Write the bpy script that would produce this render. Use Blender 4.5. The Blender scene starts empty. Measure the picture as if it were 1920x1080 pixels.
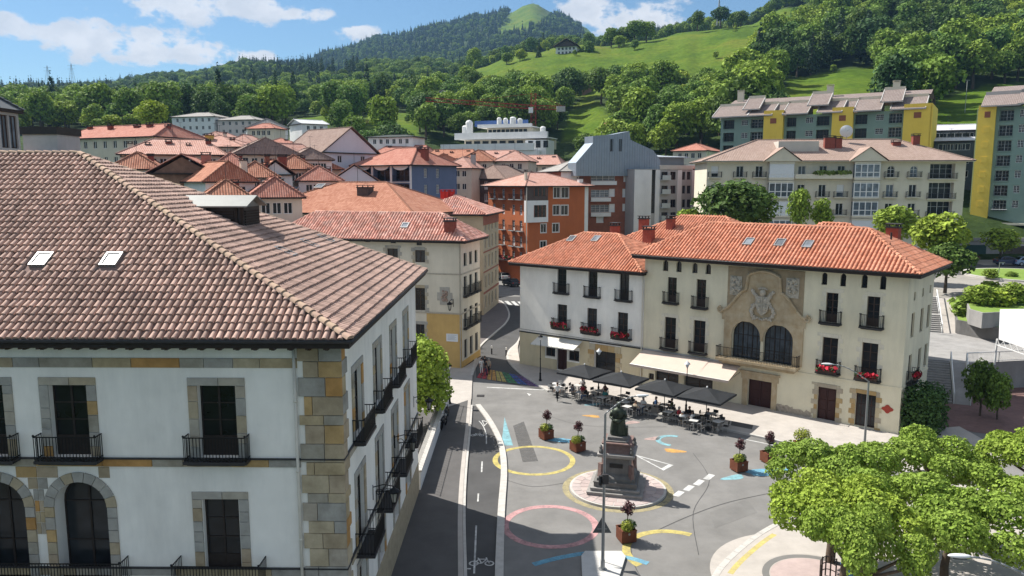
import bpy, bmesh, math, random
from mathutils import Vector, Matrix, noise
R = math.radians
random.seed(7)
SC = bpy.context.scene
COL = SC.collection
# ------------------------------------------------------------------ camera
H = 20.0; FPX = 1440.0; PITCH = math.atan(200.0 / 1440.0)
cd = bpy.data.cameras.new('camera'); cam = bpy.data.objects.new('camera', cd); COL.objects.link(cam)
cd.sensor_width = 36.0; cd.lens = 27.0; cd.clip_start = 0.5; cd.clip_end = 20000.0
cam.location = (0, 0, H); cam.rotation_euler = (math.pi / 2 - PITCH, 0, 0)
SC.camera = cam
# ------------------------------------------------------------------ sun, sky, exposure
SUN_EL = R(50.0); SUN_AZ = math.atan2(-0.82, 0.57)       # azimuth measured from +Y towards +X
SDIR = Vector((math.sin(SUN_AZ) * math.cos(SUN_EL), math.cos(SUN_AZ) * math.cos(SUN_EL), math.sin(SUN_EL)))
sl = bpy.data.lights.new('sun', 'SUN'); sl.energy = 5.0; sl.angle = R(0.53); sl.color = (1.0, 0.955, 0.88)
so = bpy.data.objects.new('sun', sl); COL.objects.link(so); so.location = (-200, 200, 400)
so.rotation_euler = SDIR.to_track_quat('Z', 'Y').to_euler()
SC.view_settings.view_transform = 'Standard'; SC.view_settings.look = 'None'
SC.view_settings.gamma = 1.0; SC.view_settings.use_curve_mapping = False
SC.view_settings.exposure = 0.78
SC.cycles.use_denoising = True
SC.cycles.max_bounces = 6; SC.cycles.diffuse_bounces = 3; SC.cycles.glossy_bounces = 2
SC.cycles.transmission_bounces = 3; SC.cycles.transparent_max_bounces = 6; SC.cycles.volume_bounces = 0
SC.cycles.caustics_reflective = False; SC.cycles.caustics_refractive = False

def ray(px, py):
    x = (px - 960.0) / FPX; y = -(py - 540.0) / FPX
    c, s = math.cos(PITCH), math.sin(PITCH)
    return Vector((x, c + y * s, -s + y * c))
CAM = Vector((0, 0, H))
def at_y(px, py, Y):
    d = ray(px, py); return CAM + d * (Y / d.y)
def at_z(px, py, z=0.0):
    d = ray(px, py); return CAM + d * ((z - H) / d.z)

world = bpy.data.worlds.new('World'); SC.world = world; world.use_nodes = True
def build_world():
    nt = world.node_tree; nt.nodes.clear(); N = nt.nodes.new; L = nt.links.new
    out = N('ShaderNodeOutputWorld'); bg = N('ShaderNodeBackground'); bg.inputs['Strength'].default_value = 0.066
    sky = N('ShaderNodeTexSky'); sky.sky_type = 'NISHITA'; sky.sun_disc = False
    sky.sun_elevation = SUN_EL; sky.sun_rotation = SUN_AZ % (2 * math.pi)
    sky.altitude = 100; sky.air_density = 1.0; sky.dust_density = 0.15; sky.ozone_density = 1.6
    tc = N('ShaderNodeTexCoord'); sep = N('ShaderNodeSeparateXYZ'); L(tc.outputs['Generated'], sep.inputs[0])
    def M(op, a, b=None, c=None):
        m = N('ShaderNodeMath'); m.operation = op
        for i, v in enumerate((a, b, c)):
            if v is None: continue
            if isinstance(v, (int, float)): m.inputs[i].default_value = v
            else: L(v, m.inputs[i])
        return m.outputs[0]
    # cumulus: soft lobes at given sky directions (azimuth, elevation), broken up by noise
    az = M('ARCTAN2', sep.outputs['X'], sep.outputs['Y']); el = M('ARCSINE', sep.outputs['Z'])
    def blob(px, py, wx, wy):
        d = ray(px, py).normalized(); a0 = math.atan2(d.x, d.y); e0 = math.asin(d.z)
        dx = M('DIVIDE', M('SUBTRACT', az, a0), wx / FPX); dy = M('DIVIDE', M('SUBTRACT', el, e0), wy / FPX)
        return M('EXPONENT', M('MULTIPLY', M('ADD', M('MULTIPLY', dx, dx), M('MULTIPLY', dy, dy)), -1.0))
    blobs = [(250, 82, 150, 40), (120, 70, 80, 30), (360, 95, 80, 30), (310, 5, 150, 40), (470, 15, 110, 28), (560, 28, 90, 16), (30, 50, 60, 26), (490, 108, 60, 16), (672, 58, 45, 14),
             (1110, 25, 70, 50), (1215, 30, 95, 45), (60, -30, 150, 25), (1500, -160, 240, 60), (700, -190, 300, 70), (-420, 60, 220, 60), (2500, -40, 260, 80), (200, -330, 300, 80)]
    acc = None
    for b in blobs:
        v = blob(*b); acc = v if acc is None else M('MAXIMUM', acc, v)
    mp = N('ShaderNodeMapping'); mp.inputs['Scale'].default_value = (1, 1, 1.6); L(tc.outputs['Generated'], mp.inputs[0])
    def nz(scale, detail, off=0.0):
        n = N('ShaderNodeTexNoise'); n.inputs['Scale'].default_value = scale; n.inputs['Detail'].default_value = detail
        n.inputs['Roughness'].default_value = 0.6
        if off:
            a = N('ShaderNodeVectorMath'); a.inputs[1].default_value = (0, 0, off); L(mp.outputs[0], a.inputs[0]); L(a.outputs[0], n.inputs['Vector'])
        else: L(mp.outputs[0], n.inputs['Vector'])
        return n.outputs['Fac']
    n1 = nz(21, 10); n2 = nz(21, 10, -0.03)
    # scattered cumulus goes on above the view, added to whiten the ambient light
    big = N('ShaderNodeTexNoise'); big.inputs['Scale'].default_value = 2.6; big.inputs['Detail'].default_value = 2; L(mp.outputs[0], big.inputs['Vector'])
    hi = N('ShaderNodeMapRange'); hi.inputs['From Min'].default_value = .24; hi.inputs['From Max'].default_value = .34; L(el, hi.inputs['Value'])
    bm_ = N('ShaderNodeMapRange'); bm_.inputs['From Min'].default_value = .38; bm_.inputs['From Max'].default_value = .52; L(big.outputs['Fac'], bm_.inputs['Value'])
    acc = M('MAXIMUM', acc, M('MULTIPLY', bm_.outputs[0], hi.outputs[0]))
    dens = M('ADD', M('MULTIPLY', acc, 0.74), M('MULTIPLY', M('SUBTRACT', n1, 0.5), 1.9))
    mr = N('ShaderNodeMapRange'); mr.interpolation_type = 'SMOOTHSTEP'; mr.inputs['From Min'].default_value = 0.36; mr.inputs['From Max'].default_value = 0.62
    L(dens, mr.inputs['Value'])
    sh = N('ShaderNodeMapRange'); sh.inputs['From Min'].default_value = -0.16; sh.inputs['From Max'].default_value = 0.12
    sh.inputs['To Min'].default_value = 0.62; sh.inputs['To Max'].default_value = 1.0
    L(M('SUBTRACT', n2, n1), sh.inputs['Value'])
    cc = N('ShaderNodeMix'); cc.data_type = 'RGBA'; cc.inputs['A'].default_value = (4.0, 4.5, 5.2, 1); cc.inputs['B'].default_value = (8.0, 8.0, 8.1, 1)
    L(sh.outputs[0], cc.inputs['Factor'])
    lowz = N('ShaderNodeMapRange'); lowz.inputs['From Min'].default_value = -0.02; lowz.inputs['From Max'].default_value = 0.02; L(sep.outputs['Z'], lowz.inputs['Value'])
    fac = M('MULTIPLY', M('MULTIPLY', mr.outputs[0], 0.93), lowz.outputs[0])
    tint = N('ShaderNodeMix'); tint.data_type = 'RGBA'; tint.blend_type = 'MULTIPLY'; tint.inputs['Factor'].default_value = 1.0
    L(sky.outputs[0], tint.inputs['A']); tint.inputs['B'].default_value = (0.70, 0.86, 0.94, 1)
    mx = N('ShaderNodeMix'); mx.data_type = 'RGBA'; L(fac, mx.inputs['Factor']); L(tint.outputs['Result'], mx.inputs['A']); L(cc.outputs['Result'], mx.inputs['B'])
    L(mx.outputs['Result'], bg.inputs['Color']); L(bg.outputs[0], out.inputs[0])
build_world()

# ------------------------------------------------------------------ helpers: materials
MATS = {}
def mat(name, col, rough=0.85, var=0.12, scale=3.0, col2=None, bump=0.0, bscale=None, metal=0.0, spec=0.3, island=0.0, objrand=None, stain=0.0, detail=6):
    """procedural principled material: base colour with noise variation, optional per-island / per-object variation"""
    if name in MATS: return MATS[name]
    m = bpy.data.materials.new(name); m.use_nodes = True; nt = m.node_tree; N = nt.nodes.new; L = nt.links.new
    b = nt.nodes['Principled BSDF']; b.inputs['Roughness'].default_value = rough; b.inputs['Metallic'].default_value = metal
    b.inputs['Specular IOR Level'].default_value = spec
    tc = N('ShaderNodeTexCoord'); geo = N('ShaderNodeNewGeometry')
    n = N('ShaderNodeTexNoise'); n.inputs['Scale'].default_value = scale; n.inputs['Detail'].default_value = detail; n.inputs['Roughness'].default_value = 0.62
    L(geo.outputs['Position'], n.inputs['Vector'])
    mix = N('ShaderNodeMix'); mix.data_type = 'RGBA'
    c1 = tuple(max(0, c * (1 - var)) for c in col) if col2 is None else col
    c2 = tuple(min(1, c * (1 + var)) for c in col) if col2 is None else col2
    mix.inputs['A'].default_value = (*c1, 1); mix.inputs['B'].default_value = (*c2, 1)
    mr = N('ShaderNodeMapRange'); mr.inputs['From Min'].default_value = 0.3; mr.inputs['From Max'].default_value = 0.7
    L(n.outputs['Fac'], mr.inputs['Value']); L(mr.outputs[0], mix.inputs['Factor'])
    c = mix.outputs['Result']
    if objrand:
        oi = N('ShaderNodeObjectInfo'); cr = N('ShaderNodeValToRGB'); cr.color_ramp.interpolation = 'CONSTANT'
        el = cr.color_ramp.elements
        while len(el) < len(objrand): el.new(0.5)
        for i, cc in enumerate(objrand): el[i].position = i / len(objrand); el[i].color = (*cc, 1)
        if island: L(geo.outputs['Random Per Island'], cr.inputs[0])
        else: L(oi.outputs['Random'], cr.inputs[0])
        m2 = N('ShaderNodeMix'); m2.data_type = 'RGBA'; m2.blend_type = 'MULTIPLY'; m2.inputs['Factor'].default_value = 1
        L(cr.outputs[0], m2.inputs['A']); L(c, m2.inputs['B']); c = m2.outputs['Result']
    elif island:
        mv = N('ShaderNodeMapRange'); mv.inputs['To Min'].default_value = 1 - island; mv.inputs['To Max'].default_value = 1 + island
        oi = N('ShaderNodeObjectInfo'); ad = N('ShaderNodeMath'); ad.operation = 'ADD'; L(geo.outputs['Random Per Island'], ad.inputs[0]); L(oi.outputs['Random'], ad.inputs[1])
        fr = N('ShaderNodeMath'); fr.operation = 'FRACT'; L(ad.outputs[0], fr.inputs[0]); L(fr.outputs[0], mv.inputs['Value'])
        m2 = N('ShaderNodeMix'); m2.data_type = 'RGBA'; m2.blend_type = 'MULTIPLY'; m2.inputs['Factor'].default_value = 1
        L(c, m2.inputs['A']); L(mv.outputs[0], m2.inputs['B']); c = m2.outputs['Result']
    if stain:
        n3 = N('ShaderNodeTexNoise'); n3.inputs['Scale'].default_value = 0.3; n3.inputs['Detail'].default_value = 8; n3.inputs['Roughness'].default_value = 0.7
        mpg = N('ShaderNodeMapping'); mpg.inputs['Scale'].default_value = (1.6, 1.6, 0.3); L(geo.outputs['Position'], mpg.inputs[0]); L(mpg.outputs[0], n3.inputs['Vector'])
        r3 = N('ShaderNodeMapRange'); r3.inputs['From Min'].default_value = 0.42; r3.inputs['From Max'].default_value = 0.68; r3.inputs['To Min'].default_value = 1.0; r3.inputs['To Max'].default_value = 1 - stain
        L(n3.outputs['Fac'], r3.inputs['Value'])
        m3 = N('ShaderNodeMix'); m3.data_type = 'RGBA'; m3.blend_type = 'MULTIPLY'; m3.inputs['Factor'].default_value = 1
        L(c, m3.inputs['A']); L(r3.outputs[0], m3.inputs['B']); c = m3.outputs['Result']
    L(c, b.inputs['Base Color'])
    if bump:
        n4 = N('ShaderNodeTexNoise'); n4.inputs['Scale'].default_value = bscale or scale * 6; n4.inputs['Detail'].default_value = 5; L(geo.outputs['Position'], n4.inputs['Vector'])
        bp = N('ShaderNodeBump'); bp.inputs['Strength'].default_value = bump; bp.inputs['Distance'].default_value = 0.03
        L(n4.outputs['Fac'], bp.inputs['Height']); L(bp.outputs[0], b.inputs['Normal'])
    MATS[name] = m; return m

def mat_roof(name, col, col2, pitch=0.27, course=0.42, depth=0.06, channel_shade=0.3):
    """far clay tile roof: channels and courses from the metre UVs of the slope"""
    if name in MATS: return MATS[name]
    m = bpy.data.materials.new(name); m.use_nodes = True; nt = m.node_tree; N = nt.nodes.new; L = nt.links.new
    b = nt.nodes['Principled BSDF']; b.inputs['Roughness'].default_value = 0.9; b.inputs['Specular IOR Level'].default_value = 0.2
    uv = N('ShaderNodeUVMap'); sp = N('ShaderNodeSeparateXYZ'); L(uv.outputs[0], sp.inputs[0]); geo = N('ShaderNodeNewGeometry')
    def M(op, a, bb=None):
        q = N('ShaderNodeMath'); q.operation = op
        for i, v in enumerate((a, bb)):
            if v is None: continue
            if isinstance(v, (int, float)): q.inputs[i].default_value = v
            else: L(v, q.inputs[i])
        return q.outputs[0]
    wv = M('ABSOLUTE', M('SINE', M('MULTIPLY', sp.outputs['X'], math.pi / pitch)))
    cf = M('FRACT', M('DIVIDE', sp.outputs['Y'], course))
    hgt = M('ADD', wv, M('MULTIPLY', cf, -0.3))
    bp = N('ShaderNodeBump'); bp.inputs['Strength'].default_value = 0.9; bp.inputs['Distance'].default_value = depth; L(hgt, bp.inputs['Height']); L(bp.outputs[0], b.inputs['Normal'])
    # one colour per tile
    cx = M('FLOOR', M('DIVIDE', sp.outputs['X'], pitch)); cy = M('FLOOR', M('DIVIDE', sp.outputs['Y'], course))
    cmb = N('ShaderNodeCombineXYZ'); L(cx, cmb.inputs[0]); L(cy, cmb.inputs[1])
    wn = N('ShaderNodeTexWhiteNoise'); wn.noise_dimensions = '2D'; L(cmb.outputs[0], wn.inputs['Vector'])
    n = N('ShaderNodeTexNoise'); n.inputs['Scale'].default_value = 0.5; n.inputs['Detail'].default_value = 8; n.inputs['Roughness'].default_value = 0.7; L(geo.outputs['Position'], n.inputs['Vector'])
    f = M('ADD', M('MULTIPLY', wn.outputs['Value'], 0.5), M('MULTIPLY', M('SUBTRACT', n.outputs['Fac'], 0.3), 1.2))
    mix = N('ShaderNodeMix'); mix.data_type = 'RGBA'; mix.inputs['A'].default_value = (*col, 1); mix.inputs['B'].default_value = (*col2, 1); L(f, mix.inputs['Factor']); mix.clamp_factor = True
    dk = N('ShaderNodeMapRange'); dk.inputs['From Min'].default_value = 0.0; dk.inputs['From Max'].default_value = 0.5; dk.inputs['To Min'].default_value = 1 - channel_shade; L(wv, dk.inputs['Value'])  # shade of the channels between tiles, painted into the colour
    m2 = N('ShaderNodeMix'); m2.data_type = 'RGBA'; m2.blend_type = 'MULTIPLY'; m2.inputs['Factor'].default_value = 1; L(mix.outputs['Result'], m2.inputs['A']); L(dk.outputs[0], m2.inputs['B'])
    L(m2.outputs['Result'], b.inputs['Base Color'])
    MATS[name] = m; return m

def mat_glass(name, col=(0.02, 0.025, 0.03), rough=0.16):
    if name in MATS: return MATS[name]
    m = bpy.data.materials.new(name); m.use_nodes = True; nt = m.node_tree; N = nt.nodes.new; L = nt.links.new
    b = nt.nodes['Principled BSDF']; b.inputs['Roughness'].default_value = rough; b.inputs['Specular IOR Level'].default_value = 0.32
    oi = N('ShaderNodeObjectInfo'); mr = N('ShaderNodeMapRange'); mr.inputs['To Min'].default_value = 0.5; mr.inputs['To Max'].default_value = 1.8; L(oi.outputs['Random'], mr.inputs['Value'])
    geo = N('ShaderNodeNewGeometry'); nn = N('ShaderNodeTexNoise'); nn.inputs['Scale'].default_value = 1.3; L(geo.outputs['Position'], nn.inputs['Vector'])
    mu = N('ShaderNodeMath'); mu.operation = 'MULTIPLY'; L(mr.outputs[0], mu.inputs[0]); L(nn.outputs['Fac'], mu.inputs[1])
    m2 = N('ShaderNodeMix'); m2.data_type = 'RGBA'; m2.blend_type = 'MULTIPLY'; m2.inputs['Factor'].default_value = 1; m2.inputs['A'].default_value = (*[c * 2 for c in col], 1); L(mu.outputs[0], m2.inputs['B'])
    L(m2.outputs['Result'], b.inputs['Base Color'])
    MATS[name] = m; return m

# ------------------------------------------------------------------ helpers: objects
def link(o, parent=None):
    COL.objects.link(o)
    if parent is not None: o.parent = parent
    return o
def tag(o, label=None, cat=None, group=None, kind=None):
    if label: o['label'] = label
    if cat: o['category'] = cat
    if group: o['group'] = group
    if kind: o['kind'] = kind
    return o
def empty(name, loc=(0, 0, 0), rz=0.0, parent=None):
    o = bpy.data.objects.new(name, None); o.location = loc; o.rotation_euler = (0, 0, rz); o.empty_display_size = 0.3
    return link(o, parent)
def thing(name, label, cat, loc=(0, 0, 0), rz=0.0, group=None):
    return tag(empty(name, loc, rz), label, cat, group)
KIDS = {}
def copy_tree(o, parent=None, loc=None, rz=None, scale=None):
    c = o.copy(); COL.objects.link(c); c.parent = parent
    if loc is not None: c.location = loc
    if rz is not None: c.rotation_euler = (0, 0, rz)
    if scale is not None: c.scale = (scale,) * 3 if isinstance(scale, (int, float)) else scale
    for ch in list(o.children): copy_tree(ch, c)
    return c
def drop_tree(o):
    for ch in list(o.children): drop_tree(ch)
    bpy.data.objects.remove(o)

class MB:
    """collects faces; build() links them as one mesh object"""
    def __init__(s): s.v = []; s.f = []; s.m = []; s.uv = None; s.mi = 0
    def face(s, pts, uvs=None):
        i = len(s.v); s.v += [tuple(p) for p in pts]; s.f.append(tuple(range(i, i + len(pts)))); s.m.append(s.mi)
        if uvs is not None or s.uv is not None:
            if s.uv is None: s.uv = {}
            if uvs is not None: s.uv[len(s.f) - 1] = uvs
    def add(s, verts, faces):
        i = len(s.v); s.v += [tuple(p) for p in verts]
        for f in faces: s.f.append(tuple(i + k for k in f)); s.m.append(s.mi)
    def box(s, x0, x1, y0, y1, z0, z1, M=None, skip=''):
        P = [Vector((x, y, z)) for z in (z0, z1) for y in (y0, y1) for x in (x0, x1)]
        if M is not None: P = [M @ p for p in P]
        F = {'b': (0, 2, 3, 1), 't': (4, 5, 7, 6), 'f': (0, 1, 5, 4), 'k': (2, 6, 7, 3), 'l': (0, 4, 6, 2), 'r': (1, 3, 7, 5)}
        s.add(P, [F[k] for k in F if k not in skip])
    def cyl(s, p0, p1, r0, r1=None, n=8, caps=True):
        r1 = r0 if r1 is None else r1
        p0 = Vector(p0); p1 = Vector(p1); d = (p1 - p0)
        if d.length < 1e-6: return
        d.normalize(); a = d.orthogonal().normalized(); b = d.cross(a)
        V = []
        for p, r in ((p0, r0), (p1, r1)):
            for k in range(n):
                t = 2 * math.pi * k / n; V.append(p + (a * math.cos(t) + b * math.sin(t)) * r)
        Fs = [(k, (k + 1) % n, n + (k + 1) % n, n + k) for k in range(n)]
        if caps: Fs += [tuple(range(n - 1, -1, -1)), tuple(range(n, 2 * n))]
        s.add(V, Fs)
    def tube(s, pts, r, n=6):
        for a, b in zip(pts[:-1], pts[1:]): s.cyl(a, b, r if not callable(r) else r(0), None, n)
    def lathe(s, prof, n=16, c=(0, 0)):
        V = []; Fs = []
        for (r, z) in prof:
            for k in range(n):
                t = 2 * math.pi * k / n; V.append((c[0] + r * math.cos(t), c[1] + r * math.sin(t), z))
        for j in range(len(prof) - 1):
            for k in range(n): Fs.append((j * n + k, j * n + (k + 1) % n, (j + 1) * n + (k + 1) % n, (j + 1) * n + k))
        if prof[-1][0] > 1e-4: Fs.append(tuple((len(prof) - 1) * n + k for k in range(n)))
        s.add(V, Fs)
    def prism(s, poly, z0, z1, bottom=False):
        n = len(poly); V = [(p[0], p[1], z0) for p in poly] + [(p[0], p[1], z1) for p in poly]
        Fs = [(k, (k + 1) % n, n + (k + 1) % n, n + k) for k in range(n)] + [tuple(range(n, 2 * n))]
        if bottom: Fs.append(tuple(range(n - 1, -1, -1)))
        s.add(V, Fs)
    def extr(s, prof, y0, y1):
        """profile in (x,z) extruded along y"""
        n = len(prof); V = [(p[0], y0, p[1]) for p in prof] + [(p[0], y1, p[1]) for p in prof]
        s.add(V, [(k, (k + 1) % n, n + (k + 1) % n, n + k) for k in range(n)] + [tuple(range(n - 1, -1, -1)), tuple(range(n, 2 * n))])
    def blob(s, c, r, seg=8, rings=5, jit=0.0, sc=(1, 1, 1)):
        V = []; Fs = []
        for j in range(rings + 1):
            ph = math.pi * j / rings
            for k in range(seg):
                t = 2 * math.pi * k / seg; q = r * (1 + random.uniform(-jit, jit))
                V.append((c[0] + q * sc[0] * math.sin(ph) * math.cos(t), c[1] + q * sc[1] * math.sin(ph) * math.sin(t), c[2] - q * sc[2] * math.cos(ph)))
        for j in range(rings):
            for k in range(seg): Fs.append((j * seg + k, j * seg + (k + 1) % seg, (j + 1) * seg + (k + 1) % seg, (j + 1) * seg + k))
        s.add(V, Fs)
    def mesh(s, name, mats, smooth=False):
        me = bpy.data.meshes.new(name); me.from_pydata(s.v, [], s.f)
        if not isinstance(mats, (list, tuple)): mats = [mats]
        for q in mats: me.materials.append(q)
        if len(mats) > 1: me.polygons.foreach_set('material_index', s.m)
        if s.uv is not None:
            ul = me.uv_layers.new(name='UVMap')
            for pi, uvs in s.uv.items():
                p = me.polygons[pi]
                for k, li in enumerate(p.loop_indices): ul.data[li].uv = uvs[k]
        if smooth: me.polygons.foreach_set('use_smooth', [True] * len(me.polygons))
        me.update(); return me
    def build(s, name, mats, parent=None, smooth=False, loc=None, rz=None):
        o = bpy.data.objects.new(name, s.mesh(name, mats, smooth)); link(o, parent)
        if loc is not None: o.location = loc
        if rz is not None: o.rotation_euler = (0, 0, rz)
        return o
def inst(name, me, parent=None, loc=(0, 0, 0), rz=0.0):
    o = bpy.data.objects.new(name, me); o.location = loc; o.rotation_euler = (0, 0, rz); return link(o, parent)

# ------------------------------------------------------------------ buildings
def in_poly(x, y, poly):
    c = False; n = len(poly); j = n - 1
    for i in range(n):
        xi, yi = poly[i]; xj, yj = poly[j]
        if (yi > y) != (yj > y) and x < (xj - xi) * (y - yi) / (yj - yi) + xi: c = not c
        j = i
    return c
WCACHE = {}
class Bld:
    """local frame: x along the front seen from outside (left to right), y into the house, z up"""
    def __init__(s, name, label, cat, A, B, depth, z0=0.0, group=None):
        A = Vector((A[0], A[1], 0)); B = Vector((B[0], B[1], 0)); s.W = (B - A).length; s.D = depth; s.z0 = z0
        s.rz = math.atan2(B.y - A.y, B.x - A.x); s.loc = Vector((A.x, A.y, z0))
        s.o = thing(name, label, cat, s.loc, s.rz, group)
        s.M = Matrix.Translation(s.loc) @ Matrix.Rotation(s.rz, 4, 'Z'); s.Mi = s.M.inverted()
        s.wall = MB(); s.op = {'f': [], 'r': [], 'l': [], 'k': []}
    def hit(s, px, py, side='f', off=0.0):
        """pixel of the photograph -> (a, z) on a wall of the house"""
        o = s.Mi @ CAM; d = s.Mi.to_3x3() @ ray(px, py)
        if side == 'f': t = (-off - o.y) / d.y; p = o + d * t; return p.x, p.z
        if side == 'r': t = (s.W + off - o.x) / d.x; p = o + d * t; return p.y, p.z
        if side == 'l': t = (-off - o.x) / d.x; p = o + d * t; return s.D - p.y, p.z
    def SM(s, side):
        """matrix of a wall frame (x along wall, y inwards)"""
        if side == 'f': return Matrix.Identity(4)
        if side == 'r': return Matrix.Translation((s.W, 0, 0)) @ Matrix.Rotation(math.pi / 2, 4, 'Z')
        if side == 'l': return Matrix.Translation((0, s.D, 0)) @ Matrix.Rotation(-math.pi / 2, 4, 'Z')
        return Matrix.Translation((s.W, s.D, 0)) @ Matrix.Rotation(math.pi, 4, 'Z')
    def put(s, side, name, me, a, z, d=0.0, parent=None):
        o = bpy.data.objects.new(name, me); link(o, parent or s.o)
        m = s.SM(side) @ Matrix.Translation((a, d, z)); o.matrix_local = m
        return o
    def build_mb(s, side, name, mb, mats, parent=None, smooth=False):
        o = mb.build(name, mats, parent or s.o, smooth)
        if parent is None: o.matrix_local = s.SM(side)
        return o
    def opening(s, side, x0, x1, z0, z1, arch=False, rev=0.22):
        s.op[side].append((x0, x1, z0, z1, arch, rev))
    def make_wall(s, wallmat, h, name='wall', revmat=None):
        mb = MB()
        for side, Lw in (('f', s.W), ('r', s.D), ('k', s.W), ('l', s.D)):
            M = s.SM(side); ops = s.op[side]
            xs = sorted({0.0, Lw, *[min(max(o[k], 0), Lw) for o in ops for k in (0, 1)]}); zs = sorted({0.0, h, *[min(max(o[k], 0), h) for o in ops for k in (2, 3)]})
            for i in range(len(xs) - 1):
                if xs[i + 1] - xs[i] < 1e-5: continue
                z = None
                for j in range(len(zs) - 1):
                    cx = (xs[i] + xs[i + 1]) / 2; cz = (zs[j] + zs[j + 1]) / 2
                    hole = any(o[0] < cx < o[1] and o[2] < cz < o[3] for o in ops)
                    if not hole and z is None: z = zs[j]
                    if z is not None and (hole or j == len(zs) - 2):
                        zt = zs[j] if hole else zs[j + 1]
                        if zt - z > 1e-5: mb.face([M @ Vector(p) for p in ((xs[i], 0, z), (xs[i + 1], 0, z), (xs[i + 1], 0, zt), (xs[i], 0, zt))])
                        z = None
            for (x0, x1, z0, z1, arch, rev) in ops:
                if not arch:
                    mb.box(x0, x1, 0, rev, z0, z1, M, skip='fk'); mb_flip(mb, 4)
                else:
                    r = (x1 - x0) / 2; cx = (x0 + x1) / 2; n = 12; zc = z1 - r
                    pts = [(cx - r * math.cos(math.pi * k / n), zc + r * math.sin(math.pi * k / n)) for k in range(n + 1)]
                    for k in range(n):
                        (xa, za), (xb, zb) = pts[k], pts[k + 1]
                        mb.face([M @ Vector(p) for p in ((xa, 0, za), (xb, 0, zb), (xb, 0, z1), (xa, 0, z1))])
                        mb.face([M @ Vector(p) for p in ((xa, 0, za), (xa, rev, za), (xb, rev, zb), (xb, 0, zb))])
                    mb.face([M @ Vector(p) for p in ((x0, 0, z0), (x0, rev, z0), (x0, rev, zc), (x0, 0, zc))])
                    mb.face([M @ Vector(p) for p in ((x1, 0, z0), (x1, 0, zc), (x1, rev, zc), (x1, rev, z0))])
        o = mb.build(name, wallmat, s.o); return o
def mb_flip(mb, n):
    for i in range(len(mb.f) - n, len(mb.f)): mb.f[i] = tuple(reversed(mb.f[i]))

def window_meshes(w, h, kind, fm, gm, arch=False):
    """frame with glazing bars, and its glass; local: x centred, y inwards, z from 0"""
    key = (round(w, 2), round(h, 2), kind, fm.name, gm.name, arch)
    if key in WCACHE: return WCACHE[key]
    fr = MB(); g = MB(); t = 0.07 if w > 0.7 else 0.05; x0, x1 = -w / 2, w / 2
    if not arch:
        fr.box(x0, x0 + t, 0, 0.06, 0, h); fr.box(x1 - t, x1, 0, 0.06, 0, h); fr.box(x0 + t, x1 - t, 0, 0.06, 0, t); fr.box(x0 + t, x1 - t, 0, 0.06, h - t, h)
        if kind in ('two', 'french', 'bars'): fr.box(-t * .6, t * .6, -0.005, 0.055, t, h - t)
        if kind == 'french':
            fr.box(x0 + t, x1 - t, 0.002, 0.05, t, h * 0.28)
            for q in (0.5, 0.74): fr.box(x0 + t, x1 - t, 0.005, 0.05, h * q - 0.025, h * q + 0.025)
        if kind == 'bars':
            for q in (0.33, 0.66): fr.box(x0 + t, x1 - t, 0.005, 0.05, h * q - 0.02, h * q + 0.02)
            for q in (0.25, 0.75): fr.box(x0 + w * q - 0.02, x0 + w * q + 0.02, 0.005, 0.05, t, h - t)
        if kind == 'blind':
            n = max(3, int(h * 0.6 / 0.16)); hb = h * 0.62
            for k in range(n): fr.box(x0 + t, x1 - t, 0.012 + 0.012 * (k % 2), 0.05, h - t - hb * (k + 1) / n, h - t - hb * k / n)
        if kind == 'door':
            fr.box(-0.02, 0.02, -0.01, 0.05, t, h - t)
            for s_ in (-1, 1):
                for q in (0.06, 0.36, 0.68): fr.box(min(s_ * w * .07, s_ * w * .42), max(s_ * w * .07, s_ * w * .42), 0.004, 0.05, h * q, h * (q + 0.26))
        g.face([(x0 + t, 0.035, t), (x1 - t, 0.035, t), (x1 - t, 0.035, h - t), (x0 + t, 0.035, h - t)])
    else:
        r = w / 2; zc = h - r; n = 12
        P = [(-r * math.cos(math.pi * k / n), zc + r * math.sin(math.pi * k / n)) for k in range(n + 1)]
        q = (r - t) / r; Q = [(x * q, zc + (z - zc) * q) for x, z in P]
        for k in range(n):
            a, b, c, d = P[k], P[k + 1], Q[k + 1], Q[k]
            fr.face([(a[0], 0, a[1]), (d[0], 0, d[1]), (c[0], 0, c[1]), (b[0], 0, b[1])]); fr.face([(d[0], 0, d[1]), (d[0], .06, d[1]), (c[0], .06, c[1]), (c[0], 0, c[1])])
        fr.box(x0, x0 + t, 0, 0.06, 0, zc); fr.box(x1 - t, x1, 0, 0.06, 0, zc)
        if kind != 'none':
            for u in ((-w / 6, w / 6) if kind == 'three' else (0,)): fr.box(u - .045, u + .045, -0.01, 0.05, 0, h - 0.08 - (0.06 if u else 0))
            for z in (zc * 0.45, zc): fr.box(x0 + t, x1 - t, 0.0, 0.05, z - .03, z + .03)
            if kind == 'three':
                for u in (-w / 3, 0, w / 3): fr.box(u - .02, u + .02, 0.005, 0.05, 0, zc + r * .8)
        g.face([(x, 0.035, z) for x, z in [(x1 - t, 0.0), *reversed(Q), (x0 + t, 0.0)]])
        g.f[-1] = tuple(reversed(g.f[-1]))
    r_ = (fr.mesh('window', fm), g.mesh('pane', gm)); WCACHE[key] = r_; return r_
def add_window(b, side, x0, x1, z0, z1, kind='two', fm=None, gm=None, arch=False, rev=0.22, name='window', cut=True):
    if cut: b.opening(side, x0, x1, z0, z1, arch, rev)
    fme, gme = window_meshes(x1 - x0, z1 - z0, kind, fm, gm, arch)
    o = b.put(side, name, fme, (x0 + x1) / 2, z0, rev - 0.07 if cut else -0.03)
    g = inst('pane', gme, o)
    return o
BCACHE = {}
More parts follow.
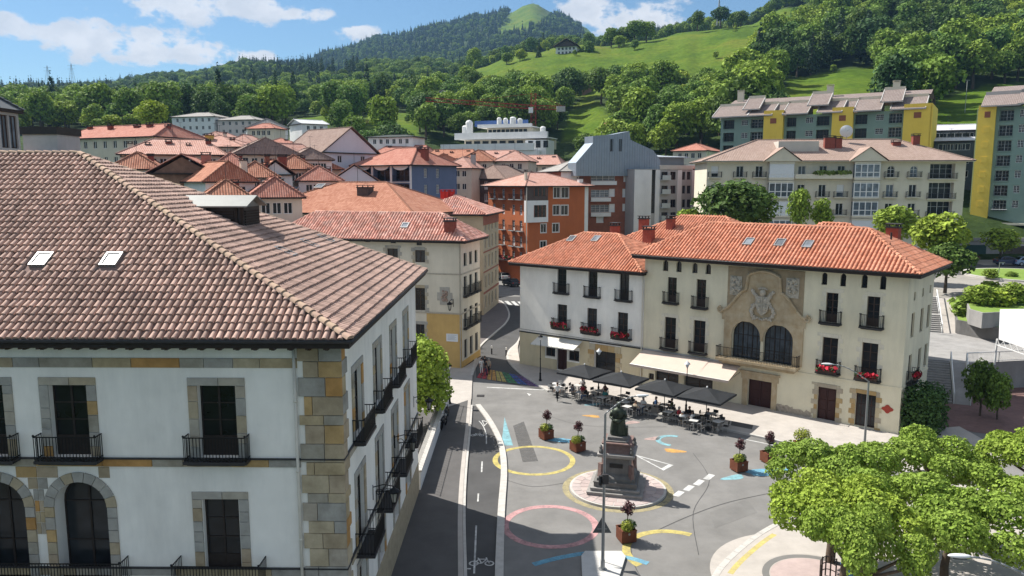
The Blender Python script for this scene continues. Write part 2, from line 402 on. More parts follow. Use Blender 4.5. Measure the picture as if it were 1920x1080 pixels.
def balcony_mesh(w, dep, hgt, m, floor_m, bars=0.13, slab=0.12):
    key = (round(w, 2), round(dep, 2), round(hgt, 2), m.name, floor_m.name, bars)
    if key in BCACHE: return BCACHE[key]
    rl = MB(); x0, x1 = -w / 2, w / 2; r = 0.022
    for z in (0.08, hgt):
        rl.box(x0, x1, -dep, -dep + 0.04, z - 0.02, z + 0.02); rl.box(x0, x0 + 0.04, -dep + 0.04, 0, z - 0.02, z + 0.02); rl.box(x1 - 0.04, x1, -dep + 0.04, 0, z - 0.02, z + 0.02)
    n = max(2, int(w / bars))
    for k in range(n + 1):
        x = x0 + 0.02 + (w - 0.04) * k / n; rl.box(x - r * .6, x + r * .6, -dep + 0.01, -dep + 0.03, 0.0, hgt)
    n = max(1, int(dep / bars))
    for k in range(1, n + 1):
        y = -dep + 0.02 + (dep - 0.04) * k / n
        for x in (x0 + 0.02, x1 - 0.02): rl.box(x - .01, x + .01, y - r * .6, y + r * .6, 0.0, hgt)
    for x in (x0 + 0.02, x1 - 0.02): rl.blob((x, -dep + .02, hgt + 0.06), 0.05, 6, 4)
    sl = MB(); sl.box(x0 - 0.03, x1 + 0.03, -dep - 0.03, 0, -slab, 0.0)
    sl.box(x0 + 0.1, x1 - 0.1, -dep + 0.08, 0, -slab - 0.07, -slab)
    BCACHE[key] = (rl.mesh('railing', m), sl.mesh('balcony', floor_m)); return BCACHE[key]
def add_balcony(b, side, xc, z, w, dep, hgt, m, fm, bars=0.13):
    rl, sl = balcony_mesh(w, dep, hgt, m, fm, bars)
    o = b.put(side, 'balcony', sl, xc, z); inst('railing', rl, o); return o

# ------------------------------------------------------------------ tile roofs
def slope_frame(poly):
    a = Vector(poly[0]); e = (Vector(poly[1]) - a); L = e.length; e.normalize()
    n = None
    for k in range(2, len(poly)):
        n = e.cross(Vector(poly[k]) - a)
        if n.length > 1e-4: break
    n.normalize()
    if n.z < 0: n = -n
    s = n.cross(e)
    if s.z < 0: s = -s
    return a, e, s, n, [((Vector(p) - a).dot(e), (Vector(p) - a).dot(s)) for p in poly]
def uv_slope(mb, poly, off=0.0):
    a, e, s, n, P2 = slope_frame(poly); pts = [Vector(p) + n * off for p in poly]
    nn = (pts[1] - pts[0]).cross(pts[-1] - pts[0])
    if nn.z < 0: pts.reverse(); P2 = list(reversed(P2))
    mb.face(pts, P2)
def tile_proto(pitch, course, seg, r=None, lift=0.03, tap=0.78):
    """one barrel tile in (e,s,n) coordinates, wider at the lower end, overlapping the one above"""
    r0 = (r or pitch * 0.40); r1 = r0 * tap; V = []; Lc = course * 1.12
    for (t, rr, dz) in ((0.0, r0, lift), (Lc, r1, 0.0)):
        for k in range(seg + 1):
            an = math.pi * k / seg; V.append((-rr * math.cos(an), t, dz + rr * 1.05 * math.sin(an)))
    F = [(k, k + 1, seg + 2 + k, seg + 1 + k) for k in range(seg)]
    i = len(V); V += V[:seg + 1]                                 # the open lower end is its own flat face
    F.append(tuple(range(i + seg, i - 1, -1)))
    return V, F
def tile_slope(poly, pitch=0.30, course=0.45, seg=4, jit=0.0, off=0.0, lift=0.03, hole=None):
    """list of (matrix, cell) for every tile of a slope"""
    a, e, s, n, P2 = slope_frame(poly); out = []
    xs = [p[0] for p in P2]; ys = [p[1] for p in P2]
    nx = int((max(xs) - min(xs)) / pitch); ny = int(max(ys) / course) + 1
    for i in range(nx + 1):
        x = min(xs) + pitch * (i + 0.5)
        for j in range(ny):
            y = course * j
            if not in_poly(x, y + course * 0.35, P2) : continue
            if hole and hole(x, y): continue
            p = a + e * (x + random.uniform(-jit, jit)) + s * (y - 0.04 + random.uniform(-jit, jit)) + n * off
            if jit > .01:                                       # hand-laid: each tile a little askew
                e2 = (e + s * random.gauss(0, .035)).normalized(); s2 = n.cross(e2); out.append((p, e2, s2 if s2.z > 0 else -s2, n))
            else: out.append((p, e, s, n))
    return out
def tiles_mesh(mb, cells, proto, wob=0.0):
    V, F = proto
    for (p, e, s, n) in cells:
        k = 1 + random.uniform(-wob, wob)
        mb.add([p + e * v[0] * k + s * v[1] + n * v[2] * k for v in V], F)
def ridge_tiles(mb, p0, p1, r=0.16, Lt=0.45, up=0.03):
    p0 = Vector(p0); p1 = Vector(p1); d = p1 - p0; n = max(1, int(d.length / Lt)); d.normalize()
    side = d.cross(Vector((0, 0, 1))).normalized(); u = side.cross(d); step = (p1 - p0).length / n
    for k in range(n):
        q = p0 + d * step * k; V = []
        for (t, rr, dz) in ((-0.03, r, 0.035), (step + 0.02, r * 0.82, 0.0)):
            for m in range(6):
                an = math.pi * m / 5; V.append(q + d * t - side * rr * math.cos(an) + u * (rr * 0.8 * math.sin(an) + up + dz - 0.05))
        V += V[:6]; mb.add(V, [(m, m + 1, 7 + m, 6 + m) for m in range(5)] + [(17, 16, 15, 14, 13, 12)])
# ------------------------------------------------------------------ shared materials
def proj(P):
    v = Vector(P) - CAM; c, s = math.cos(PITCH), math.sin(PITCH)
    dz = v.y * c - v.z * s; dy = v.y * s + v.z * c
    return 960 + FPX * v.x / dz, 540 - FPX * dy / dz
STONE_C = [(.50, .40, .28), (.42, .38, .31), (.55, .37, .17), (.47, .41, .33), (.53, .42, .26), (.56, .31, .11), (.46, .37, .25), (.41, .39, .35), (.54, .45, .31)]
M_STONE = mat('dressed_stone', (.86, .84, .80), .9, .32, 1.5, objrand=STONE_C, bump=.25, bscale=14)
M_STONE_G = mat('grey_dressed_stone', (.9, .9, .9), .9, .2, 2.5, objrand=[(.44, .41, .36), (.40, .38, .34), (.47, .42, .34), (.42, .40, .36), (.46, .38, .26)], bump=.2, bscale=14)
M_WHITE = mat('white_lime_render', (.88, .845, .78), .92, .05, .8, bump=.06, bscale=25, stain=.17)
M_WOOD_D = mat('dark_stained_wood', (.030, .022, .018), .7, .3, 6)
M_WOOD_B = mat('brown_wood', (.055, .032, .022), .6, .3, 5)
M_IRON = mat('black_iron', (.012, .012, .013), .5, .2, 8, metal=.3)
M_GUT = mat('dark_gutter', (.035, .033, .034), .5, .2, 3)
M_GLASS = mat_glass('window_glass', (.012, .014, .016))
M_GLASS_B = mat_glass('bright_window_glass', (.09, .11, .13), .06)
M_TILE_P = mat('weathered_pink_tile', (.44, .30, .245), .9, .14, 1.3, island=.2, bump=.2, bscale=18, stain=.3)
M_TILE_Y = mat('lichen_ridge_tile', (.44, .33, .22), .9, .18, 2.0, island=.15, col2=(.40, .26, .21))
M_PIPE = mat('cream_pipe', (.62, .58, .50), .6, .06, 3)
M_ZINC = mat('grey_zinc', (.24, .245, .235), .5, .08, 1.5, metal=.25)
M_SKYL = mat_glass('skylight_glass', (.15, .165, .185), .15)
M_FRAME_G = mat('aluminium_frame', (.30, .30, .30), .45, .08, 3, metal=.4)
M_CONC = mat('concrete', (.40, .39, .37), .9, .12, 1.2, bump=.1)
M_BRICK_R = mat('red_painted_brick', (.24, .065, .045), .85, .2, 4)

def palace():
    Cx, Cy = at_y(637, 660, 30.7).x, 30.7; ang = 0.0132
    W = 62.0; u = Vector((math.cos(-ang), math.sin(-ang)))
    A = (Cx - u.x * W, Cy - u.y * W); D = 22.2
    b = Bld('palace', 'large white palace with stone quoins and weathered tiled hip roof at the left', 'palace', A, (Cx, Cy), D)
    fh = lambda px, py: b.hit(px, py, 'f')
    wall_h = 13.55
    zs1 = b.hit(630, 862)[1]; zs2 = b.hit(632, 1067)[1]
    STONES = {}
    def stone(side, x0, x1, z0, z1, proud=0.05, g=False, depth=0.0):
        k = (round(x1 - x0, 2), round(z1 - z0, 2), g, round(proud, 3))
        if k not in STONES:
            mb = MB(); w = (x1 - x0) / 2 - 0.006; h = (z1 - z0) / 2 - 0.006; c = 0.012
            P = [(-w, 0, -h), (w, 0, -h), (w, 0, h), (-w, 0, h), (-w + c, -proud, -h + c), (w - c, -proud, -h + c), (w - c, -proud, h - c), (-w + c, -proud, h - c)]
            mb.add(P, [(4, 5, 6, 7), (0, 1, 5, 4), (1, 2, 6, 5), (2, 3, 7, 6), (3, 0, 4, 7)]); STONES[k] = mb.mesh('stone', M_STONE_G if g else M_STONE)
        return b.put(side, 'stone', STONES[k], (x0 + x1) / 2, (z0 + z1) / 2, 0.003)
    rnd = random.Random(3)
    def course(side, x0, x1, z0, z1, lmin=0.6, lmax=1.5, proud=0.05, g=False):
        x = x0
        while x < x1 - 0.05:
            w = rnd.uniform(lmin, lmax)
            if x1 - x - w < lmin * .6: w = x1 - x
            w = round(w, 1) if x1 - x - w > .3 else x1 - x
            stone(side, x, x + w, z0, z1, proud, g); x += w
    def surround(side, x0, x1, z0, z1, t=0.42, lint=0.34):
        stone(side, x0 - t, (x0 + x1) / 2 + .1, z1, z1 + lint, .055, True); stone(side, (x0 + x1) / 2 + .1, x1 + t, z1, z1 + lint, .055, True)
        for xa, xb in ((x0 - t, x0), (x1, x1 + t)):
            z = z0
            while z < z1 - .05:
                hh = rnd.choice((.45, .6, .75))
                if z1 - z - hh < .3: hh = z1 - z
                stone(side, xa, xb, z, z + hh, .055, rnd.random() < .6); z += hh
    def french(side, xc, z0, w, h, bw, dep=0.55, bal=True, rev=.32):
        x0, x1 = xc - w / 2, xc + w / 2
        add_window(b, side, x0, x1, z0, z0 + h, 'french', M_WOOD_D, M_GLASS, rev=rev, name='balcony_door')
        if bal: add_balcony(b, side, xc, z0 - .02, bw, dep, 1.02, M_IRON, M_GUT)
    # ---- front openings
    xa, zt = fh(126, 722); xb, _ = fh(405, 722); zf = fh(405, 857)[1]
    sp = xa - fh(-31, 722)[0]; wd = fh(440, 800)[0] - fh(370, 800)[0]
    front_x = [xb] + [xa - sp * k for k in range(0, 3)]
    for xc in front_x:
        french('f', xc, zf, wd, zt - zf, fh(458, 850)[0] - fh(343, 850)[0]); surround('f', xc - wd / 2, xc + wd / 2, zf, zt)
    xcw, zt2 = fh(413, 936); zf2 = fh(413, 1079)[1] - .12
    french('f', xcw, zf2, wd * .98, zt2 - zf2, fh(488, 1075)[0] - fh(328, 1075)[0], 0.95); surround('f', xcw - wd / 2, xcw + wd / 2, zf2, zt2)
    # arched loggia
    ax, az = fh(148, 903); ar = 1.12
    for k in range(3):
        c = ax - sp * k
        b.opening('f', c - ar, c + ar, zf2 - .05, az, True, .75)
        fme, gme = window_meshes(ar * 2, az - zf2 + .05, 'two', M_WOOD_D, M_GLASS, True)
        o = b.put('f', 'loggia_window', fme, c, zf2 - .05, .68); inst('pane', gme, o)
        n = 9; zc = az - ar                                     # voussoirs
        for q in range(n):
            mb = MB(); t0, t1 = math.pi * q / n + .012, math.pi * (q + 1) / n - .012; ri, ro = ar + .0, ar + .42
            P = []
            for y in (0.0, -.07):
                for t in (t0, (t0 + t1) / 2, t1): P.append((-ri * math.cos(t), y, zc + ri * math.sin(t)))
                for t in (t1, (t0 + t1) / 2, t0): P.append((-ro * math.cos(t), y, zc + ro * math.sin(t)))
            mb.add(P, [(11, 10, 9, 8, 7, 6)] + [(i, (i + 1) % 6, 6 + (i + 1) % 6, 6 + i) for i in range(6)])
            b.put('f', 'voussoir', mb.mesh('voussoir', M_STONE_G), c, 0, .003)
        z = zf2 - .05
        while z < zc - .05:                                     # pier stones
            hh = min(.55, zc - z) if zc - z > .75 else zc - z
            stone('f', c - ar - .42, c - ar, z, z + hh, .07, rnd.random() < .5); stone('f', c + ar, c + ar + .42, z, z + hh, .07, rnd.random() < .5); z += hh
    x_st = fh(207, 900)[0]
    for k in range(0, 6):                                        # ochre masonry behind the arches
        zz0 = zs1 - .35 - .5 * (k + 1); zz1 = zz0 + .5
        for j in range(3):
            c = ax - sp * j
            dx = math.sqrt(max(0, (ar + .42) ** 2 - max(0, max(zz0, az - ar) - (az - ar)) ** 2)) if zz0 > az - ar else ar + .42
            if zz0 > az + .42: dx = 0
            if dx == 0: course('f', c - sp / 2, c + (sp / 2 if j else x_st - c), zz0, zz1, .6, 1.2, .03)
            else:
                if c - dx - (c - sp / 2) > .12: course('f', c - sp / 2, c - dx, zz0, zz1, .4, 1.0, .03)
                e = (c + sp / 2) if j else x_st
                if e - c - dx > .12: course('f', c + dx, e, zz0, zz1, .4, 1.0, .03)
    add_balcony(b, 'f', ax - sp / 2 - .2, zf2 - .07, sp + ar * 2 + 1.9, .75, 1.05, M_IRON, M_GUT)
    # ---- string courses and quoins
    xq = fh(562, 800)[0]
    for (z0, z1) in ((zs1 - .34, zs1), (zs2 - .34, zs2)):
        course('f', W - 24, xq, z0, z1, .9, 2.2, .06); course('r', .95, D, z0, z1, 1.0, 2.0, .06, True)
    course('f', W - 24, xq, b.hit(400, 690)[1], b.hit(400, 671)[1], .9, 2.2, .05); course('r', .9, D, 13.2, 13.52, 1.0, 2.0, .04, True)
    mb = MB(); mb.box(W - 24, W + .1, -.1, 0, zs1, zs1 + .06); mb.box(W - 24, W + .1, -.1, 0, zs2, zs2 + .06)
    mb.box(W, W + .1, .0, D, zs1, zs1 + .06); mb.box(W, W + .1, .0, D, zs2, zs2 + .06); mb.build('string_moulding', M_GUT, b.o)
    z = 0.1; k = 0
    while z < 13.45:
        hh = min(rnd.choice((.42, .55, .68, .8)), 13.5 - z)
        if 13.5 - z - hh < .25: hh = 13.5 - z
        tooth = .22 if k % 2 else 0.0; wq = W - xq
        s1 = rnd.uniform(.3, .75) * wq
        stone('f', xq + tooth, xq + s1, z, z + hh, .075); stone('f', xq + s1, W + .07, z, z + hh, .075)
        stone('r', 0.0, .62 + (.34 if k % 2 else 0), z, z + hh, .07); z += hh; k += 1
    # ---- side openings: four bays on three floors
    for k, bc in enumerate((3.1, 7.9, 12.7, 17.5)):
        french('r', bc, zf, wd, zt - zf, 2.5, .55, True, .25); surround('r', bc - wd / 2, bc + wd / 2, zf, zt)
        french('r', bc, zf2 + .15, wd, zt2 - zf2 - .1, 2.6, .85, True, .25); surround('r', bc - wd / 2, bc + wd / 2, zf2 + .15, zt2 + .05)
        z0 = -.7 if k != 2 else -1.9; z0 = max(z0, .06)
        add_window(b, 'r', bc - wd / 2, bc + wd / 2, z0, 2.5, 'bars' if k != 2 else 'door', M_WOOD_B, M_GLASS, rev=.3); surround('r', bc - wd / 2, bc + wd / 2, z0, 2.5)
    b.make_wall(M_WHITE, wall_h); mb = MB(); mb.box(0, W + .04, -.04, D, -2.4, .02); mb.build('plinth', M_STONE_G, b.o)
    # downpipe
    mb = MB(); xp = fh(557, 800)[0]; mb.cyl((xp, -.1, 0), (xp, -.1, 13.4), .065, None, 8)
    for z in (2, 5, 8, 11): mb.cyl((xp, -.1, z), (xp, -.1, z + .08), .085, None, 8)
    mb.build('downpipe', M_PIPE, b.o, True)
    # ---- roof
    ex, ey0, ey1, ez = W + .62, -.9, D + 1.3, 13.78
    apex_w = at_y(145, 288, (b.M @ Vector((W, (ey0 + ey1) / 2, 0))).y); ap = b.Mi @ apex_w
    xr, zr, ym = ap.x, ap.z, (ey0 + ey1) / 2; xl = -.6; xrl = xl + (ex - xr)
    front = [(xl, ey0, ez), (ex, ey0, ez), (xr, ym, zr), (xrl, ym, zr)]
    side = [(ex, ey0, ez), (ex, ey1, ez), (xr, ym, zr)]
    back = [(ex, ey1, ez), (xl, ey1, ez), (xrl, ym, zr), (xr, ym, zr)]
    left = [(xl, ey1, ez), (xl, ey0, ez), (xrl, ym, zr)]
    roof = MB()
    for p in (front, side, back, left): uv_slope(roof, p)
    ro = roof.build('roof', mat('shaded_pan_tile', (.22, .15, .13), .95, .15, 2), b.o)  # pans coloured darker than the barrels: channel shade put into the clay
    # skylights on the front slope
    a_, e_, s_, n_, P2 = slope_frame(front)
    def slope_hit(px, py):
        o = b.Mi @ CAM; d = b.Mi.to_3x3() @ ray(px, py); t = (a_ - o).dot(n_) / d.dot(n_); p = o + d * t - a_; return p.dot(e_), p.dot(s_)
    SK = []
    for (px, py) in ((79, 489), (210, 489)):
        x, y = slope_hit(px, py); SK.append((x - .37, x + .37, y - .46, y + .46))
    hole = lambda x, y: any(q[0] - .1 < x < q[1] + .1 and q[2] - .45 < y < q[3] + .1 for q in SK)
    basis = lambda e, s, n, p: Matrix(((e.x, s.x, n.x, p.x), (e.y, s.y, n.y, p.y), (e.z, s.z, n.z, p.z), (0, 0, 0, 1)))
    for q in SK:
        mb = MB(); w, h = (q[1] - q[0]), (q[3] - q[2]); t = .09
        mb.box(0, w, 0, t, 0, .16); mb.box(0, w, h - t, h, 0, .16); mb.box(0, t, t, h - t, 0, .16); mb.box(w - t, w, t, h - t, 0, .16)
        o = mb.build('skylight', M_FRAME_G, b.o); o.matrix_local = basis(e_, s_, n_, a_ + e_ * q[0] + s_ * q[2])
        g = MB(); g.face([(t, t, .12), (w - t, t, .12), (w - t, h - t, .12), (t, h - t, .12)]); g.build('pane', M_SKYL, o)
    # tiles: the 300 that show largest singly, the rest joined
    pr = tile_proto(.30, .47, 6, lift=.045); tme = MB(); tme.add(*pr); tmesh = tme.mesh('roof_tile', M_TILE_P, True)
    cf = tile_slope(front, .30, .47, 6, .018, .0, hole=hole)
    vis = []
    for i, c in enumerate(cf):
        px, py = proj(b.M @ c[0])
        if -5 < px < 665: vis.append((-(py - abs(px - 350) * .004), i))
    vis.sort(); pick = {i for _, i in vis[:300]}
    for i in pick:
        p, e, s, n = cf[i]; o = inst('roof_tile', tmesh, ro); o.matrix_local = basis(e, s, n, p)
    rest = MB(); pr4 = tile_proto(.30, .47, 5, lift=.045)
    tiles_mesh(rest, [c for i, c in enumerate(cf) if i not in pick and proj(b.M @ c[0])[0] > -160], pr4, .04)
    cs = tile_slope(side, .30, .47, 4, .016); tiles_mesh(rest, cs, tile_proto(.30, .47, 4, lift=.06), .04)
    ob = rest.build('roof_tiles', M_TILE_P, ro, True); tag(ob, kind='stuff')
    rt = MB(); ridge_tiles(rt, (ex, ey0, ez), (xr, ym, zr), .19, .47, .09); ridge_tiles(rt, (ex, ey1, ez), (xr, ym, zr), .17, .47, .05); ridge_tiles(rt, (xr - 24, ym, zr), (xr, ym, zr), .17, .47, .08)
    o = rt.build('ridge_tiles', M_TILE_Y, ro, True); tag(o, kind='stuff')
    # eaves
    mb = MB()
    mb.box(xl, ex - .02, ey0 + .03, 0.0, 13.52, 13.6); mb.box(W, ex - .02, 0.0, ey1, 13.52, 13.6)
    mb.box(xl, ex - .03, ey0 + .04, ey0 + .1, 13.42, 13.80); mb.box(ex - .09, ex - .03, ey0 + .04, ey1, 13.42, 13.80)
    mb.build('eaves_boarding', M_WOOD_D, b.o)
    rme = MB(); rme.box(-.06, .06, -.82, 0, -.17, 0); rme.box(-.06, .06, -.55, 0, -.25, -.17); rmesh = rme.mesh('rafter_tail', M_WOOD_B)
    for k in range(30): b.put('f', 'rafter_tail', rmesh, W - .4 - k * .72, 13.52)
    rme = MB(); rme.box(-.06, .06, -.5, 0, -.17, 0); rmesh = rme.mesh('rafter_tail', M_WOOD_B)
    for k in range(33): b.put('r', 'rafter_tail', rmesh, .3 + k * .7, 13.52)
    mb = MB()
    for (p0, p1) in (((xl, ey0 - .06, ez - .06), (ex + .06, ey0 - .06, ez - .06)), ((ex + .06, ey0 - .06, ez - .06), (ex + .06, ey1, ez - .06))): mb.cyl(p0, p1, .09, None, 8)
    mb.build('gutter', M_GUT, b.o, True)
    # louvred dormer on the side slope
    sa, se, ss, sn, _ = slope_frame(side)
    def shit(px, py):
        o = b.Mi @ CAM; d = b.Mi.to_3x3() @ ray(px, py); t = (sa - o).dot(sn) / d.dot(sn); return o + d * t
    p = shit(455, 424); zb = p.z; Ld = 6.2; wdm = 2.6; hd = 1.45
    o = b.Mi @ CAM; d = b.Mi.to_3x3() @ ray(480, 362); zt_ = (o + d * ((p.y - o.y) / d.y)).z; hd = max(1.2, zt_ - zb - .2)
    mb = MB(); y0, y1 = p.y - wdm / 2 + .9, p.y + wdm / 2 + .9; x1 = p.x + .2; x0 = x1 - Ld
    mb.box(x0, x1, y0, y1, zb - .7, zb + hd - .55, skip='t'); dm = mb.build('dormer', M_GUT, b.o)
    lv = MB()
    for k in range(7):
        zz = zb - .1 + k * (hd - .6) / 7
        lv.box(x0 + 2, x1 - .5, y0 - .06, y0 - .0, zz, zz + .09); lv.box(x1, x1 + .06, y0 + .2, y1 - .2, zz, zz + .09)
    for x in (x1 - .45, x1 - .12): lv.box(x, x + .16, y0 - .09, y0, zb - .6, zb + hd - .55)
    lv.build('louvre', M_WOOD_D, dm)
    rf = MB(); ye = .35; zt0 = zb + hd - .55; ymd = (y0 + y1) / 2; zr_ = zt0 + .55; t = .07
    for dz in (0, t):
        rf.face([(x0, y0 - ye, zt0 + dz), (x1 + .35, y0 - ye, zt0 + dz), (x1 + .35, ymd, zr_ + dz), (x0, ymd, zr_ + dz)]); rf.face([(x1 + .35, y1 + ye, zt0 + dz), (x0, y1 + ye, zt0 + dz), (x0, ymd, zr_ + dz), (x1 + .35, ymd, zr_ + dz)])
    rf.face([(x0, y0 - ye, zt0), (x1 + .35, y0 - ye, zt0), (x1 + .35, y0 - ye, zt0 + t), (x0, y0 - ye, zt0 + t)])
    rf.face([(x1 + .35, y0 - ye, zt0), (x1 + .35, ymd, zr_), (x1 + .35, ymd, zr_ + t), (x1 + .35, y0 - ye, zt0 + t)]); rf.face([(x1 + .35, y1 + ye, zt0), (x1 + .35, ymd, zr_), (x1 + .35, ymd, zr_ + t), (x1 + .35, y1 + ye, zt0 + t)])
    rf.face([(x1, y0, zt0), (x1, y1, zt0), (x1, ymd, zr_)])
    rf.build('dormer_roof', M_ZINC, dm)
    # flat-lying roof windows on the side slope, seen edge on
    for (px, py) in ((548, 484), (592, 468), (622, 458)):
        p = shit(px, py); mb = MB(); w, h, t = .8, 1.1, .08
        mb.box(0, w, 0, t, 0, .17); mb.box(0, w, h - t, h, 0, .17); mb.box(0, t, t, h - t, 0, .17); mb.box(w - t, w, t, h - t, 0, .17)
        o = mb.build('skylight', M_FRAME_G, b.o); o.matrix_local = basis(se, ss, sn, p)
        g = MB(); g.face([(t, t, .12), (w - t, t, .12), (w - t, h - t, .12), (t, h - t, .12)]); g.build('pane', M_GLASS, o)
    # chimney block behind the ridge
    yw = (b.M @ Vector((xr, ym + .8, 0))).y
    P0 = b.Mi @ at_y(46, 300, yw); P1 = b.Mi @ at_y(107, 252, yw)
    mb = MB(); mb.box(P0.x, P1.x, P0.y, P0.y + 2.2, zr - .9, P1.z); ch = mb.build('chimney', mat('grey_render', (.50, .48, .47), .9, .1, 1.5, stain=.2), b.o)
    mb = MB(); mb.box(P0.x - .08, P1.x + .06, P0.y - .1, P0.y + 2.3, P1.z, P1.z + .42); mb.build('chimney_cap', M_GUT, ch)
    # real size: storeys just under four metres, so the house stands nearer than first measured
    k_ = .897; b.loc = Vector((b.loc.x * k_, b.loc.y * k_, H * (1 - k_))); b.o.location = b.loc; b.o.scale = (k_,) * 3; b.M = Matrix.Translation(b.loc) @ Matrix.Rotation(b.rz, 4, 'Z') @ Matrix.Scale(k_, 4); b.Mi = b.M.inverted()
    # wall lanterns on iron brackets
    for (bc, zz) in ((5.9, 4.6), (12.6, 4.9), (20.5, 5.0)):
        lan = thing('wall_lantern', 'black iron lantern on a scrolled bracket, ' + {5.9: 'nearest one on the white palace side wall', 12.6: 'second along the white palace side wall', 20.5: 'farthest one on the white palace side wall'}[bc], 'lantern', b.M @ (b.SM('r') @ Vector((bc, 0, zz))), b.rz + math.pi / 2, 'lanterns along the palace wall')
        wall_lantern_parts(lan)
    return b
def wall_lantern_parts(root, s=1.0):
    mb = MB(); mb.tube([(0, 0, -.35 * s), (0, 0, .35 * s)], .03 * s); mb.tube([(0, 0, .25 * s), (0, -.5 * s, .38 * s), (0, -.95 * s, .3 * s)], .025 * s)
    for k in range(9):
        a0, a1 = k * .6, (k + 1) * .6; r0, r1 = .2 - k * .015, .2 - (k + 1) * .015
        mb.cyl((0, -.28 * s - s * r0 * math.cos(a0), s * r0 * math.sin(a0)), (0, -.28 * s - s * r1 * math.cos(a1), s * r1 * math.sin(a1)), .018 * s, None, 5)
    mb.build('bracket', M_IRON, root)
    c = (0, -.95 * s); mb = MB(); mb.lathe([(.02, .3 * s), (.05 * s, .24 * s), (.27 * s, .08 * s), (.25 * s, .02 * s), (.2 * s, .0), (.02, 0)][::-1], 8, c)
    for k in range(6):
        t = k * math.pi / 3; mb.cyl((c[0] + .19 * s * math.cos(t), c[1] + .19 * s * math.sin(t), 0), (c[0] + .1 * s * math.cos(t), c[1] + .1 * s * math.sin(t), -.45 * s), .014 * s, None, 4)
    mb.lathe([(.03, -.56 * s), (.12 * s, -.48 * s), (.11 * s, -.44 * s), (.02, -.44 * s)], 8, c); mb.build('lantern_frame', M_IRON, root)
    mb = MB(); mb.lathe([(.085 * s, -.43 * s), (.165 * s, -.02 * s)], 6, c); mb.build('lantern_glass', mat_glass('lantern_glass', (.35, .33, .28), .2), root)
PALACE = palace()
# ------------------------------------------------------------------ terrain: one sheet to the horizon
def zpy(px, py, Y): return at_y(px, py, Y).z
